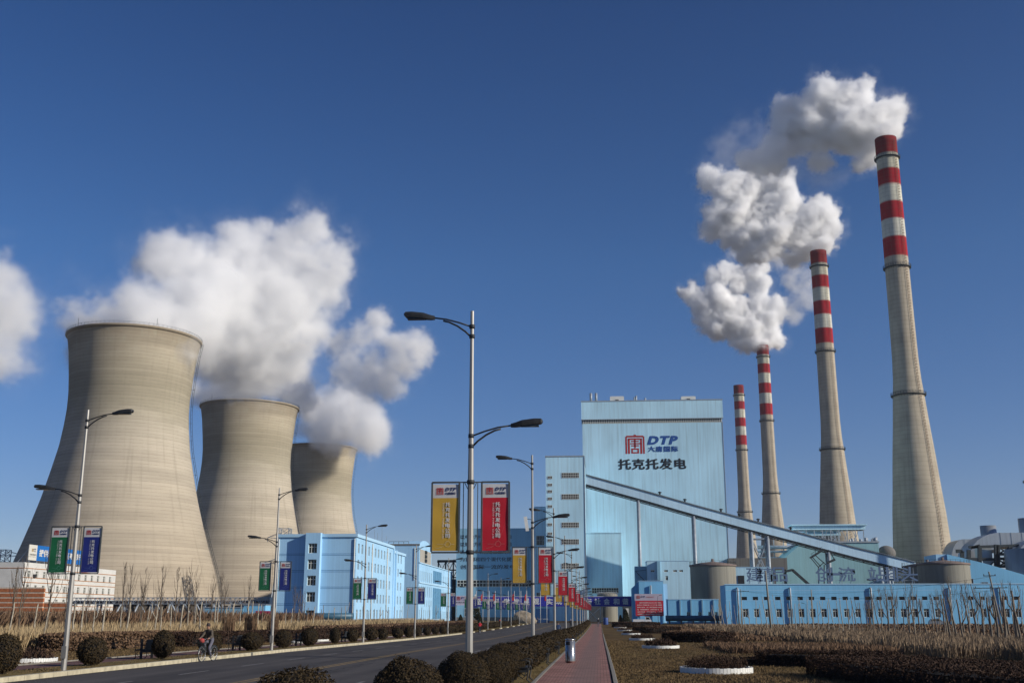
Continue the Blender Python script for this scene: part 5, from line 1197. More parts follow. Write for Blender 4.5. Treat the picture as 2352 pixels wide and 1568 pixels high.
def make_lamp(name_side, left_kind, right_kind, s, loc, label, group):
    """s=-1: upper arm reaches to -X (right row); s=+1 mirrored"""
    t = thing('street_lamp', label, 'street lamp', loc, group); x0, y0, z0 = loc
    mb = MB(); mb.tube([(x0,y0,z0-.1),(x0,y0,z0+5.5),(x0,y0,z0+7),(x0,y0,z0+LH)], [.105,.078,.06,.048], 8, smooth=False); mb.build('pole', 'pole', t)
    mb = MB(); mb.tube([(x0,y0,z0),(x0,y0,z0+.06)], .2, 12); mb.box(x0-.09,x0+.09,y0-.145,y0-.10,z0+.5,z0+.95); mb.build('base_plate', 'pole', t)
    for side, za, L, rise in ((s, 9.58, 1.05, .24), (-s, 6.63, 1.08, .24)):
        mb = MB(); f = lambda d, z: (x0+side*d, y0, z0+z)
        mb.tube([f(.05,za-.02),f(.35,za+.09),f(.7,za+.19),f(L,za+rise)], .022, 8)
        mb.tube([f(.05,za-.29),f(.18,za-.16),f(.4,za+.0),f(.62,za+.11),f(.78,za+.15)], .026, 8)
        for zc in (za-.03, za-.30): mb.tube([(x0,y0,z0+zc-.05),(x0,y0,z0+zc+.05)], .075, 10)
        mb.build('lamp_arm', 'band', t)
        mb = MB(); up = Vector((side, 0, .13)).normalized(); st = Vector(f(L-.04, za+rise-.005)); n0 = len(mb.v)
        secs = [(0,.05,.045,.045),(.12,.085,.055,.06),(.30,.125,.09,.06),(.62,.135,.085,.07),(.80,.12,.06,.065),(.84,.08,.02,.03)]
        for d, hw, tp, bt in secs:
            c = st+up*d
            for yy, zz_ in ((-hw*.75,tp),(hw*.75,tp),(hw,tp*.2),(hw*.9,-bt),(-hw*.9,-bt),(-hw,tp*.2)): mb.v.append((c.x, c.y+yy, c.z+zz_))
        for i in range(len(secs)-1):
            for k in range(6): a = n0+i*6+k; b = n0+i*6+(k+1) % 6; mb.f.append((a,b,b+6,a+6)); mb.m.append(0); mb.sm.append(False)
        mb.f.append(tuple(n0+k for k in range(6))[::-1]); mb.m.append(0); mb.sm.append(False); e = n0+(len(secs)-1)*6; mb.f.append(tuple(e+k for k in range(6))); mb.m.append(0); mb.sm.append(False)
        hd = mb.build('lamp_head', 'dark_metal', t)
        mb = MB(); c = st+up*.5; mb.box(c.x-.24,c.x+.24,c.y-.09,c.y+.09,c.z-.10,c.z-.065); ob = mb.build('lamp_glass', 'glass', hd)
    zt, zb = 5.40, 3.64
    for sx, kind in ((-1, left_kind), (1, right_kind)):
        a, b = x0+sx*.29, x0+sx*1.0; lo, hi = min(a, b), max(a, b); mb = MB(); r = .022
        mb.beam((lo,y0,z0+zt),(hi,y0,z0+zt), r*2); mb.beam((lo,y0,z0+zb-.02),(hi,y0,z0+zb-.02), r*2); mb.beam((lo,y0,z0+zb),(lo,y0,z0+zt), r*2); mb.beam((hi,y0,z0+zb),(hi,y0,z0+zt), r*2)
        mb.beam((x0+sx*.06,y0,z0+zt),(a,y0,z0+zt), .03); mb.beam((x0+sx*.06,y0,z0+zb-.02),(a,y0,z0+zb-.02), .03)
        mb.beam((x0+sx*.185,y0,z0+zb),(x0+sx*.185,y0,z0+zt), .02); mb.beam((x0+sx*.07,y0,z0+zt-.18),(x0+sx*.16,y0,z0+zt), .02)
        fr = mb.build('banner_frame', 'frame', t)
        bo = bpy.data.objects.new('banner', BM[kind]); COL.objects.link(bo); bo.parent = fr; bo.location = (sx*.645, 0, zt-.02)
        bo['label'] = kind+' banner with white header'
    mb = MB()
    for zc in (zt, zb-.02): mb.tube([(x0,y0,z0+zc-.05),(x0,y0,z0+zc+.05)], .1, 10)
    mb.build('clamp', 'band', t)
    return t
rp = [(28.0+26.9*k) for k in range(12)]; lp_ = [(41.2+26.8*k) for k in range(11)]
ordw = ['nearest','second','third','fourth','fifth','sixth','seventh','eighth','ninth','tenth','eleventh','twelfth']
gR, gL = 'street lamps with yellow and red banners', 'street lamps with green and blue banners'
LR = make_lamp('r', 'yellow', 'red', -1, (-3.25, rp[0], gz(rp[0])), 'tallest looking nearest street lamp with a yellow and a red banner, in the picture centre', gR)
for k in range(1, 12): dup(LR, (-3.25, rp[k], gz(rp[k])), f'{ordw[k]} street lamp from the camera in the row with yellow and red banners')
LL_ = make_lamp('l', 'green', 'blue', 1, (-20.1, lp_[0], gz(lp_[0])), 'nearest street lamp with a green and a blue banner, at the far left', gL)
for k in range(1, 11): dup(LL_, (-20.1, lp_[k], gz(lp_[k])), f'{ordw[k]} street lamp from the camera in the row with green and blue banners')
p = at(1208, 1200, rp[1]); t = thing('panel_antenna', 'tilted white panel antenna strapped to the second red banner lamp post', 'antenna', (p[0], rp[1], p[2])); mb = MB()
A0, A1 = at(1206.5,1186,rp[1]), at(1211.5,1219,rp[1]); mb.beam(A0, A1, .11, .16); mb.build('panel', 'white_paint', t); mb = MB(); mb.beam((A0[0]+.04,rp[1],A0[2]-.1),(-3.27,rp[1],A0[2]-.15), .025); mb.beam((A1[0]+.04,rp[1],A1[2]+.1),(-3.27,rp[1],A1[2]+.15), .025); mb.build('bracket', 'steel_dark', t)

# ------------------------------------------------------------------ clipped ball bushes
def ball_mesh(name, n, leaf, seed, rx=.62, rz=.62, lump=.05):
    rnd = random.Random(seed); v = []; f = []; mi = []
    # dark twiggy core
    bm = bmesh.new(); bmesh.ops.create_icosphere(bm, subdivisions=3, radius=1)
    for p in bm.verts: p.co = Vector((p.co.x*rx*.9, p.co.y*rx*.9, p.co.z*rz*.9))*(1+.08*mnoise.noise(p.co*3))
    for p in bm.verts: v.append((p.co.x, p.co.y, max(p.co.z, -rz*.86)+rz*.98))
    for q in bm.faces: f.append(tuple(x.index for x in q.verts)); mi.append(1)
    bm.free()
    for i in range(n):
        a = rnd.uniform(0, 2*pi); cz = rnd.uniform(-.94, 1); s = sqrt(1-cz*cz); d = Vector((s*cos(a), s*sin(a), cz))
        r = 1+lump*mnoise.noise(d*2.3+Vector((seed,0,0)))*2+rnd.uniform(-.10,.035)
        if rnd.random() < .03: r += rnd.uniform(0,.07)
        c = Vector((d.x*rx*r, d.y*rx*r, d.z*rz*r+rz*.98)); L = leaf*rnd.uniform(.6,1.35)
        nn = (d+Vector((rnd.gauss(0,.6),rnd.gauss(0,.6),rnd.gauss(0,.6)))).normalized(); u = nn.orthogonal().normalized(); u = (Matrix.Rotation(rnd.uniform(0,2*pi), 3, nn) @ u); w_ = nn.cross(u)
        k = len(v)
        for q in (u*L, w_*L*.45, -u*L*.9, -w_*L*.45): v.append(tuple(c+q))
        f.append((k,k+1,k+2,k+3)); mi.append(0)
    me = bpy.data.meshes.new(name); me.from_pydata(v, [], f); me.materials.append(M['bush']); me.materials.append(M['bush_core']); me.polygons.foreach_set('material_index', mi); me.update(); return me
BH = [ball_mesh('leaves', 16000, .022, s, .62, .62, .05) for s in (1, 2, 8)]
BMn = [ball_mesh('leaves', 3600, .045, s, .62, .62, .05) for s in (3, 4, 5, 9)]
BL = [ball_mesh('leaves', 900, .09, s, .62, .62, .05) for s in (6, 7)]
stem = MB(); 
for a in range(5): stem.tube([(0,0,-.02),(.12*cos(a*1.3),.12*sin(a*1.3),.35)], [.03,.015], 6)
def bush(x, y, w_, h, label, group, lod, i):
    t = thing('ball_bush', label, 'bush', (x, y, gz(y)+.06), group); me = (BH, BMn, BL)[lod]; me = me[i % len(me)]
    o = bpy.data.objects.new('leaves', me); COL.objects.link(o); o.parent = t; o.scale = (w_/1.24*(1+.05*sin(i*2.3)), w_/1.24*(1-.05*sin(i*1.9)), h/1.22); o.rotation_euler = (0,0,i*1.7); o.location = (0,0,.03)
    if lod < 2:
        s = bpy.data.objects.new('stem', stem_me); COL.objects.link(s); s.parent = t
stem_o = stem.build('stem', 'bark_dark'); stem_me = stem_o.data; bpy.data.objects.remove(stem_o)
rnd = random.Random(11)
gB = 'clipped ball bushes between the road and the brick path'
# right row: first ones from the camera, then close together
D_R = [13.4, 18.4, 25.7, 30.6, 35.2, 39.7]; y = 39.7
while y < 290: y += rnd.uniform(2.1, 2.7) if y > 44 else 2.6; D_R.append(y)
for i, d in enumerate(D_R):
    x = -3.1+rnd.uniform(-.1,.1); w_, h = 1.25, 1.22
    if i == 0: x, w_, h = atX(685,1500,-1)[0]*0-3.75+.12, 1.36, 1.34
    elif i == 1: x, w_, h = -3.14, 1.28, 1.28
    elif i == 2: x, w_, h = -3.12, 1.27, 1.16
    elif i < 6: w_, h = 1.3, 1.08+rnd.uniform(-.04,.04); x = -3.0
    else: w_, h = rnd.uniform(1.2,1.4), rnd.uniform(1.0,1.12); x = -2.95+rnd.uniform(-.06,.06)
    if i == 0: lb = 'nearest ball bush, cut off by the bottom edge of the photo'
    else: lb = f'{ordn(i+1)} clipped brown ball bush from the camera along the brick path'
    bush(x, d, w_, h, lb, gB, 0 if d < 37 else (1 if d < 75 else 2), i)
gB2 = 'clipped ball bushes along the left kerb'
lb_ = [(10,72,1462,1551),(212,67,1464.5,1528),(374,51,1451,1514),(480.6,50,1452,1505),(577,49,1454,1495),(649.5,38,1448.5,1488),(709.5,36,1444.5,1484),(768,24,1444,1480),(809,26,1444,1475.5),(852,27,1443,1472),(878,25,1443,1470),(912.5,24,1444,1467),(938,21,1440,1465),(958,18,1440,1462),(980,18,1440,1460),(999,16,1440,1458),(1017,18,1439,1457)]
for i, (p, w_, yt, yb) in enumerate(lb_):
    c = atX(p, 1500, -21.0); d = c[1]; bush(-21.0, d, w_*d/2500*1.03, (yb-yt)*d/2500*.97, f'{ordn(i+1)} ball bush from the left of the photo, beside the left kerb', gB2, 1 if i < 8 else 2, i)
y = atX(1017,1500,-21)[1]; i = len(lb_)
while y < 285:
    y += rnd.uniform(3.2,5.5); i += 1; bush(-21+rnd.uniform(-.15,.15), y, rnd.uniform(1.1,1.45), rnd.uniform(1.0,1.25), f'{ordn(i)} ball bush from the left of the photo, beside the left kerb', gB2, 2, i)

# ------------------------------------------------------------------ park benches, litter bin
def bench(x, y, side, label, group):
    t = thing('park_bench', label, 'bench', (x, y, gz(y)+.07), group); z = gz(y)+.07; s = side  # backrest towards -s
    mb = MB()
    for k in range(5): xx = x+s*(-.02+k*.09); mb.box(min(xx,xx+s*.07),max(xx,xx+s*.07),y-.72,y+.72,z+.42,z+.45)
    mb.build('seat', 'bench_black', t); mb = MB()
    for k in range(4): xx = x-s*(.08+k*.025); mb.box(xx-.014,xx+.014,y-.72,y+.72,z+.44+k*.115,z+.552+k*.115)
    mb.build('backrest', 'bench_black', t)
    for yy in (y-.66, y+.66):
        mb = MB(); mb.box(x-.17,x-.05,yy-.02,yy+.02,z,z+.9); mb.box(x-.05,x+.42,yy-.015,yy+.015,z+.3,z+.44)
        mb.tube([(x+s*.46,yy,z),(x+s*.36,yy,z+.08),(x+s*.42,yy,z+.4),(x-s*.04,yy,z+.41)], .025, 6)
        mb.tube([(x+s*.42,yy,z+.42),(x+s*.44,yy,z+.62),(x+s*.3,yy,z+.66),(x-s*.1,yy,z+.62)], .02, 6)
        mb.tube([(x,yy,z+.38),(x+s*.1,yy,z+.2),(x+s*.22,yy,z+.12),(x+s*.3,yy,z+.2),(x+s*.34,yy,z+.36)], .015, 6); mb.build('leg', 'bench_black', t)
    return t
b0 = bench(-2.62, 35.6, 1, 'nearest black park bench facing the brick path beside the litter bin', 'black park benches facing the brick path')
for k, y in enumerate((48.5, 61.5, 77, 92, 108, 124, 141, 158)):
    dup(b0, (-2.62, y, gz(y)+.07), f'{ordw[k+1]} black park bench from the camera along the brick path')
for k, (p, yb) in enumerate(((559,0),(591-0,0),(0,0))): pass
b1 = bench(-21.95, atX(553,1500,-21.9)[1], -1, 'black park bench between the third and fourth left kerb bushes', 'black park benches facing the left pavement')
b1['label'] = 'black park bench left of the third ball bush at the left kerb'
for lb, p in (('black park bench left of the third ball bush at the left kerb',344),('black park bench left of the fifth ball bush at the left kerb',548),('black park bench left of the seventh ball bush at the left kerb',689),('black park bench left of the ninth ball bush at the left kerb',792),('black park bench behind the fourth lamp post at the left kerb',968)):
    y = atX(p,1500,-21.9)[1]
    if p == 344: b1.location = (-21.95, y, gz(y)+.07); b1['label'] = lb
    else: dup(b1, (-21.95, y, gz(y)+.07), lb)
g = gp(native_x := (2000+780*.2126)/1.6531, (2350+800*.2126)/1.6531)
t = thing('litter_bin', 'round stainless steel litter bin standing on the brick path', 'litter bin', (g[0], g[1], gz(g[1])+.06)); X, Y, z = g[0], g[1], gz(g[1])+.06
hb = 85.5/1.6531/2500*g[1]*1.04; r = 36.5/2/1.6531/2500*g[1]*1.0; hb = (775-385)*.2126/1.6531/2500*g[1]*1.02; r = 172*.2126/1.6531/2500*g[1]/2
mb = MB(); mb.rev(X, Y, [(r,z+.06),(r,z+hb-.10),(r*.92,z+hb-.09),(r*.92,z+hb-.07)], 40); mb.build('body', 'steel_bin', t)
mb = MB(); mb.rev(X, Y, [(r*.93,z+hb-.08),(r*1.03,z+hb-.07),(r*1.04,z+hb-.03),(r*.95,z+hb),(r*.6,z+hb-.02),(.01,z+hb-.03)], 40); mb.build('lid', 'steel_bin', t)
mb = MB(); mb.rev(X, Y, [(r*1.03,z+.05),(r*1.03,z+.075)], 40); mb.rev(X, Y, [(r*.86,z),(r*.86,z+.06)], 30); mb.build('foot_ring', mat('foot_ring', (.13,.04,.03), .6), t)
mb = MB()
for k in range(8):
    a = radians(215+k*7); b = radians(215+(k+1)*7); q = r+.004; mb.quad((X+q*cos(a),Y+q*sin(a),z+hb-.26),(X+q*cos(b),Y+q*sin(b),z+hb-.26),(X+q*cos(b),Y+q*sin(b),z+hb-.12),(X+q*cos(a),Y+q*sin(a),z+hb-.12))
mb.build('opening', 'bin_dark', t)

# ------------------------------------------------------------------ round white-edged flower beds
def scrub(mb, pts, n, h, leaf, rnd, m=0, spread=.5):
    """upright twiggy tufts of small blades round the given points"""
    for x, y, z, r in pts:
        for i in range(n):
            a = rnd.uniform(0,2*pi); q = r*sqrt(rnd.random()); bx, by = x+q*cos(a), y+q*sin(a); hh_ = h*rnd.uniform(.55,1.05)*(1-.35*(q/r)**2)
            zz_ = z+rnd.uniform(.1,1)*hh_; d = Vector((rnd.gauss(0,spread),rnd.gauss(0,spread),1)).normalized(); u = d.orthogonal().normalized(); u = Matrix.Rotation(rnd.uniform(0,6.28),3,d) @ u
            c = Vector((bx,by,zz_)); L = leaf*rnd.uniform(.6,1.5); mb.quad(c-d*L-u*L*.35, c-d*L*.2+u*L*.45, c+d*L, c-u*L*.4, m)
def flower_bed(x, y, r, label, n=1500, leaf=.035, group='round flower beds edged in white tiles on the right lawn', zz0=None):
    z = gz(y) if zz0 is None else zz0; t = thing('flower_bed', label, 'flower bed', (x, y, z), group); rn = random.Random(int(y*10))
    mb = MB(); N = 64
    for k in range(N):
        a, b = 2*pi*k/N, 2*pi*(k+.90)/N; o = [(x+q*cos(c), y+q*sin(c)) for q in (r, r-.06) for c in (a, b)]; dz = rn.uniform(-.012,.012); h = .20+dz
        v0 = len(mb.v); mb.v += [(*o[0],z),(*o[1],z),(*o[1],z+h),(*o[0],z+h),(*o[2],z),(*o[3],z),(*o[3],z+h),(*o[2],z+h)]
        for q in ((0,1,2,3),(5,4,7,6),(3,2,6,7),(1,5,6,2),(4,0,3,7)): mb.f.append(tuple(v0+i for i in q)); mb.m.append(0); mb.sm.append(False)
    mb.build('tile_edging', 'white_paint', t)
    mb = MB(); mb.rev(x, y, [(r-.05,z+.12),(.01,z+.16)], 32); mb.build('soil', mat('bed_soil', (.045,.03,.02), 1) if 'bed_soil' not in M else 'bed_soil', t)
    mb = MB(); scrub(mb, [(x,y,z+.12,r*.86)], n, .60, leaf, rn); mb.build('plants', 'hedge', t)
    return t
fb = flower_bed(4.35, 43.2, 1.36, 'nearest round flower bed, its white tile rim fully visible on the right lawn', 5200, .032)
M['bed_soil'] = fb.children[1].data.materials[0]
for k, (y, x) in enumerate(((79,4.2),(113,4.2),(152,4.2),(190,4.2),(228,4.2),(266,4.2))): flower_bed(x, y, 1.3, f'{ordw[k+1]} round flower bed from the camera in the line on the right lawn', 1100 if k else 2200, .06)
for k, (p, yb) in enumerate(((70,1525),(690-5,1473),(733-9,1470))):
    g = gp(p if k else 60, yb-3); flower_bed(-26.2, atX(p, 1500, -26.2)[1], 1.2, ['white tiled flower bed half hidden behind the leftmost ball bush','white tiled flower bed behind the second lamp post on the left lawn','white tiled flower bed right of the sixth ball bush on the left lawn'][k], 900, .06, 'white edged flower beds on the left lawn')

# ------------------------------------------------------------------ hedges
def hedge(name, label, path, width, h, m, n_per, leaf, group, seed=0, top=.12, kind='hedge'):
    """clipped hedge following a ground path; leaf-sized faces all through a dark core"""
    rn = random.Random(seed); pts = [Vector(p) for p in path]; c0 = pts[len(pts)//2]; t = thing(name, label, kind, (c0.x, c0.y, gz(c0.y)), group)
    core = MB(); lv = MB(); prev = None; segs = []
    for i in range(len(pts)-1):
        L = (pts[i+1]-pts[i]).length; n = max(1, int(L/1.2))
        for k in range(n): segs.append((pts[i].lerp(pts[i+1], k/n), pts[i].lerp(pts[i+1], (k+1)/n)))
    for a, b in segs:
        d = (b-a).normalized(); u = Vector((-d.y, d.x)); hw = width/2*.78; za, zb = gz(a.y), gz(b.y); ha = h*(.70+.06*mnoise.noise(Vector((a.x,a.y,seed)))); hb_ = h*(.70+.06*mnoise.noise(Vector((b.x,b.y,seed))))
        A = [(a.x-u.x*hw,a.y-u.y*hw,za-.02),(a.x+u.x*hw,a.y+u.y*hw,za-.02),(a.x+u.x*hw*.9,a.y+u.y*hw*.9,za+ha),(a.x-u.x*hw*.9,a.y-u.y*hw*.9,za+ha)]
        B = [(b.x-u.x*hw,b.y-u.y*hw,zb-.02),(b.x+u.x*hw,b.y+u.y*hw,zb-.02),(b.x+u.x*hw*.9,b.y+u.y*hw*.9,zb+hb_),(b.x-u.x*hw*.9,b.y-u.y*hw*.9,zb+hb_)]
        for q in range(4): core.quad(A[q], A[(q+1)%4], B[(q+1)%4], B[q])
        core.quad(*A); core.quad(*B[::-1])
        L = (b-a).length; n = int(n_per*L*width)
        for k in range(n):
            s, w_, zz_ = rn.random(), rn.uniform(-1,1)*width/2, rn.random()
            if rn.random() < .6: zz_ = .85+rn.random()*.2
            elif rn.random() < .8: w_ = (1 if rn.random() < .5 else -1)*width/2*rn.uniform(.85,1.03)
            c2 = a.lerp(b, s)+u*w_; z = gz(c2.y)+h*zz_*(1+.12*mnoise.noise(Vector((c2.x*.8,c2.y*.8,seed))))
            c = Vector((c2.x, c2.y, z)); nn = Vector((rn.gauss(0,1),rn.gauss(0,1),rn.gauss(.3,1))).normalized(); e = nn.orthogonal().normalized(); e = Matrix.Rotation(rn.uniform(0,6.28),3,nn) @ e; w2 = nn.cross(e); Lf = leaf*rn.uniform(.6,1.5)
            lv.quad(c+e*Lf, c+w2*Lf*.5, c-e*Lf, c-w2*Lf*.5)
    for a, b in ((pts[0], pts[1]), (pts[-1], pts[-2])):   # rounded leafy ends
        d = (b-a).normalized(); u = Vector((-d.y, d.x))
        for k in range(int(n_per*width*h*1.3)):
            th = rn.uniform(-pi/2, pi/2); c2 = a+u*sin(th)*width*.48-d*cos(th)*width*.3*rn.random()**.5; c = Vector((c2.x, c2.y, gz(c2.y)+h*rn.random())); nn = Vector((rn.gauss(0,1),rn.gauss(0,1),rn.gauss(.3,1))).normalized(); e = nn.orthogonal().normalized(); e = Matrix.Rotation(rn.uniform(0,6.28),3,nn) @ e; w2 = nn.cross(e); Lf = leaf*rn.uniform(.6,1.5); lv.quad(c+e*Lf, c+w2*Lf*.5, c-e*Lf, c-w2*Lf*.5)
    core.build('inner_twigs', 'bush_core', t); lv.build('leaves', m, t); return t
gH = 'dark clipped hedges on the right lawn'
GP = lambda x, y: gp(x, y)
hedge('hedge', 'wide dark hedge running into the bottom right corner of the photo', [(8.9,41.5),(9.5,37),(10.6,32.5),(12.2,29),(14.5,26.5)], 3.2, .66, 'hedge', 900, .034, gH, 2)
hedge('hedge', 'dark blocky hedge right of the nearest round flower bed', [(7.4,50),(9.4,49),(11.5,47)], 2.2, .62, 'hedge', 800, .04, gH, 3)
hedge('hedge', 'dark hedge line running right behind the wide corner hedge', [(11.4,46.8),(12.8,42),(15,36.5),(17,32.5)], 2.2, .52, 'hedge', 700, .04, gH, 12)
hedge('hedge', 'small dark hedge left of the blocky hedge tip', [(6.6,51.3),(7.0,50.9)], .9, .3, 'hedge', 900, .035, gH, 4)
hedge('hedge', 'dark oval hedge in the middle of the right lawn', [(7.6,104.5),(10.2,102)], 5, .85, 'hedge', 420, .07, gH, 6)
hedge('hedge', 'small dark hedge beyond the dark oval hedge', [(7.5,167),(9,164)], 6, .9, 'hedge', 200, .09, gH, 8)
hedge('hedge', 'far dark hedge near the end of the right lawn', [(6.5,246),(9,238)], 8, 1.0, 'hedge', 110, .12, gH, 9)
gH2 = 'hedges behind the left pavement'
hedge('hedge', 'dark hedge on the left lawn behind the cyclist and fifth bush', [(-30.5,80),(-30.3,92),(-30,108)], 2.0, .95, 'hedge', 300, .08, gH2, 11)
hedge('hedge', 'dark hedge on the left lawn behind the third lamp post', [(-29.6,112),(-29.4,130),(-29,150)], 2.0, .95, 'hedge', 200, .10, gH2, 12)
hedge('hedge', 'far dark hedge on the left lawn beyond the fourth lamp post', [(-28.5,158),(-28,190),(-28,235)], 2.2, .95, 'hedge', 120, .11, gH2, 13)
hedge('hedge', 'brown scrub hedge behind the left pavement, right of the first lamp post', [(-32.9,66),(-32.8,86)], 2.0, 1.0, 'wisp', 500, .09, gH2, 14)
hedge('hedge', 'far brown scrub hedge behind the left lawn before the office block', [(-32,125),(-31.5,150),(-31,215),(-30,262)], 3.0, 1.15, 'wisp', 130, .14, gH2, 15)
# tall column shrubs poking out of the left hedge
for k, p in enumerate((523,575,625)):
    x, y = -30.0, 0; c = atX(p, 1450, -31.3); t = thing('upright_shrub', f'{["left","middle","right"][k]} one of three slender brown upright shrubs behind the left hedge', 'shrub', (-31.3, c[1], gz(c[1])), 'slender upright shrubs'); rn = random.Random(k+50); mb = MB()
    for i in range(260): q = .5*sqrt(rn.random()); a = rn.uniform(0,6.28); bx, by = -31.3+q*cos(a), c[1]+q*sin(a); h = rn.uniform(1.2,2.5); mb.beam((bx,by,gz(by)),(bx+rn.uniform(-.2,.2),by+rn.uniform(-.2,.2),gz(by)+h), .02)
    mb.build('stems', 'wisp', t)

# ------------------------------------------------------------------ reeds and dry grass: uncountable
def reeds(name, label, x0f, x1f, y0, y1, n, h, m, seed, lean=.15, wd=.03):
    rn = random.Random(seed); mb = MB()
    v = []; f = []
    for i in range(n):
        # denser toward the camera
        y = y0*(y1/y0)**(rn.random()**1.15); x = x0f(y)+(x1f(y)-x0f(y))*rn.random()**1.4; z = gz(y); hh_ = (h if y < 100 or h < 1.4 else h*1.3)*rn.uniform(.55,1.12)*(.85+.3*mnoise.noise(Vector((x*.25,y*.25,seed))))
        a = rn.uniform(0, pi); w_ = wd*rn.uniform(.6,1.4)*max(1, y/70); dx, dy = cos(a)*w_, sin(a)*w_; lx, ly = rn.gauss(0,lean)*hh_+.05*hh_, rn.gauss(0,lean)*hh_; k = len(v)
        v += [(x-dx*.4,y-dy*.4,z-.02),(x+dx*.4,y+dy*.4,z-.02),(x+lx*.6+dx,y+ly*.6+dy,z+hh_*.66),(x+lx*.6-dx,y+ly*.6-dy,z+hh_*.66),(x+lx,y+ly,z+hh_)]
        f += [(k,k+1,k+2,k+3),(k+3,k+2,k+4)]
    me = bpy.data.meshes.new(name); me.from_pydata(v, [], f); me.materials.append(M[m]); me.update(); o = bpy.data.objects.new(name, me); COL.objects.link(o); o['kind'] = 'stuff'; o['label'] = label; o['category'] = 'reeds' if 'reed' in name else 'grass'; return o
reeds('reed_bed', 'pale dry reeds behind the left pavement', lambda y: -34.5, lambda y: -58, 58, 250, 95000, 1.4, 'reed', 1, .17, .022)
reeds('reed_bed', 'brownish dry reeds on the right beyond the hedges', lambda y: 17.9+(2.5 if y < 60 else 0), lambda y: 31+y*.05, 44, 240, 85000, .95, 'reed_r', 2, .2, .019)
reeds('scrub_belt', 'dark reddish brown scrub behind the left reeds', lambda y: -60, lambda y: -95, 90, 240, 26000, 2.6, 'wisp', 3, .3, .05)
reeds('scrub_belt', 'brown scrub and dead grass before the long blue workshop', lambda y: 31.5+y*.05, lambda y: 70+y*.45, 90, 275, 40000, .7, 'wisp', 4, .3, .05)
reeds('scrub_belt', 'low reddish brown scrub in the middle of the right lawn', lambda y: 7.6, lambda y: 17.5, 66, 84, 11000, .5, 'wisp', 10, .3, .022)
reeds('scrub_belt', 'low reddish brown scrub on the far right lawn', lambda y: 9.5, lambda y: 18, 108, 245, 14000, .5, 'wisp', 9, .3, .03)
reeds('dry_grass', 'short dry grass on the right lawn', lambda y: .55, lambda y: 17, 24, 110, 60000, .075, 'grass', 5, .5, .012)
reeds('dry_grass', 'short dry grass on the verge beside the brick path', lambda y: -2.15, lambda y: -3.65, 24, 120, 16000, .12, 'grass', 6, .5, .012)
reeds('dry_grass', 'short dry grass on the left verge', lambda y: -19.2, lambda y: -21.9, 36, 150, 16000, .12, 'grass', 7, .5, .015)
reeds('dry_grass', 'short dry grass on the left lawn', lambda y: -24.3, lambda y: -34, 44, 150, 30000, .09, 'grass', 8, .5, .015)

# ------------------------------------------------------------------ pollard trees and bare saplings
def pollard(x, y, h, r, lean, fork, label, group, m, seed, base=0):
    rn = random.Random(seed); t = thing('pollard_tree', label, 'tree', (x, y, gz(y)), group); z = gz(y); mb = MB(); n = 7
    P = []; dx = 0; 
    for k in range(n+1):
        f = k/n; dx += rn.uniform(-.03,.03)*h*.5; P.append((x+lean*h*f+dx*.6, y+rn.uniform(-.02,.02)*h, z-.05+h*f))
    R = [r*(1.15-.5*k/n)*rn.uniform(.92,1.08) for k in range(n+1)]
    mb.tube(P, R, 7, cap=True); k = rn.randint(3, 5); 
    for q in (-1, 0): a = P[q]; mb.tube([a,(a[0]+.01,a[1],a[2]+r*.5)], [R[q]*1.35,R[q]*1.1], 7)
    mb.build('trunk', m, t)
    for j in range(fork):
        mb = MB(); kk = rn.randint(3, 5); a = P[kk]; s = 1 if (j+seed) % 2 else -1; L = h*rn.uniform(.25,.5)
        mb.tube([a,(a[0]+s*L*.25,a[1],a[2]+L*.4),(a[0]+s*L*.35,a[1],a[2]+L)], [R[kk]*.8,R[kk]*.62,R[kk]*.5], 6); mb.build('branch', m, t)
    return t
def sapling(x, y, h, label, group, seed, m='twig', dense=1.0):
    rn = random.Random(seed); t = thing('bare_poplar', label, 'tree', (x, y, gz(y)), group); z = gz(y); mb = MB(); r = h*.009
    mb.tube([(x,y,z-.05),(x+.02*h*rn.uniform(-1,1),y,z+h*.4),(x+.03*h*rn.uniform(-1,1),y,z+h)], [r*1.4,r*.9,.012], 5); mb.build('trunk', m, t)
    mb = MB()
    for i in range(int(15*dense)):
        f = rn.uniform(.25,.93); a = rn.uniform(0,6.28); L = h*(1-f)*rn.uniform(.35,.75)+.2; bx, by, bz = x, y, z+h*f; ex, ey, ez = bx+cos(a)*L*.26, by+sin(a)*L*.26, bz+L
        mb.tube([(bx,by,bz),((bx+ex)/2+cos(a)*L*.08,(by+ey)/2,(bz+ez)/2-.05*L),(ex,ey,ez)], [r*.42,r*.26,.008], 4, cap=False)
        for j in range(2): g_ = rn.uniform(.3,.8); c = (bx+(ex-bx)*g_, by+(ey-by)*g_, bz+(ez-bz)*g_); a2 = a+rn.uniform(-1.2,1.2); l2 = L*.45; mb.tube([c,(c[0]+cos(a2)*l2*.35,c[1]+sin(a2)*l2*.35,c[2]+l2)], [r*.2,.006], 3, cap=False)
    mb.build('crown', 'twig', t); return t
rn = random.Random(77)
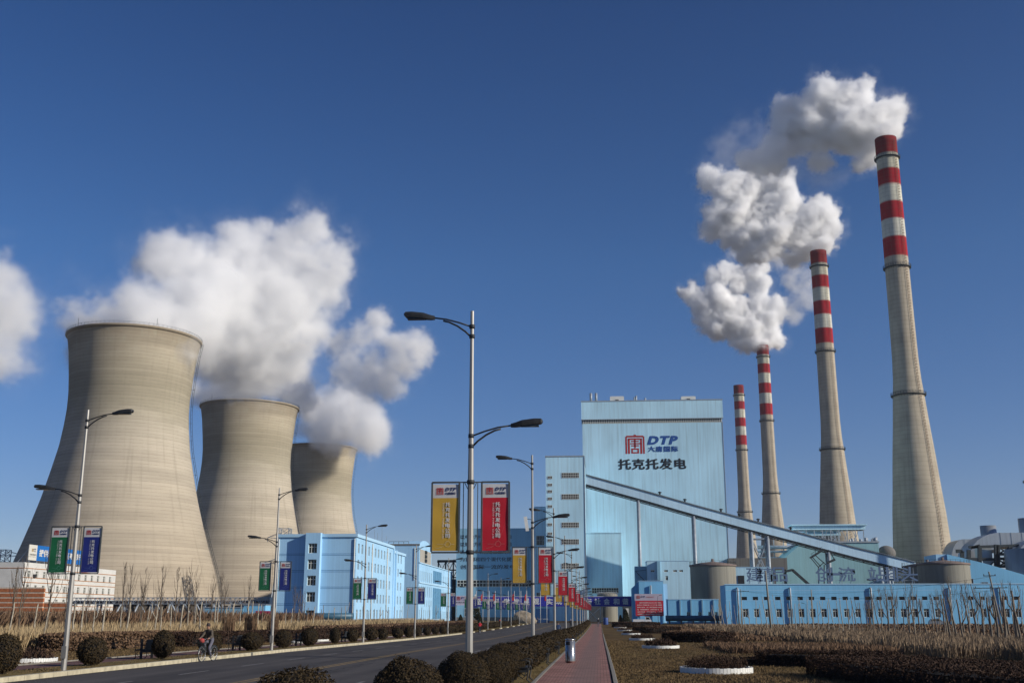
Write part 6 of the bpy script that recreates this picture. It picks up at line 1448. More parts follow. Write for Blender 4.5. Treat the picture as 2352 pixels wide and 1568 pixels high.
# left reed bed (x pixel where the stem stands); measured stems, then seeded ones between
stL = [20,78,100,170,186,214,234,277,290,336,354,368,392,414,430,444,459,492,501,516,527,536,552,566,578,591,602,618,632,655,668,683,702,716,735,742,751,765,780,793,806,818,833,846,860,873,890,905,921,934,952,967,985,1001,1012,1026]
gT = 'whitewashed pollard stems in the left reed bed'
for i, p in enumerate(sorted(stL)):
    X = rn.choice([-38,-40,-43,-46]) if p < 520 else rn.choice([-37,-40,-44]); c = atX(p, 1430, X); y = min(c[1], 246)
    if y >= 246: X = at(p, 1430, y)[0]
    pollard(X, y, EYE-gz(y)+(1409-((1386 if p < 600 else 1395)+rn.uniform(-8,7)))*y/2500, rn.uniform(.055,.085), rn.uniform(-.03,.10), rn.choice([0,0,0,1]), f'{ordn(i+1)} whitewashed pollard stem from the left, standing in the left reeds', gT, 'bark_pale' if p < 600 else rn.choice(['bark_pale','bark_dark']), i)
gT2 = 'pollard stems in the right reed bed'
stR = [1646,1657,1664,1672,1683,1694,1703,1712,1722,1738,1751,1764,1777,1790,1803,1817,1829,1838,1847,1857,1868,1880,1893,1903,1916,1929,1936,1949,1960,1970,1980,1997,2003,2022,2040,2058,2076,2088,2102,2113,2130,2152,2171,2182,2196,2209,2227,2244,2257,2275,2291,2305,2320,2333,2343]
for i, p in enumerate(stR):
    big = max(0, (p-1900)/450); y = 150-big*72+rn.uniform(-8,8) if p > 1900 else 205-(p-1646)*.18+rn.uniform(-12,12); X = at(p, 1430, y)[0]
    yt = (1386 if p < 1740 else 1376-big*10)+rn.uniform(-10,12); h = EYE-gz(y)+(1409-yt)*y/2500
    pollard(X, y, h, rn.uniform(.045,.07)+.035*big, rn.uniform(-.16,.03), rn.choice([0,0,1]) if big < .3 else rn.choice([0,1,1]), f'{ordn(i+1)} bare pollard stem from the left, standing in the right reeds', gT2, 'bark_dark' if big > .15 else 'bark_pale', i+300)
gS = 'thin bare poplars'
for i, (p, yt, y) in enumerate(((38,1300,85),(62,1275,90),(126,1230,80),(160,1320,95),(206,1345,110),(288,1290,130),(303,1292,125),(330,1330,128),(335,1300,132),(372,1345,140),(376,1295,136),(411,1300,128),(440,1282,132),(452,1330,138),(492,1318,140),(512,1310,150),(520,1330,145),(575,1318,160),(679,1340,170),(690,1345,160),(700,1352,175))):
    c = at(p, yt, y); sapling(c[0], y, c[2]-gz(y), f'{ordn(i+1)} thin bare poplar from the left, rising behind the left reeds', gS+' behind the left reeds', i, 'twig', .9)
for i, (p, yt, y) in enumerate(((1988,1368,190),(2000,1350,170),(2018,1348,165),(2033,1345,160),(2046,1340,150),(2056,1362,170),(2079,1338,150),(2093,1335,150),(2112,1372,190),(2136,1360,170),(2150,1350,160),(2165,1338,140),(2178,1322,135),(2204,1338,140),(2216,1330,140),(2238,1345,150),(2252,1350,150),(2263,1355,170),(2275,1340,150),(2300,1330,130),(2318,1335,130),(2338,1340,130))):
    c = at(p, yt, y); sapling(c[0], y, c[2]-gz(y), f'{ordn(i+1)} thin bare poplar from the left, in the right reeds before the workshop', gS+' on the right', i+60, 'bark_pale', 1.1)

# ------------------------------------------------------------------ poles, far lamps, flags, gate things
def upole(p, yt, y, arms, label, lean=0, r=.12):
    c = at(p, yt, y); t = thing('utility_pole', label, 'utility pole', (c[0], y, gz(y)), 'utility poles on the right'); mb = MB(); mb.tube([(c[0]+lean,y,gz(y)-.1),(c[0],y,c[2])], [r,r*.65], 10); mb.build('pole', 'tank', t)
    for dz, L in arms:
        mb = MB(); z = c[2]-dz; mb.beam((c[0]-L,y-.12,z),(c[0]+L,y-.12,z+.05), .09)
        for s in (-1, 0, 1): mb.tube([(c[0]+s*L*.92,y-.12,z+.02),(c[0]+s*L*.92,y-.12,z+.22)], .05, 6)
        mb.build('cross_arm', 'steel_dark', t)
    return c
P1 = upole(1701, 1352, 225, ((.5,1.6),), 'utility pole with one cross arm at the left end of the long workshop')
P2 = upole(1758, 1310, 150, (), 'tall plain concrete pole behind the reeds near the trestle', .35, .16)
P3 = upole(1863, 1353, 190, (), 'thin plain pole in front of the long workshop middle')
P4 = upole(2271, 1312, 135, ((.5,.7),(1.9,1.9)), 'utility pole with two cross arms near the right edge', .9, .14)
for a, b, dz, lb in ((P1,P4,-.3,'upper'),(P1,P4,-1.9,'lower')):
    mb = MB(); pts = [(a[0]+(b[0]-a[0])*k/20, a[1]+(b[1]-a[1])*k/20, a[2]-.3+(b[2]+dz-a[2])*k/20-1.2*4*(k/20)*(1-k/20)) for k in range(21)]; mb.tube(pts, .018, 4, cap=False); tag(mb.build('overhead_wire', 'steel_dark'), f'{lb} overhead wire sagging between two utility poles on the right', 'wire', 'overhead wires')
for i, (p, yt, y, s) in enumerate(((1851,1384,270,1),(2149,1385,262,1),(1510,1366,280,-1),(1296-210,1303,210,0),)):
    if s == 0: continue
    c = at(p, yt, y); t = thing('small_lamp', ['small road lamp before the long workshop middle','small road lamp before the workshop, above the silver car','thin lamp standing in front of the red billboard'][i], 'street lamp', (c[0], y, gz(y))); mb = MB(); mb.tube([(c[0],y,gz(y)),(c[0],y,c[2]-.3),(c[0]-s*.5,y,c[2]-.05)], [.05,.035,.03], 6); mb.build('pole', 'steel_dark', t); mb = MB(); mb.beam((c[0]-s*.45,y,c[2]-.06),(c[0]-s*1.1,y,c[2]+.05), .16, .1); mb.build('lamp_head', 'dark_metal', t)
fx = [490,600,707,808,1030,1133,1245,1345,1575,1683]; fc = ['w','r',None,'r',None,'r',None,'r',None,'r']
M['flag_red'] = mat('flag_red', (.42,.015,.02), .7); M['flag_white'] = mat('flag_white', (.6,.58,.56), .7)
for i, (z_, c_) in enumerate(zip(fx, fc)):
    p = (1700+.2232*z_)/1.6531; y = 332; c = at(p, 1356, y); t = thing('flagpole', f'{ordn(i+1)} white flagpole from the left before the gate banner', 'flagpole', (c[0], y, gz(y)), 'row of flagpoles by the gate'); mb = MB(); mb.tube([(c[0],y,gz(y)),(c[0],y,c[2])], [.09,.05], 8); mb.build('pole', 'white_paint', t)
    mb = MB(); mb.tube([(c[0],y,c[2]),(c[0],y,c[2]+.12)], [.09,.02], 8); mb.build('finial', 'steel_grey', t)
    if c_:
        mb = MB(); 
        for k in range(6): a, b = k/6, (k+1)/6; f = lambda q: (c[0]-.06-.55*q-.15*q*q, y+.12*sin(q*7), 0); A_, B_ = f(a), f(b); mb.quad((A_[0],A_[1],c[2]-2.9+a*.2),(B_[0],B_[1],c[2]-2.9+b*.2-.3*b),(B_[0],B_[1],c[2]-.3-1.5*b),(A_[0],A_[1],c[2]-.3-1.5*a))
        mb.build('flag', 'flag_red' if c_ == 'r' else 'flag_white', t)
# standing stone by the gate
c = at(1208, 1421, 322); bm = bmesh.new(); bmesh.ops.create_icosphere(bm, subdivisions=4, radius=1)
for v in bm.verts:
    q = v.co.copy(); n_ = 1+.22*mnoise.noise(q*1.3)+.1*mnoise.noise(q*3.5); v.co = Vector((q.x*3.3*n_, q.y*1.4*n_, q.z*2.0*n_*(1.12-.22*q.x)-.25*q.x*abs(q.x)*1.2))
    v.co.z = max(v.co.z, -1.2)
me = bpy.data.meshes.new('boulder'); bm.to_mesh(me); bm.free(); me.materials.append(M['rock']); o = bpy.data.objects.new('boulder', me); COL.objects.link(o); o.location = (c[0], 322, gz(322)+1.1); tag(o, 'big pale landscape boulder beside the gate, right of the flagpoles', 'boulder')
t = thing('entrance_board', 'dark blue display board with small white writing behind the boulder', 'sign board', (at(1245,0,340)[0], 340, GZ)); mb = MB(); a, b = at(1230,1397,340), at(1262,1413,340); mb.box(a[0],b[0],340,340.2,GZ,a[2]); mb.build('board', mat('display_blue', (.01,.05,.15), .4), t); mb = MB(); fit_text(mb, '安全生产 文明发电', a[0]+.5, b[0]-.4, .4, .75, lambda x, z: (x, 339.95, z), 0, 0, 1); mb.build('lettering', 'letter_white', t)
for i, (p, yt, y, w_) in enumerate(((1094,1396,315,3.2),(1058,1411,300,2.0),(1101,1409,312,2.2),(1437,1399,300,3.0),(1425,1412,300,1.6))):
    c = at(p, yt, y); h = c[2]-gz(y); t = thing('dark_conifer', ['dark spreading pine left of the gate banner','low dark shrub at the foot of the hall wall','dark round shrub behind the left flagpoles','dark cone shaped conifer left of the red billboard','low dark shrub beside the blue drum'][i], 'tree', (c[0], y, gz(y)), 'dark evergreens by the gate'); r2 = random.Random(i+9); mb = MB()
    for k in range(1500): zf = r2.random(); rr = w_/2*((1-zf)**.7 if i != 0 else min(1, (zf-.25)*3 if zf > .25 else 0)*(1.1-zf*.4)); a = r2.uniform(0,6.28); q = rr*sqrt(r2.random()); cc = Vector((c[0]+q*cos(a), y+q*sin(a), gz(y)+h*zf)); u = Vector((r2.gauss(0,1),r2.gauss(0,1),r2.gauss(0,.6))).normalized(); w2 = u.orthogonal().normalized(); mb.quad(cc+u*.2, cc+w2*.09, cc-u*.2, cc-w2*.09)
    mb.build('crown', 'conifer', t); mb = MB(); mb.tube([(c[0],y,gz(y)),(c[0],y,gz(y)+h*.6)], [.12,.06], 6); mb.build('trunk', 'bark_dark', t)
for i, (p, yt, y) in enumerate(((1391,1417.5,290),)):
    c = at(p, yt, y); t = thing('drum', 'blue drum standing at the end of the brick path', 'drum', (c[0], y, gz(y))); mb = MB(); h = c[2]; mb.rev(c[0], y, [(.62,gz(y)),(.66,gz(y)+.3),(.62,(gz(y)+h)/2),(.66,h-.2),(.6,h),(.1,h)], 20); mb.build('body', 'bin_blue', t)
# dark round silo behind banner, its dome just above
t = thing('round_reservoir', 'pale round reservoir with a domed top behind the gate banner', 'reservoir', (at(1395,0,385)[0], 385, GZ)); c = at(1395,1366,385); r = at(1419,0,385)[0]-c[0]; mb = MB(); mb.rev(c[0], 385, [(r,GZ),(r,c[2])], 40); mb.build('wall', 'tank', t); zt = at(1395,1359,385)[2]; mb = MB(); mb.rev(c[0], 385, [(r*cos(a), c[2]+(zt-c[2])*sin(a)) for a in np.linspace(0, pi/2, 8)], 40); mb.build('dome', 'tank', t)
mb = MB()
for k in range(24): a = 2*pi*k/24; b = 2*pi*(k+1)/24; mb.beam((c[0]+r*cos(a),385+r*sin(a),c[2]),(c[0]+r*cos(a),385+r*sin(a),c[2]+1), .08); mb.beam((c[0]+r*cos(a),385+r*sin(a),c[2]+1),(c[0]+r*cos(b),385+r*sin(b),c[2]+1), .07)
mb.build('railing', 'steel_grey', t)
t = thing('gate_passage', 'dark covered passage under the pipe bridge behind the gate banner', 'gatehouse', (at(1400,0,372)[0], 372, GZ)); a, b = at(1352,1391,370), at(1385,1391,370); a2, b2 = at(1431,1391,370), at(1458,1391,370)
for p_, q_ in ((a, b), (a2, b2)): mb = MB(); mb.box(p_[0],q_[0],370,378,GZ,p_[2]); mb.build('dark_wall', 'roof_dark', t)
mb = MB(); mb.box(a[0],b2[0],370.5,377.5,a[2],a[2]+.5); mb.build('roof', 'roof_dark', t)
mb = MB(); mb.box(at(1437,0,369)[0],at(1444,0,369)[0],369.5,369.9,GZ,at(1440,1396,369)[2]); mb.build('doorway', 'white_wall', t)

# ------------------------------------------------------------------ vehicles
def loft_body(mb, prof, w0, w1, m, y0, x0, z0, zglass):
    pass
def car(label, X, Y, ang, m, L=4.4, W=1.75, Hh=1.65, kind='hatch'):
    z = gz(Y); t = thing('parked_car' if kind == 'hatch' else 'small_truck', label, 'car' if kind == 'hatch' else 'truck', (0,0,0)); WL[t.name] = Vector((0,0,0))
    if kind == 'hatch':
        side = [(-L/2,.35),(-L/2+.05,.9),(-L*.38,1.0),(-L*.18,1.08),(-L*.02,Hh*.97),(L*.12,Hh),(L*.36,Hh*.97),(L*.47,1.1),(L/2,.9),(L/2,.35)]
        win = [[(-L*.155,1.08),(-L*.015,Hh*.92),(L*.10,Hh*.94),(L*.10,1.08)],[(L*.125,1.08),(L*.125,Hh*.94),(L*.34,Hh*.91),(L*.42,1.08)]]
    else:
        side = [(-L/2,.5),(-L/2,1.15),(-L*.46,1.3),(-L*.38,1.95),(-L*.16,2.0),(-L*.15,.95),(L/2,.95),(L/2,.6)]; win = [[(-L*.43,1.3),(-L*.365,1.85),(-L*.2,1.88),(-L*.2,1.3)]]
    mb = MB(); mb.prism(side, -W/2, W/2); mb.build('body', m, t)
    for w_ in win:
        for s in (-1, 1):
            mb = MB(); q = [(x, s*(W/2+.008), zz_) for x, zz_ in w_]; mb.poly(q if s < 0 else q[::-1]); mb.build('window', 'glass', t)
    mb = MB(); a, b = (side[3], side[4]) if kind == 'hatch' else (side[2], side[3]); n_ = Vector((-(b[1]-a[1]), 0, b[0]-a[0])).normalized()*.01
    mb.quad((a[0]+n_.x,-W/2+.1,a[1]+n_.z+.03),(a[0]+n_.x,W/2-.1,a[1]+n_.z+.03),(b[0]+n_.x,W/2-.14,b[1]+n_.z-.05),(b[0]+n_.x,-W/2+.14,b[1]+n_.z-.05)); mb.build('windscreen', 'glass', t)
    for x in (-L*.31, L*.31):
        for s in (-1, 1):
            mb = MB(); mb.tube([(x,s*(W/2-.2),.33),(x,s*(W/2+.02),.33)], .33, 18); wh = mb.build('wheel', 'tyre', t); mb = MB(); mb.tube([(x,s*(W/2+.0),.33),(x,s*(W/2+.035),.33)], .2, 14); mb.build('rim', 'steel_grey', wh)
    for s in (-1, 1): mb = MB(); mb.box(-L/2-.02,-L/2+.06,s*(W/2-.3)-.14,s*(W/2-.3)+.14,.68,.82); mb.build('headlight', 'white_paint', t)
    if kind != 'hatch':
        mb = MB()
        for y0_, y1_ in ((-W/2,-W/2+.05),(W/2-.05,W/2)): mb.box(-L*.13,L/2,y0_,y1_,.952,1.35)
        mb.box(L/2-.05,L/2,-W/2+.05,W/2-.05,.952,1.35); mb.build('load_bed_side', m, t)
    t.location = (X, Y, z); t.rotation_euler = (0,0,ang); return t
c = at(2155,1425,268); car('silver hatchback parked in front of the long blue workshop, partly behind bare stems', c[0], 268, radians(175), 'car_silver', 4.3)
c = at(1475,1420,285); car('small white truck parked before the red billboard', c[0], 285, radians(178), 'car_white', 4.6, kind='truck')

# ------------------------------------------------------------------ people and bicycles
def skin_body(name, joints, bones, mats_of_bone, parent, matlist, sub=2):
    me = bpy.data.meshes.new(name); names = list(joints); me.from_pydata([joints[n][0] for n in names], [(names.index(a), names.index(b)) for a, b in bones], [])
    o = bpy.data.objects.new(name, me); COL.objects.link(o); o.modifiers.new('s', 'SKIN'); sm = o.modifiers.new('u', 'SUBSURF'); sm.levels = sub; sm.render_levels = sub
    for i, n in enumerate(names):
        sv = me.skin_vertices[0].data[i]; r = joints[n][1]; sv.radius = r if isinstance(r, tuple) else (r, r); sv.use_root = (n == 'pelvis')
    dg = bpy.context.evaluated_depsgraph_get(); m2 = bpy.data.meshes.new_from_object(o.evaluated_get(dg)); bpy.data.objects.remove(o)
    for m in matlist: m2.materials.append(M[m])
    seg = [(Vector(joints[a][0]), Vector(joints[b][0]), mats_of_bone.get((a, b), 0)) for a, b in bones]; mi = []
    for p in m2.polygons:
        c = p.center; best = None
        for a, b, m in seg:
            ab = b-a; tt = max(0, min(1, (c-a).dot(ab)/max(ab.length_squared, 1e-9))); d = (c-(a+ab*tt)).length
            if best is None or d < best[0]: best = (d, m)
        mi.append(best[1]); p.use_smooth = True
    m2.polygons.foreach_set('material_index', mi); ob = bpy.data.objects.new(name, m2); COL.objects.link(ob); ob.parent = parent; return ob
def person(label, loc, rotz, pose, top, trousers, hat=None, hair='black', detail=True, scale=1.0):
    """local frame: faces -Y"""
    t = thing('person', label, 'person', (0,0,0)); WL[t.name] = Vector((0,0,0))
    J = {}
    if pose == 'ride':   # seated on a bicycle, leaning to the bars
        J = dict(pelvis=((0,.18,.95),(.15,.12)), waist=((0,.10,1.08),(.15,.11)), chest=((0,-.02,1.27),(.18,.13)), neckb=((0,-.08,1.40),(.10,.08)), neck=((0,-.11,1.46),.055), skull=((0,-.15,1.56),(.078,.092)), crown=((0,-.15,1.64),(.07,.082)),
                 shL=((-.17,-.06,1.36),.075), elL=((-.25,-.20,1.13),.052), wrL=((-.23,-.42,1.04),.036), haL=((-.23,-.48,1.02),(.035,.022)), shR=((.17,-.06,1.36),.075), elR=((.25,-.20,1.13),.052), wrR=((.23,-.42,1.04),.036), haR=((.23,-.48,1.02),(.035,.022)),
                 hiL=((-.09,.15,.92),.10), knL=((-.12,-.20,.78),.07), anL=((-.12,.02,.40),.045), toL=((-.12,-.14,.36),(.04,.03)), hiR=((.09,.15,.92),.10), knR=((.12,-.16,.58),.07), anR=((.12,.06,.22),.045), toR=((.12,-.10,.18),(.04,.03)))
    else:
        J = dict(pelvis=((0,0,.95),(.15,.11)), waist=((0,0,1.08),(.14,.10)), chest=((0,-.01,1.28),(.17,.12)), neckb=((0,0,1.42),(.10,.08)), neck=((0,-.01,1.49),.055), skull=((0,-.02,1.60),(.078,.092)), crown=((0,-.02,1.68),(.07,.082)),
                 shL=((-.18,0,1.38),.07), elL=((-.23,.05,1.13),.05), wrL=((-.22,-.06,.90),.034), haL=((-.22,-.09,.82),(.03,.02)), shR=((.18,0,1.38),.07), elR=((.23,.03,1.13),.05), wrR=((.22,.10,.90),.034), haR=((.22,.12,.82),(.03,.02)),
                 hiL=((-.09,0,.90),.095), knL=((-.10,-.10,.50),.065), anL=((-.10,-.08,.10),.045), toL=((-.10,-.22,.05),(.04,.03)), hiR=((.09,0,.90),.095), knR=((.10,.03,.50),.065), anR=((.10,.20,.12),.045), toR=((.10,.10,.05),(.04,.03)))
    B = [('pelvis','waist'),('waist','chest'),('chest','neckb'),('neckb','neck'),('neck','skull'),('skull','crown')]
    for s in 'LR': B += [('chest','sh'+s),('sh'+s,'el'+s),('el'+s,'wr'+s),('wr'+s,'ha'+s),('pelvis','hi'+s),('hi'+s,'kn'+s),('kn'+s,'an'+s),('an'+s,'to'+s)]
    mo = {}
    for b in B:
        if b[1] in ('skull','crown') or b[0] == 'neck' or b[1][:2] == 'ha': mo[b] = 0
        elif b[1][:2] in ('kn','an') or b[1][:2] == 'hi': mo[b] = 2
        elif b[1][:2] == 'to': mo[b] = 3
        else: mo[b] = 1
    skin_body('body', J, B, mo, t, ['skin', top, trousers, 'bin_dark'])
    hd = Vector(J['skull'][0])
    if detail:
        mb = MB()   # nose, eyes, mouth and ears
        mb.tube([hd+Vector((0,-.088,.03)),hd+Vector((0,-.118,-.005)),hd+Vector((0,-.09,-.018))], [.009,.015,.01], 6)
        for s in (-1, 1): mb.tube([hd+Vector((s*.078,.0,.0)),hd+Vector((s*.09,.01,.03))], [.012,.018], 6)
        mb.build('nose_and_ears', 'skin', t); mb = MB()
        for s in (-1, 1): c_ = hd+Vector((s*.032,-.088,.035)); mb.tube([c_,c_+Vector((0,-.006,0))], .009, 8)
        mb.build('eyes', 'bin_dark', t); mb = MB(); mb.box(hd.x-.024,hd.x+.024,hd.y-.094,hd.y-.086,hd.z-.045,hd.z-.036); mb.build('mouth', 'flag_red', t)
        for s in (-1, 1):   # five separate fingers closed round the grip or hanging
            h = Vector(J['haL' if s < 0 else 'haR'][0]); mb = MB()
            for k, L in enumerate((.034,.038,.036,.03)):
                o = h+Vector(((k-1.5)*.018,-.01,0)); f = Vector((0,-1,0)) if pose == 'ride' else Vector((0,-.2,-1)); d = Vector((0,.3,-1)) if pose == 'ride' else Vector((0,.4,-1))
                mb.tube([o, o+f*.03, o+f*.04+d.normalized()*L*.8, o+f*.02+d.normalized()*L*1.3], [.009,.0088,.0085,.007], 6)
            o = h+Vector((-s*.03,.01,0)); mb.tube([o,o+Vector((-s*.02,-.02,-.015)),o+Vector((-s*.012,-.045,-.025))], [.011,.010,.008], 6); mb.build('fingers', 'skin', t)
    cr = Vector(J['crown'][0])
    bm = bmesh.new(); bmesh.ops.create_uvsphere(bm, u_segments=16, v_segments=10, radius=1)
    for v in bm.verts:
        q = v.co; v.co = Vector((q.x*.092, q.y*.105+.012, max(q.z, -.35 if not hat else -.15)*.115)); v.co.z -= max(0, q.y)*.03
    me = bpy.data.meshes.new('hat' if hat else 'hair'); bm.to_mesh(me); bm.free(); me.materials.append(M[hat or hair]); o = bpy.data.objects.new('hat' if hat else 'hair', me); COL.objects.link(o); o.parent = t; o.location = cr+Vector((0,0,-.01))
    for p in me.polygons: p.use_smooth = True
    if hat: mb = MB(); mb.rev(cr.x, cr.y-.02, [(.085,cr.z-.03),(.125,cr.z-.04),(.12,cr.z-.032)], 18); mb.build('hat_brim', hat, t)
    t.location = loc; t.rotation_euler = (0,0,rotz); t.scale = (scale,)*3; return t
def bicycle(label, loc, rotz, m='chrome', basket=None, fm='steel_dark'):
    t = thing('bicycle', label, 'bicycle', (0,0,0)); WL[t.name] = Vector((0,0,0))
    for y in (-.56, .52):
        mb = MB(); R = .33; P = [(0, y+R*cos(a), .34+R*sin(a)) for a in np.linspace(0, 2*pi, 29)]; mb.tube(P, .017, 6, cap=False); wh = mb.build('wheel', 'tyre', t)
        mb = MB(); P = [(0, y+(R-.025)*cos(a), .34+(R-.025)*sin(a)) for a in np.linspace(0, 2*pi, 29)]; mb.tube(P, .012, 5, cap=False)
        for k in range(16): a = 2*pi*k/16; mb.tube([(0,y,.34),(0,y+(R-.03)*cos(a),.34+(R-.03)*sin(a))], .0022, 3, cap=False)
        mb.tube([(-.04,y,.34),(.04,y,.34)], .02, 8); mb.build('rim', 'chrome', wh)
        mb = MB(); P = [(0, y+(R+.035)*cos(a), .34+(R+.035)*sin(a)) for a in np.linspace(radians(20), radians(170), 14)]; mb.tube(P, .022, 5); mb.build('mudguard', fm, t)
    mb = MB(); hd_, st_, bb_ = (0,-.40,.88), (0,.16,.82), (0,.05,.30)
    for a, b, r in ((hd_,st_,.016),((0,-.42,.80),bb_,.018),(bb_,(0,.19,.88),.016),((0,.16,.80),(0,.52,.34),.010),(bb_,(0,.52,.34),.012),((0,-.38,.95),(0,-.44,.74),.02)): mb.tube([a,b], r, 7)
    for s in (-.05, .05): mb.tube([(s,-.44,.74),(s,-.56,.34)], .011, 6)
    mb.build('frame', fm, t); mb = MB(); mb.tube([(0,-.38,.95),(0,-.40,1.04)], .014, 6); mb.tube([(-.27,-.30,1.03),(-.24,-.44,1.04),(-.1,-.46,1.04),(.1,-.46,1.04),(.24,-.44,1.04),(.27,-.30,1.03)], .012, 7); mb.build('handlebar', 'chrome', t)
    mb = MB(); mb.tube([(0,.02,.92),(0,.10,.94),(0,.28,.94)], [.03,.06,.09], 10); mb.build('saddle', 'bin_dark', t)
    mb = MB(); mb.tube([(-.12,.05,.30),(.12,.05,.30)], .012, 6); mb.tube([(-.09,.05,.30),(-.09,-.02,.42)], .01, 5); mb.tube([(.09,.05,.30),(.09,.12,.18)], .01, 5); mb.box(-.17,-.07,-.05,.01,.41,.43); mb.box(.07,.17,.09,.15,.17,.19); mb.build('pedal', 'bin_dark', t)
    if basket:
        mb = MB()
        for k in range(9):
            for a, b in (((-.17+.0425*k,-.74,.72),(-.19+.0475*k,-.78,.97)),((-.17+.0425*k,-.50,.72),(-.19+.0475*k,-.48,.97))): mb.tube([a,b], .004, 4)
        for z, e in ((.72,0),(.85,.01),(.97,.02)): mb.tube([(-.17-e,-.50+e,z),(-.17-e,-.74-e*2,z),(.17+e,-.74-e*2,z),(.17+e,-.50+e,z),(-.17-e,-.50+e,z)], .006, 4)
        mb.build('basket', 'steel_dark', t)
    t.location = loc; t.rotation_euler = (0,0,rotz); return t
M['jacket_olive'] = mat('jacket_olive', (.075,.06,.045), .9, 0, .3, 8); M['trouser_grey'] = mat('trouser_grey', (.10,.10,.13), .9, 0, .15, 8); M['hat_dark'] = mat('hat_dark', (.04,.03,.03), .9, 0, .3, 30)
M['coat_red'] = mat('coat_red', (.42,.01,.02), .8); M['coat_blue'] = mat('coat_blue', (.015,.04,.10), .8); M['cloth_black'] = mat('cloth_black', (.012,.012,.016), .9); M['coat_orange'] = mat('coat_orange', (.60,.07,.02), .8); M['bag_red'] = mat('bag_red', (.38,.05,.04), .7)
g = gp(478, 1517); X, Y = -18.45, g[1]*1.0; Y = atX(478, 1500, -18.35)[1]; X = -18.35; rz = radians(-10)
bicycle('bicycle with front basket ridden along the left kerb towards the camera', (X, Y, gz(Y)+.005), rz, basket=True)
person('cyclist in dark jacket, grey trousers and brimmed hat riding towards the camera', (X, Y, gz(Y)+.02), rz, 'ride', 'jacket_olive', 'trouser_grey', 'hat_dark')
bm = bmesh.new(); bmesh.ops.create_icosphere(bm, subdivisions=3, radius=.125)
for v in bm.verts: v.co *= 1+.18*mnoise.noise(v.co*9); v.co.z *= .9
me = bpy.data.meshes.new('red_bundle'); bm.to_mesh(me); bm.free(); me.materials.append(M['bag_red']); o = bpy.data.objects.new('red_bundle', me); COL.objects.link(o)
o.location = Vector((X, Y, gz(Y)))+Matrix.Rotation(rz, 3, 'Z') @ Vector((0,-.63,.96)); tag(o, 'red bundle carried in the front basket of the near bicycle', 'bundle')
def rider(p, X, Y, coat, label, rot=pi, hat=None, tr='cloth_black'):
    bicycle('bicycle ridden by the '+label, (X, Y, gz(Y)+.005), rot); person(label[0].upper()+label[1:] if False else label+' on a bicycle', (X, Y, gz(Y)+.02), rot, 'ride', coat, tr, hat, detail=False)
Yr = gp(1102,1455)[1]; Xr = at(1102,1455,Yr)[0]; rider(0, Xr, Yr, 'coat_red', 'rider in a long red coat seen from behind', pi+.05)
Yr = 118; Xr = at(1360-1360+1354/1.0*0+ (2050+.1913*365)/1.6531, 1440, Yr)[0]; person('bare headed man in a dark blue coat cycling behind the clipped bushes', (Xr, Yr, gz(Yr)+.02), pi, 'ride', 'coat_blue', 'cloth_black', detail=False); bicycle('bicycle ridden by the man in the dark blue coat', (Xr, Yr, gz(Yr)+.005), pi)
Yp = 245; pX = (2050+.1913*1160)/1.6531; Xp = at(pX,1430,Yp)[0]; person('person in black clothes walking away on the far brick path', (Xp, Yp, gz(Yp)+.06), pi, 'walk', 'cloth_black', 'trouser_grey', None, 'white_paint', False)
Yr = 225; Xr = at((2050+.1913*612)/1.6531,1430,Yr)[0]; rider(0, Xr, Yr, 'cloth_black', 'rider in black with a pale cap on the far road', pi, 'flag_white')
Yr = 250; Xr = at((1700+.2232*880)/1.6531,1425,Yr)[0]; person('rider in an orange coat beyond the left bushes', (Xr, Yr, gz(Yr)+.02), pi/2, 'ride', 'coat_orange', 'cloth_black', detail=False); bicycle('bicycle ridden by the person in the orange coat', (Xr, Yr, gz(Yr)+.005), pi/2)
Yr = 262; Xr = at((1700+.2232*975)/1.6531,1423,Yr)[0]; person('crouching looking person in blue work clothes beyond the left bushes', (Xr, Yr, gz(Yr)), pi/2, 'walk', 'coat_blue', 'coat_blue', detail=False)
bpy.data.objects[[o.name for o in bpy.data.objects if o.get('label', '').startswith('crouching looking')][0]]['label'] = 'person in blue work clothes walking beyond the left bushes'
Yr = 300; Xr = at((1700+.2232*1530)/1.6531,1425,Yr)[0]; person('person in dark clothes standing before the boulder by the gate', (Xr, Yr, gz(Yr)), pi/2, 'walk', 'cloth_black', 'cloth_black', detail=False)

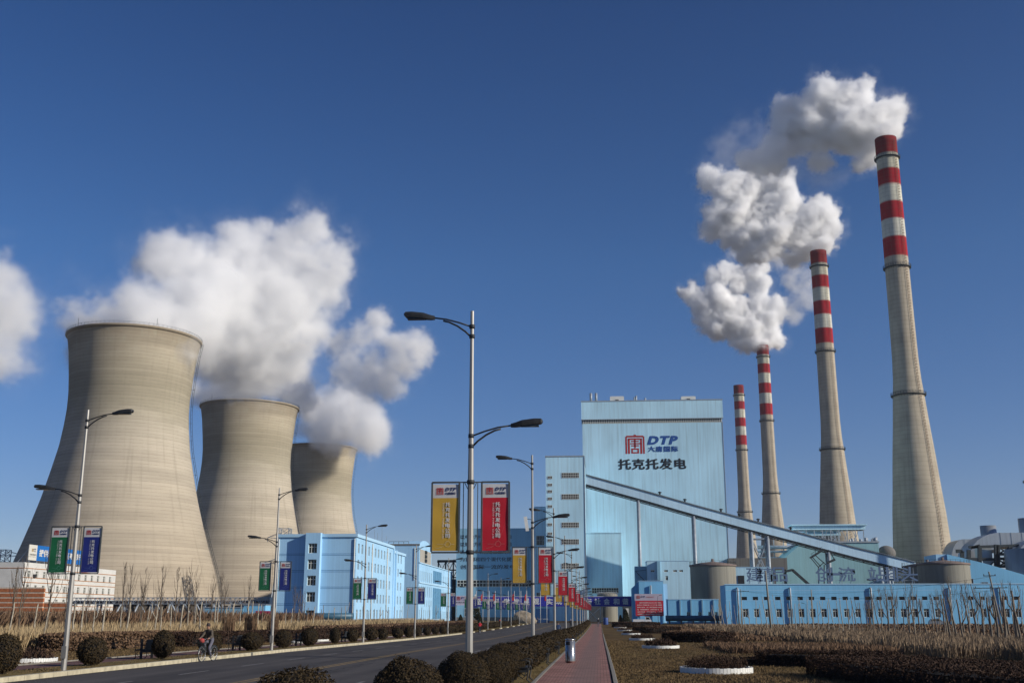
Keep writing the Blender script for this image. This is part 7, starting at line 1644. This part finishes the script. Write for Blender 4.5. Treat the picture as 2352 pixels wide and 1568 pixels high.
# ------------------------------------------------------------------ steam and smoke: real density grids
def steam_mat(name, dens, col=(.97,.97,.97), aniso=.25):
    m = bpy.data.materials.new(name); m.use_nodes = True; nt = m.node_tree
    for n in list(nt.nodes): nt.nodes.remove(n)
    out = nt.nodes.new('ShaderNodeOutputMaterial'); v = nt.nodes.new('ShaderNodeVolumePrincipled')
    v.inputs['Color'].default_value = (*col, 1); v.inputs['Density'].default_value = dens; v.inputs['Anisotropy'].default_value = aniso
    v.inputs['Density Attribute'].default_value = 'density'
    nt.links.new(v.outputs[0], out.inputs['Volume'])
    return m
def plume(name, label, blobs, rho, voxel, dens, amp, nscale, edge, seed=0, aniso=.0, col=(.998,.998,.998), group=None):
    """blobs: (x,y,z,r,k) spheres; they are filled with small overlapping puffs, then eroded by fractal noise"""
    rnd = random.Random(seed); pts = []
    for x, y, z, r in blobs:
        R = max(r-rho*.5, rho*.3); n = int(max(6, min(2500, 3.0*(R/(rho*.55))**3)))
        for i in range(n):
            while True:
                a, b, c = rnd.uniform(-1,1), rnd.uniform(-1,1), rnd.uniform(-1,1)
                if a*a+b*b+c*c <= 1: break
            pts.append((x+a*R, y+b*R, z+c*R))
    me = bpy.data.meshes.new(name); me.from_pydata(pts, [], []); me.update()
    ob = bpy.data.objects.new(name, me); COL.objects.link(ob)
    lo = [min(p[i] for p in pts)-rho*2.6 for i in range(3)]; hi = [max(p[i] for p in pts)+rho*2.6 for i in range(3)]
    ng = bpy.data.node_groups.new(name, 'GeometryNodeTree')
    ng.interface.new_socket('Geometry', in_out='INPUT', socket_type='NodeSocketGeometry')
    ng.interface.new_socket('Geometry', in_out='OUTPUT', socket_type='NodeSocketGeometry')
    N = ng.nodes; Lk = ng.links.new
    gi = N.new('NodeGroupInput'); go = N.new('NodeGroupOutput')
    pr = N.new('GeometryNodeProximity'); pr.target_element = 'POINTS'; Lk(gi.outputs[0], pr.inputs[0])
    pos = N.new('GeometryNodeInputPosition')
    def warp(src, scale, amt, det):   # turbulence: shift where the puffs are looked up
        n = N.new('ShaderNodeTexNoise'); n.inputs['Scale'].default_value = scale; n.inputs['Detail'].default_value = det; Lk(pos.outputs[0], n.inputs['Vector'])
        a = N.new('ShaderNodeVectorMath'); a.operation = 'SUBTRACT'; Lk(n.outputs['Color'], a.inputs[0]); a.inputs[1].default_value = (.5,.5,.5)
        b = N.new('ShaderNodeVectorMath'); b.operation = 'MULTIPLY_ADD'; Lk(a.outputs[0], b.inputs[0]); b.inputs[1].default_value = (amt,)*3; Lk(src, b.inputs[2]); return b.outputs[0]
    Lk(warp(warp(pos.outputs[0], nscale*.4, rho*3.4, 3), nscale*1.4, rho*2.2, 5), pr.inputs['Sample Position' if 'Sample Position' in pr.inputs else 'Source Position'])
    def nz(scale, det, rough):
        n = N.new('ShaderNodeTexNoise'); n.inputs['Distortion'].default_value = .4; n.inputs['Scale'].default_value = scale; n.inputs['Detail'].default_value = det; n.inputs['Roughness'].default_value = rough
        Lk(pos.outputs[0], n.inputs['Vector']); return n.outputs[0]
    def mt(op, a, b=None, clamp=False):
        n = N.new('ShaderNodeMath'); n.operation = op; n.use_clamp = clamp
        for i, v in enumerate((a, b)):
            if v is None: continue
            if isinstance(v, (int, float)): n.inputs[i].default_value = v
            else: Lk(v, n.inputs[i])
        return n.outputs[0]
    # billowing noise: |n-.5| gives rounded cauliflower lobes
    b1 = mt('ABSOLUTE', mt('SUBTRACT', nz(nscale, 6, .62), .5))
    b2 = nz(nscale*.45, 2, .5)
    f = mt('SUBTRACT', rho, pr.outputs['Distance'])
    f = mt('ADD', f, mt('MULTIPLY', mt('SUBTRACT', .10, b1), amp*4.6))
    f = mt('ADD', f, mt('MULTIPLY', mt('SUBTRACT', b2, .5), amp*3.0))
    b3 = mt('ABSOLUTE', mt('SUBTRACT', nz(nscale*2.3, 5, .65), .5)); f = mt('ADD', f, mt('MULTIPLY', mt('SUBTRACT', .095, b3), amp*5.5))
    # dense core plus a thin torn veil round it
    veil = mt('MULTIPLY', mt('DIVIDE', mt('ADD', f, rho*1.1), rho*1.6, True), mt('MULTIPLY', mt('SUBTRACT', nz(nscale*.9, 7, .68), .47), 3.5, True))
    d = mt('MAXIMUM', mt('DIVIDE', f, edge, True), mt('MULTIPLY', veil, .10))
    vc = N.new('GeometryNodeVolumeCube'); Lk(d, vc.inputs['Density'])
    vc.inputs['Min'].default_value = lo; vc.inputs['Max'].default_value = hi
    for i, a in enumerate('XYZ'): vc.inputs[f'Resolution {a}'].default_value = max(8, int((hi[i]-lo[i])/voxel))
    sm = N.new('GeometryNodeSetMaterial'); Lk(vc.outputs[0], sm.inputs[0])
    m = steam_mat(name, dens, col, aniso); sm.inputs['Material'].default_value = m
    Lk(sm.outputs[0], go.inputs[0])
    mod = ob.modifiers.new('density', 'NODES'); mod.node_group = ng
    me.materials.append(m)
    tag(ob, label, 'steam' if 'steam' in name else 'smoke', group); ob['kind'] = 'stuff'
    return ob
def PB(lst, Y, k=1.0, conv=None):
    o = []
    for it in lst:
        x, y, r = it[:3]; YY = Y+(it[3] if len(it) > 3 else 0)
        if conv: x, y, r = conv(x, y, r)
        p = at(x, y, YY); d = sqrt(p[0]**2+YY**2+(p[2])**2)
        o.append((p[0], p[1], p[2], r*k*d/FOC/1.03))
    return o
# plume off the nearest cooling tower: fills the mouth, bends right and rises
A = [(212,758,14,10),(232,752,20,6),(250,757,26,-2),(270,757,34,-14),(320,757,34,-18),(370,762,34,-18),(420,778,30,-14),(250,745,36),(300,735,55),(360,742,62),(420,745,66),(300,705,40,10),(370,690,48,10),(440,690,70,10),(440,735,70),(500,700,75,20),(470,640,42,20),(425,610,38,20),(395,595,22,20),
     (430,640,30,20),(540,690,80,30),(590,650,80,40),(620,600,60,40),(570,585,42,40),(545,560,22,40),(610,545,42,40),(650,535,34,40),(700,525,24,40),(680,560,42,40),(730,590,34,45),(760,600,16,45),(690,620,66,45),
     (720,660,48,45),(640,700,85,40),(690,720,60,45),(570,770,90,40),(630,800,75,45),(690,770,45,45),(512,812,62,40),(490,838,44,60),(560,835,56,60),(640,835,46,65),(500,770,60,30),(470,800,40,30)]
plume('cooling_tower_steam', 'huge white steam cloud rising from the nearest cooling tower', PB(A, 482, .85), 10.5, 1.6, .2, 8.0, .045, 10.0, 1)
B = [(487,910,20),(520,897,32),(570,892,40),(620,897,38),(662,912,24),(560,862,32,14),(620,858,34,14),(680,880,28,15),(700,915,30,15),(715,945,26,20),(520,878,28,5),(470,900,18)]
plume('cooling_tower_steam', 'low white steam bank over the mouth of the middle cooling tower', PB(B, 662), 9.0, 2.0, .2, 6.5, .05, 8.0, 2)
Cc = [(842,978,26,-46),(852,998,20,-47),(815,972,26,-44),(832,1000,22,-46),(700,985,26,-12),(735,1000,24,-20),(768,990,28,-36),(798,986,29,-40),(826,986,29,-42),(848,998,18,-42),(745,995,30,-34),(780,985,34,-40),(700,950,34,-12),(745,955,38,-10),(790,960,32,-24),(836,975,20,-40),(862,988,12,-40),(720,925,30,4),(765,925,38,6),(795,935,34,0),(775,895,40,10),(800,905,36,8),(795,870,40,14),(830,880,28,15),(800,825,36,20),(845,845,36,20),  # blobs shifted forward are added sunward of the rim to shadow the shell
      (790,790,22,20),(825,780,24,20),(870,740,18,25),(865,770,22,25),(905,800,30,25),(940,790,30,25),(960,805,16,25),(925,840,28,25),(880,860,30,25),(900,885,20,25),(850,905,20,20)]
plume('cooling_tower_steam', 'ragged steam column twisting right above the farthest cooling tower', PB(Cc, 820, .9), 8.5, 2.0, .13, 8.0, .05, 9.0, 3)
D = [(-30,700,78),(-8,650,44),(-4,760,50),(5,820,24),(-40,800,50),(20,690,26),(20,740,26)]
plume('cooling_tower_steam', 'white steam drifting in at the left edge of the photo', PB(D, 330, .92), 7.0, 1.4, .22, 5.5, .06, 8.0, 4)
q4 = lambda x, y, r: (1512.3+.4436*x, 151.2+.4436*y, r*.4436)
E4 = [(1195,350,26,-8),(1188,325,50,-4),(1150,270,85),(1090,330,120),(1100,420,62),(1010,240,80),(985,330,115),(940,160,46),(850,150,50),(860,115,22),(1045,165,30),(1050,130,14),(870,240,110,6),(860,360,105,6),(770,310,100,6),(740,220,40,6),(770,410,78,10),
      (670,250,60,10),(655,330,85,10),(640,430,66,12),(590,410,50,14),(820,510,36,10),(560,470,50,14),(600,470,56,14),(540,520,56,14),(620,530,46,14),(480,500,40,16),(1060,490,34),(1112,465,24)]
plume('chimney_smoke', 'white smoke arching left from the nearest banded chimney', PB(E4, 556, .9, q4), 5.2, .9, .6, 3.6, .085, 4.0, 5)
E4b = [(560,440,80),(500,400,80),(450,470,90),(520,500,80),(640,470,80),(740,470,60),(480,430,60),(420,500,50),(380,420,40),(520,520,60),(600,500,50),(700,500,50),(860,560,50),(340,480,30),(450,360,50)]
plume('chimney_smoke', 'thin bluish smoke haze between the two upper chimney plumes', PB(E4b, 560, 1, q4), 8, 1.8, .035, 8.0, .05, 14.0, 6)
E3 = [(832,935,34,-8),(835,905,46),(850,850,62),(865,790,56),(820,730,50),(790,800,90),(730,880,84),(690,780,60),(650,740,80),(625,620,42),(650,590,28),(640,670,66),(600,850,95),(560,740,90),(520,880,80),(470,930,60),(470,660,84),(400,740,95),
      (350,650,72),(290,630,50),(262,590,26),(248,570,12),(310,750,66),(370,850,44),(380,900,24),(290,820,28),(500,590,30),(500,960,46),(600,950,40),(680,985,28),(740,950,22),(560,600,40),(440,590,40)]
plume('chimney_smoke', 'billowing white smoke from the second nearest banded chimney', PB(E3, 731, .93, q4), 5.6, 1.0, .6, 3.8, .08, 3.8, 7)
E3b = [(680,1080,28),(670,1120,24),(690,1160,24),(680,1200,22),(740,1200,20),(745,1240,22),(700,1260,26),(690,1300,18),(740,1110,12),(620,1000,24),(400,960,22)]
plume('chimney_smoke', 'small torn wisps of smoke drifting beside the second chimney', PB(E3b, 800, 1, q4), 5.5, 1.3, .10, 5.0, .08, 6.0, 8)
E2 = [(541,1430,26,-8),(545,1405,42),(575,1370,50),(565,1310,64),(615,1250,34),(625,1290,30),(530,1260,60),(480,1330,74),(420,1400,50),(400,1350,60),(460,1240,40),(370,1280,70),(300,1340,60),(320,1230,66),(250,1290,58),(200,1240,40),(180,1150,30),(150,1180,22),
      (220,1330,36),(290,1170,44),(280,1090,38),(350,1080,46),(420,1090,50),(490,1060,50),(525,1030,26),(530,1130,40),(520,1180,26),(430,1140,36),(440,1440,24),(260,1200,40),(600,1420,20)]
plume('chimney_smoke', 'white smoke tumbling left from the third nearest chimney', PB(E2, 1001, .93, q4), 6.4, 1.25, .5, 4.4, .07, 4.2, 9)

# ------------------------------------------------------------------ thin winter haze
mb = MB(); mb.box(-2600, 2600, -320, 3800, -2.2, 420); hz = mb.build('haze', 'glass'); hz['kind'] = 'stuff'; hz['label'] = 'thin pale haze in the air over the whole plant'
hm = bpy.data.materials.new('haze'); hm.use_nodes = True
for n in list(hm.node_tree.nodes): hm.node_tree.nodes.remove(n)
ho = hm.node_tree.nodes.new('ShaderNodeOutputMaterial'); hv = hm.node_tree.nodes.new('ShaderNodeVolumePrincipled')
hv.inputs['Color'].default_value = (.80,.86,.95,1); hv.inputs['Density'].default_value = .00006; hv.inputs['Anisotropy'].default_value = .3
hm.node_tree.links.new(hv.outputs[0], ho.inputs['Volume']); hz.data.materials[0] = hm
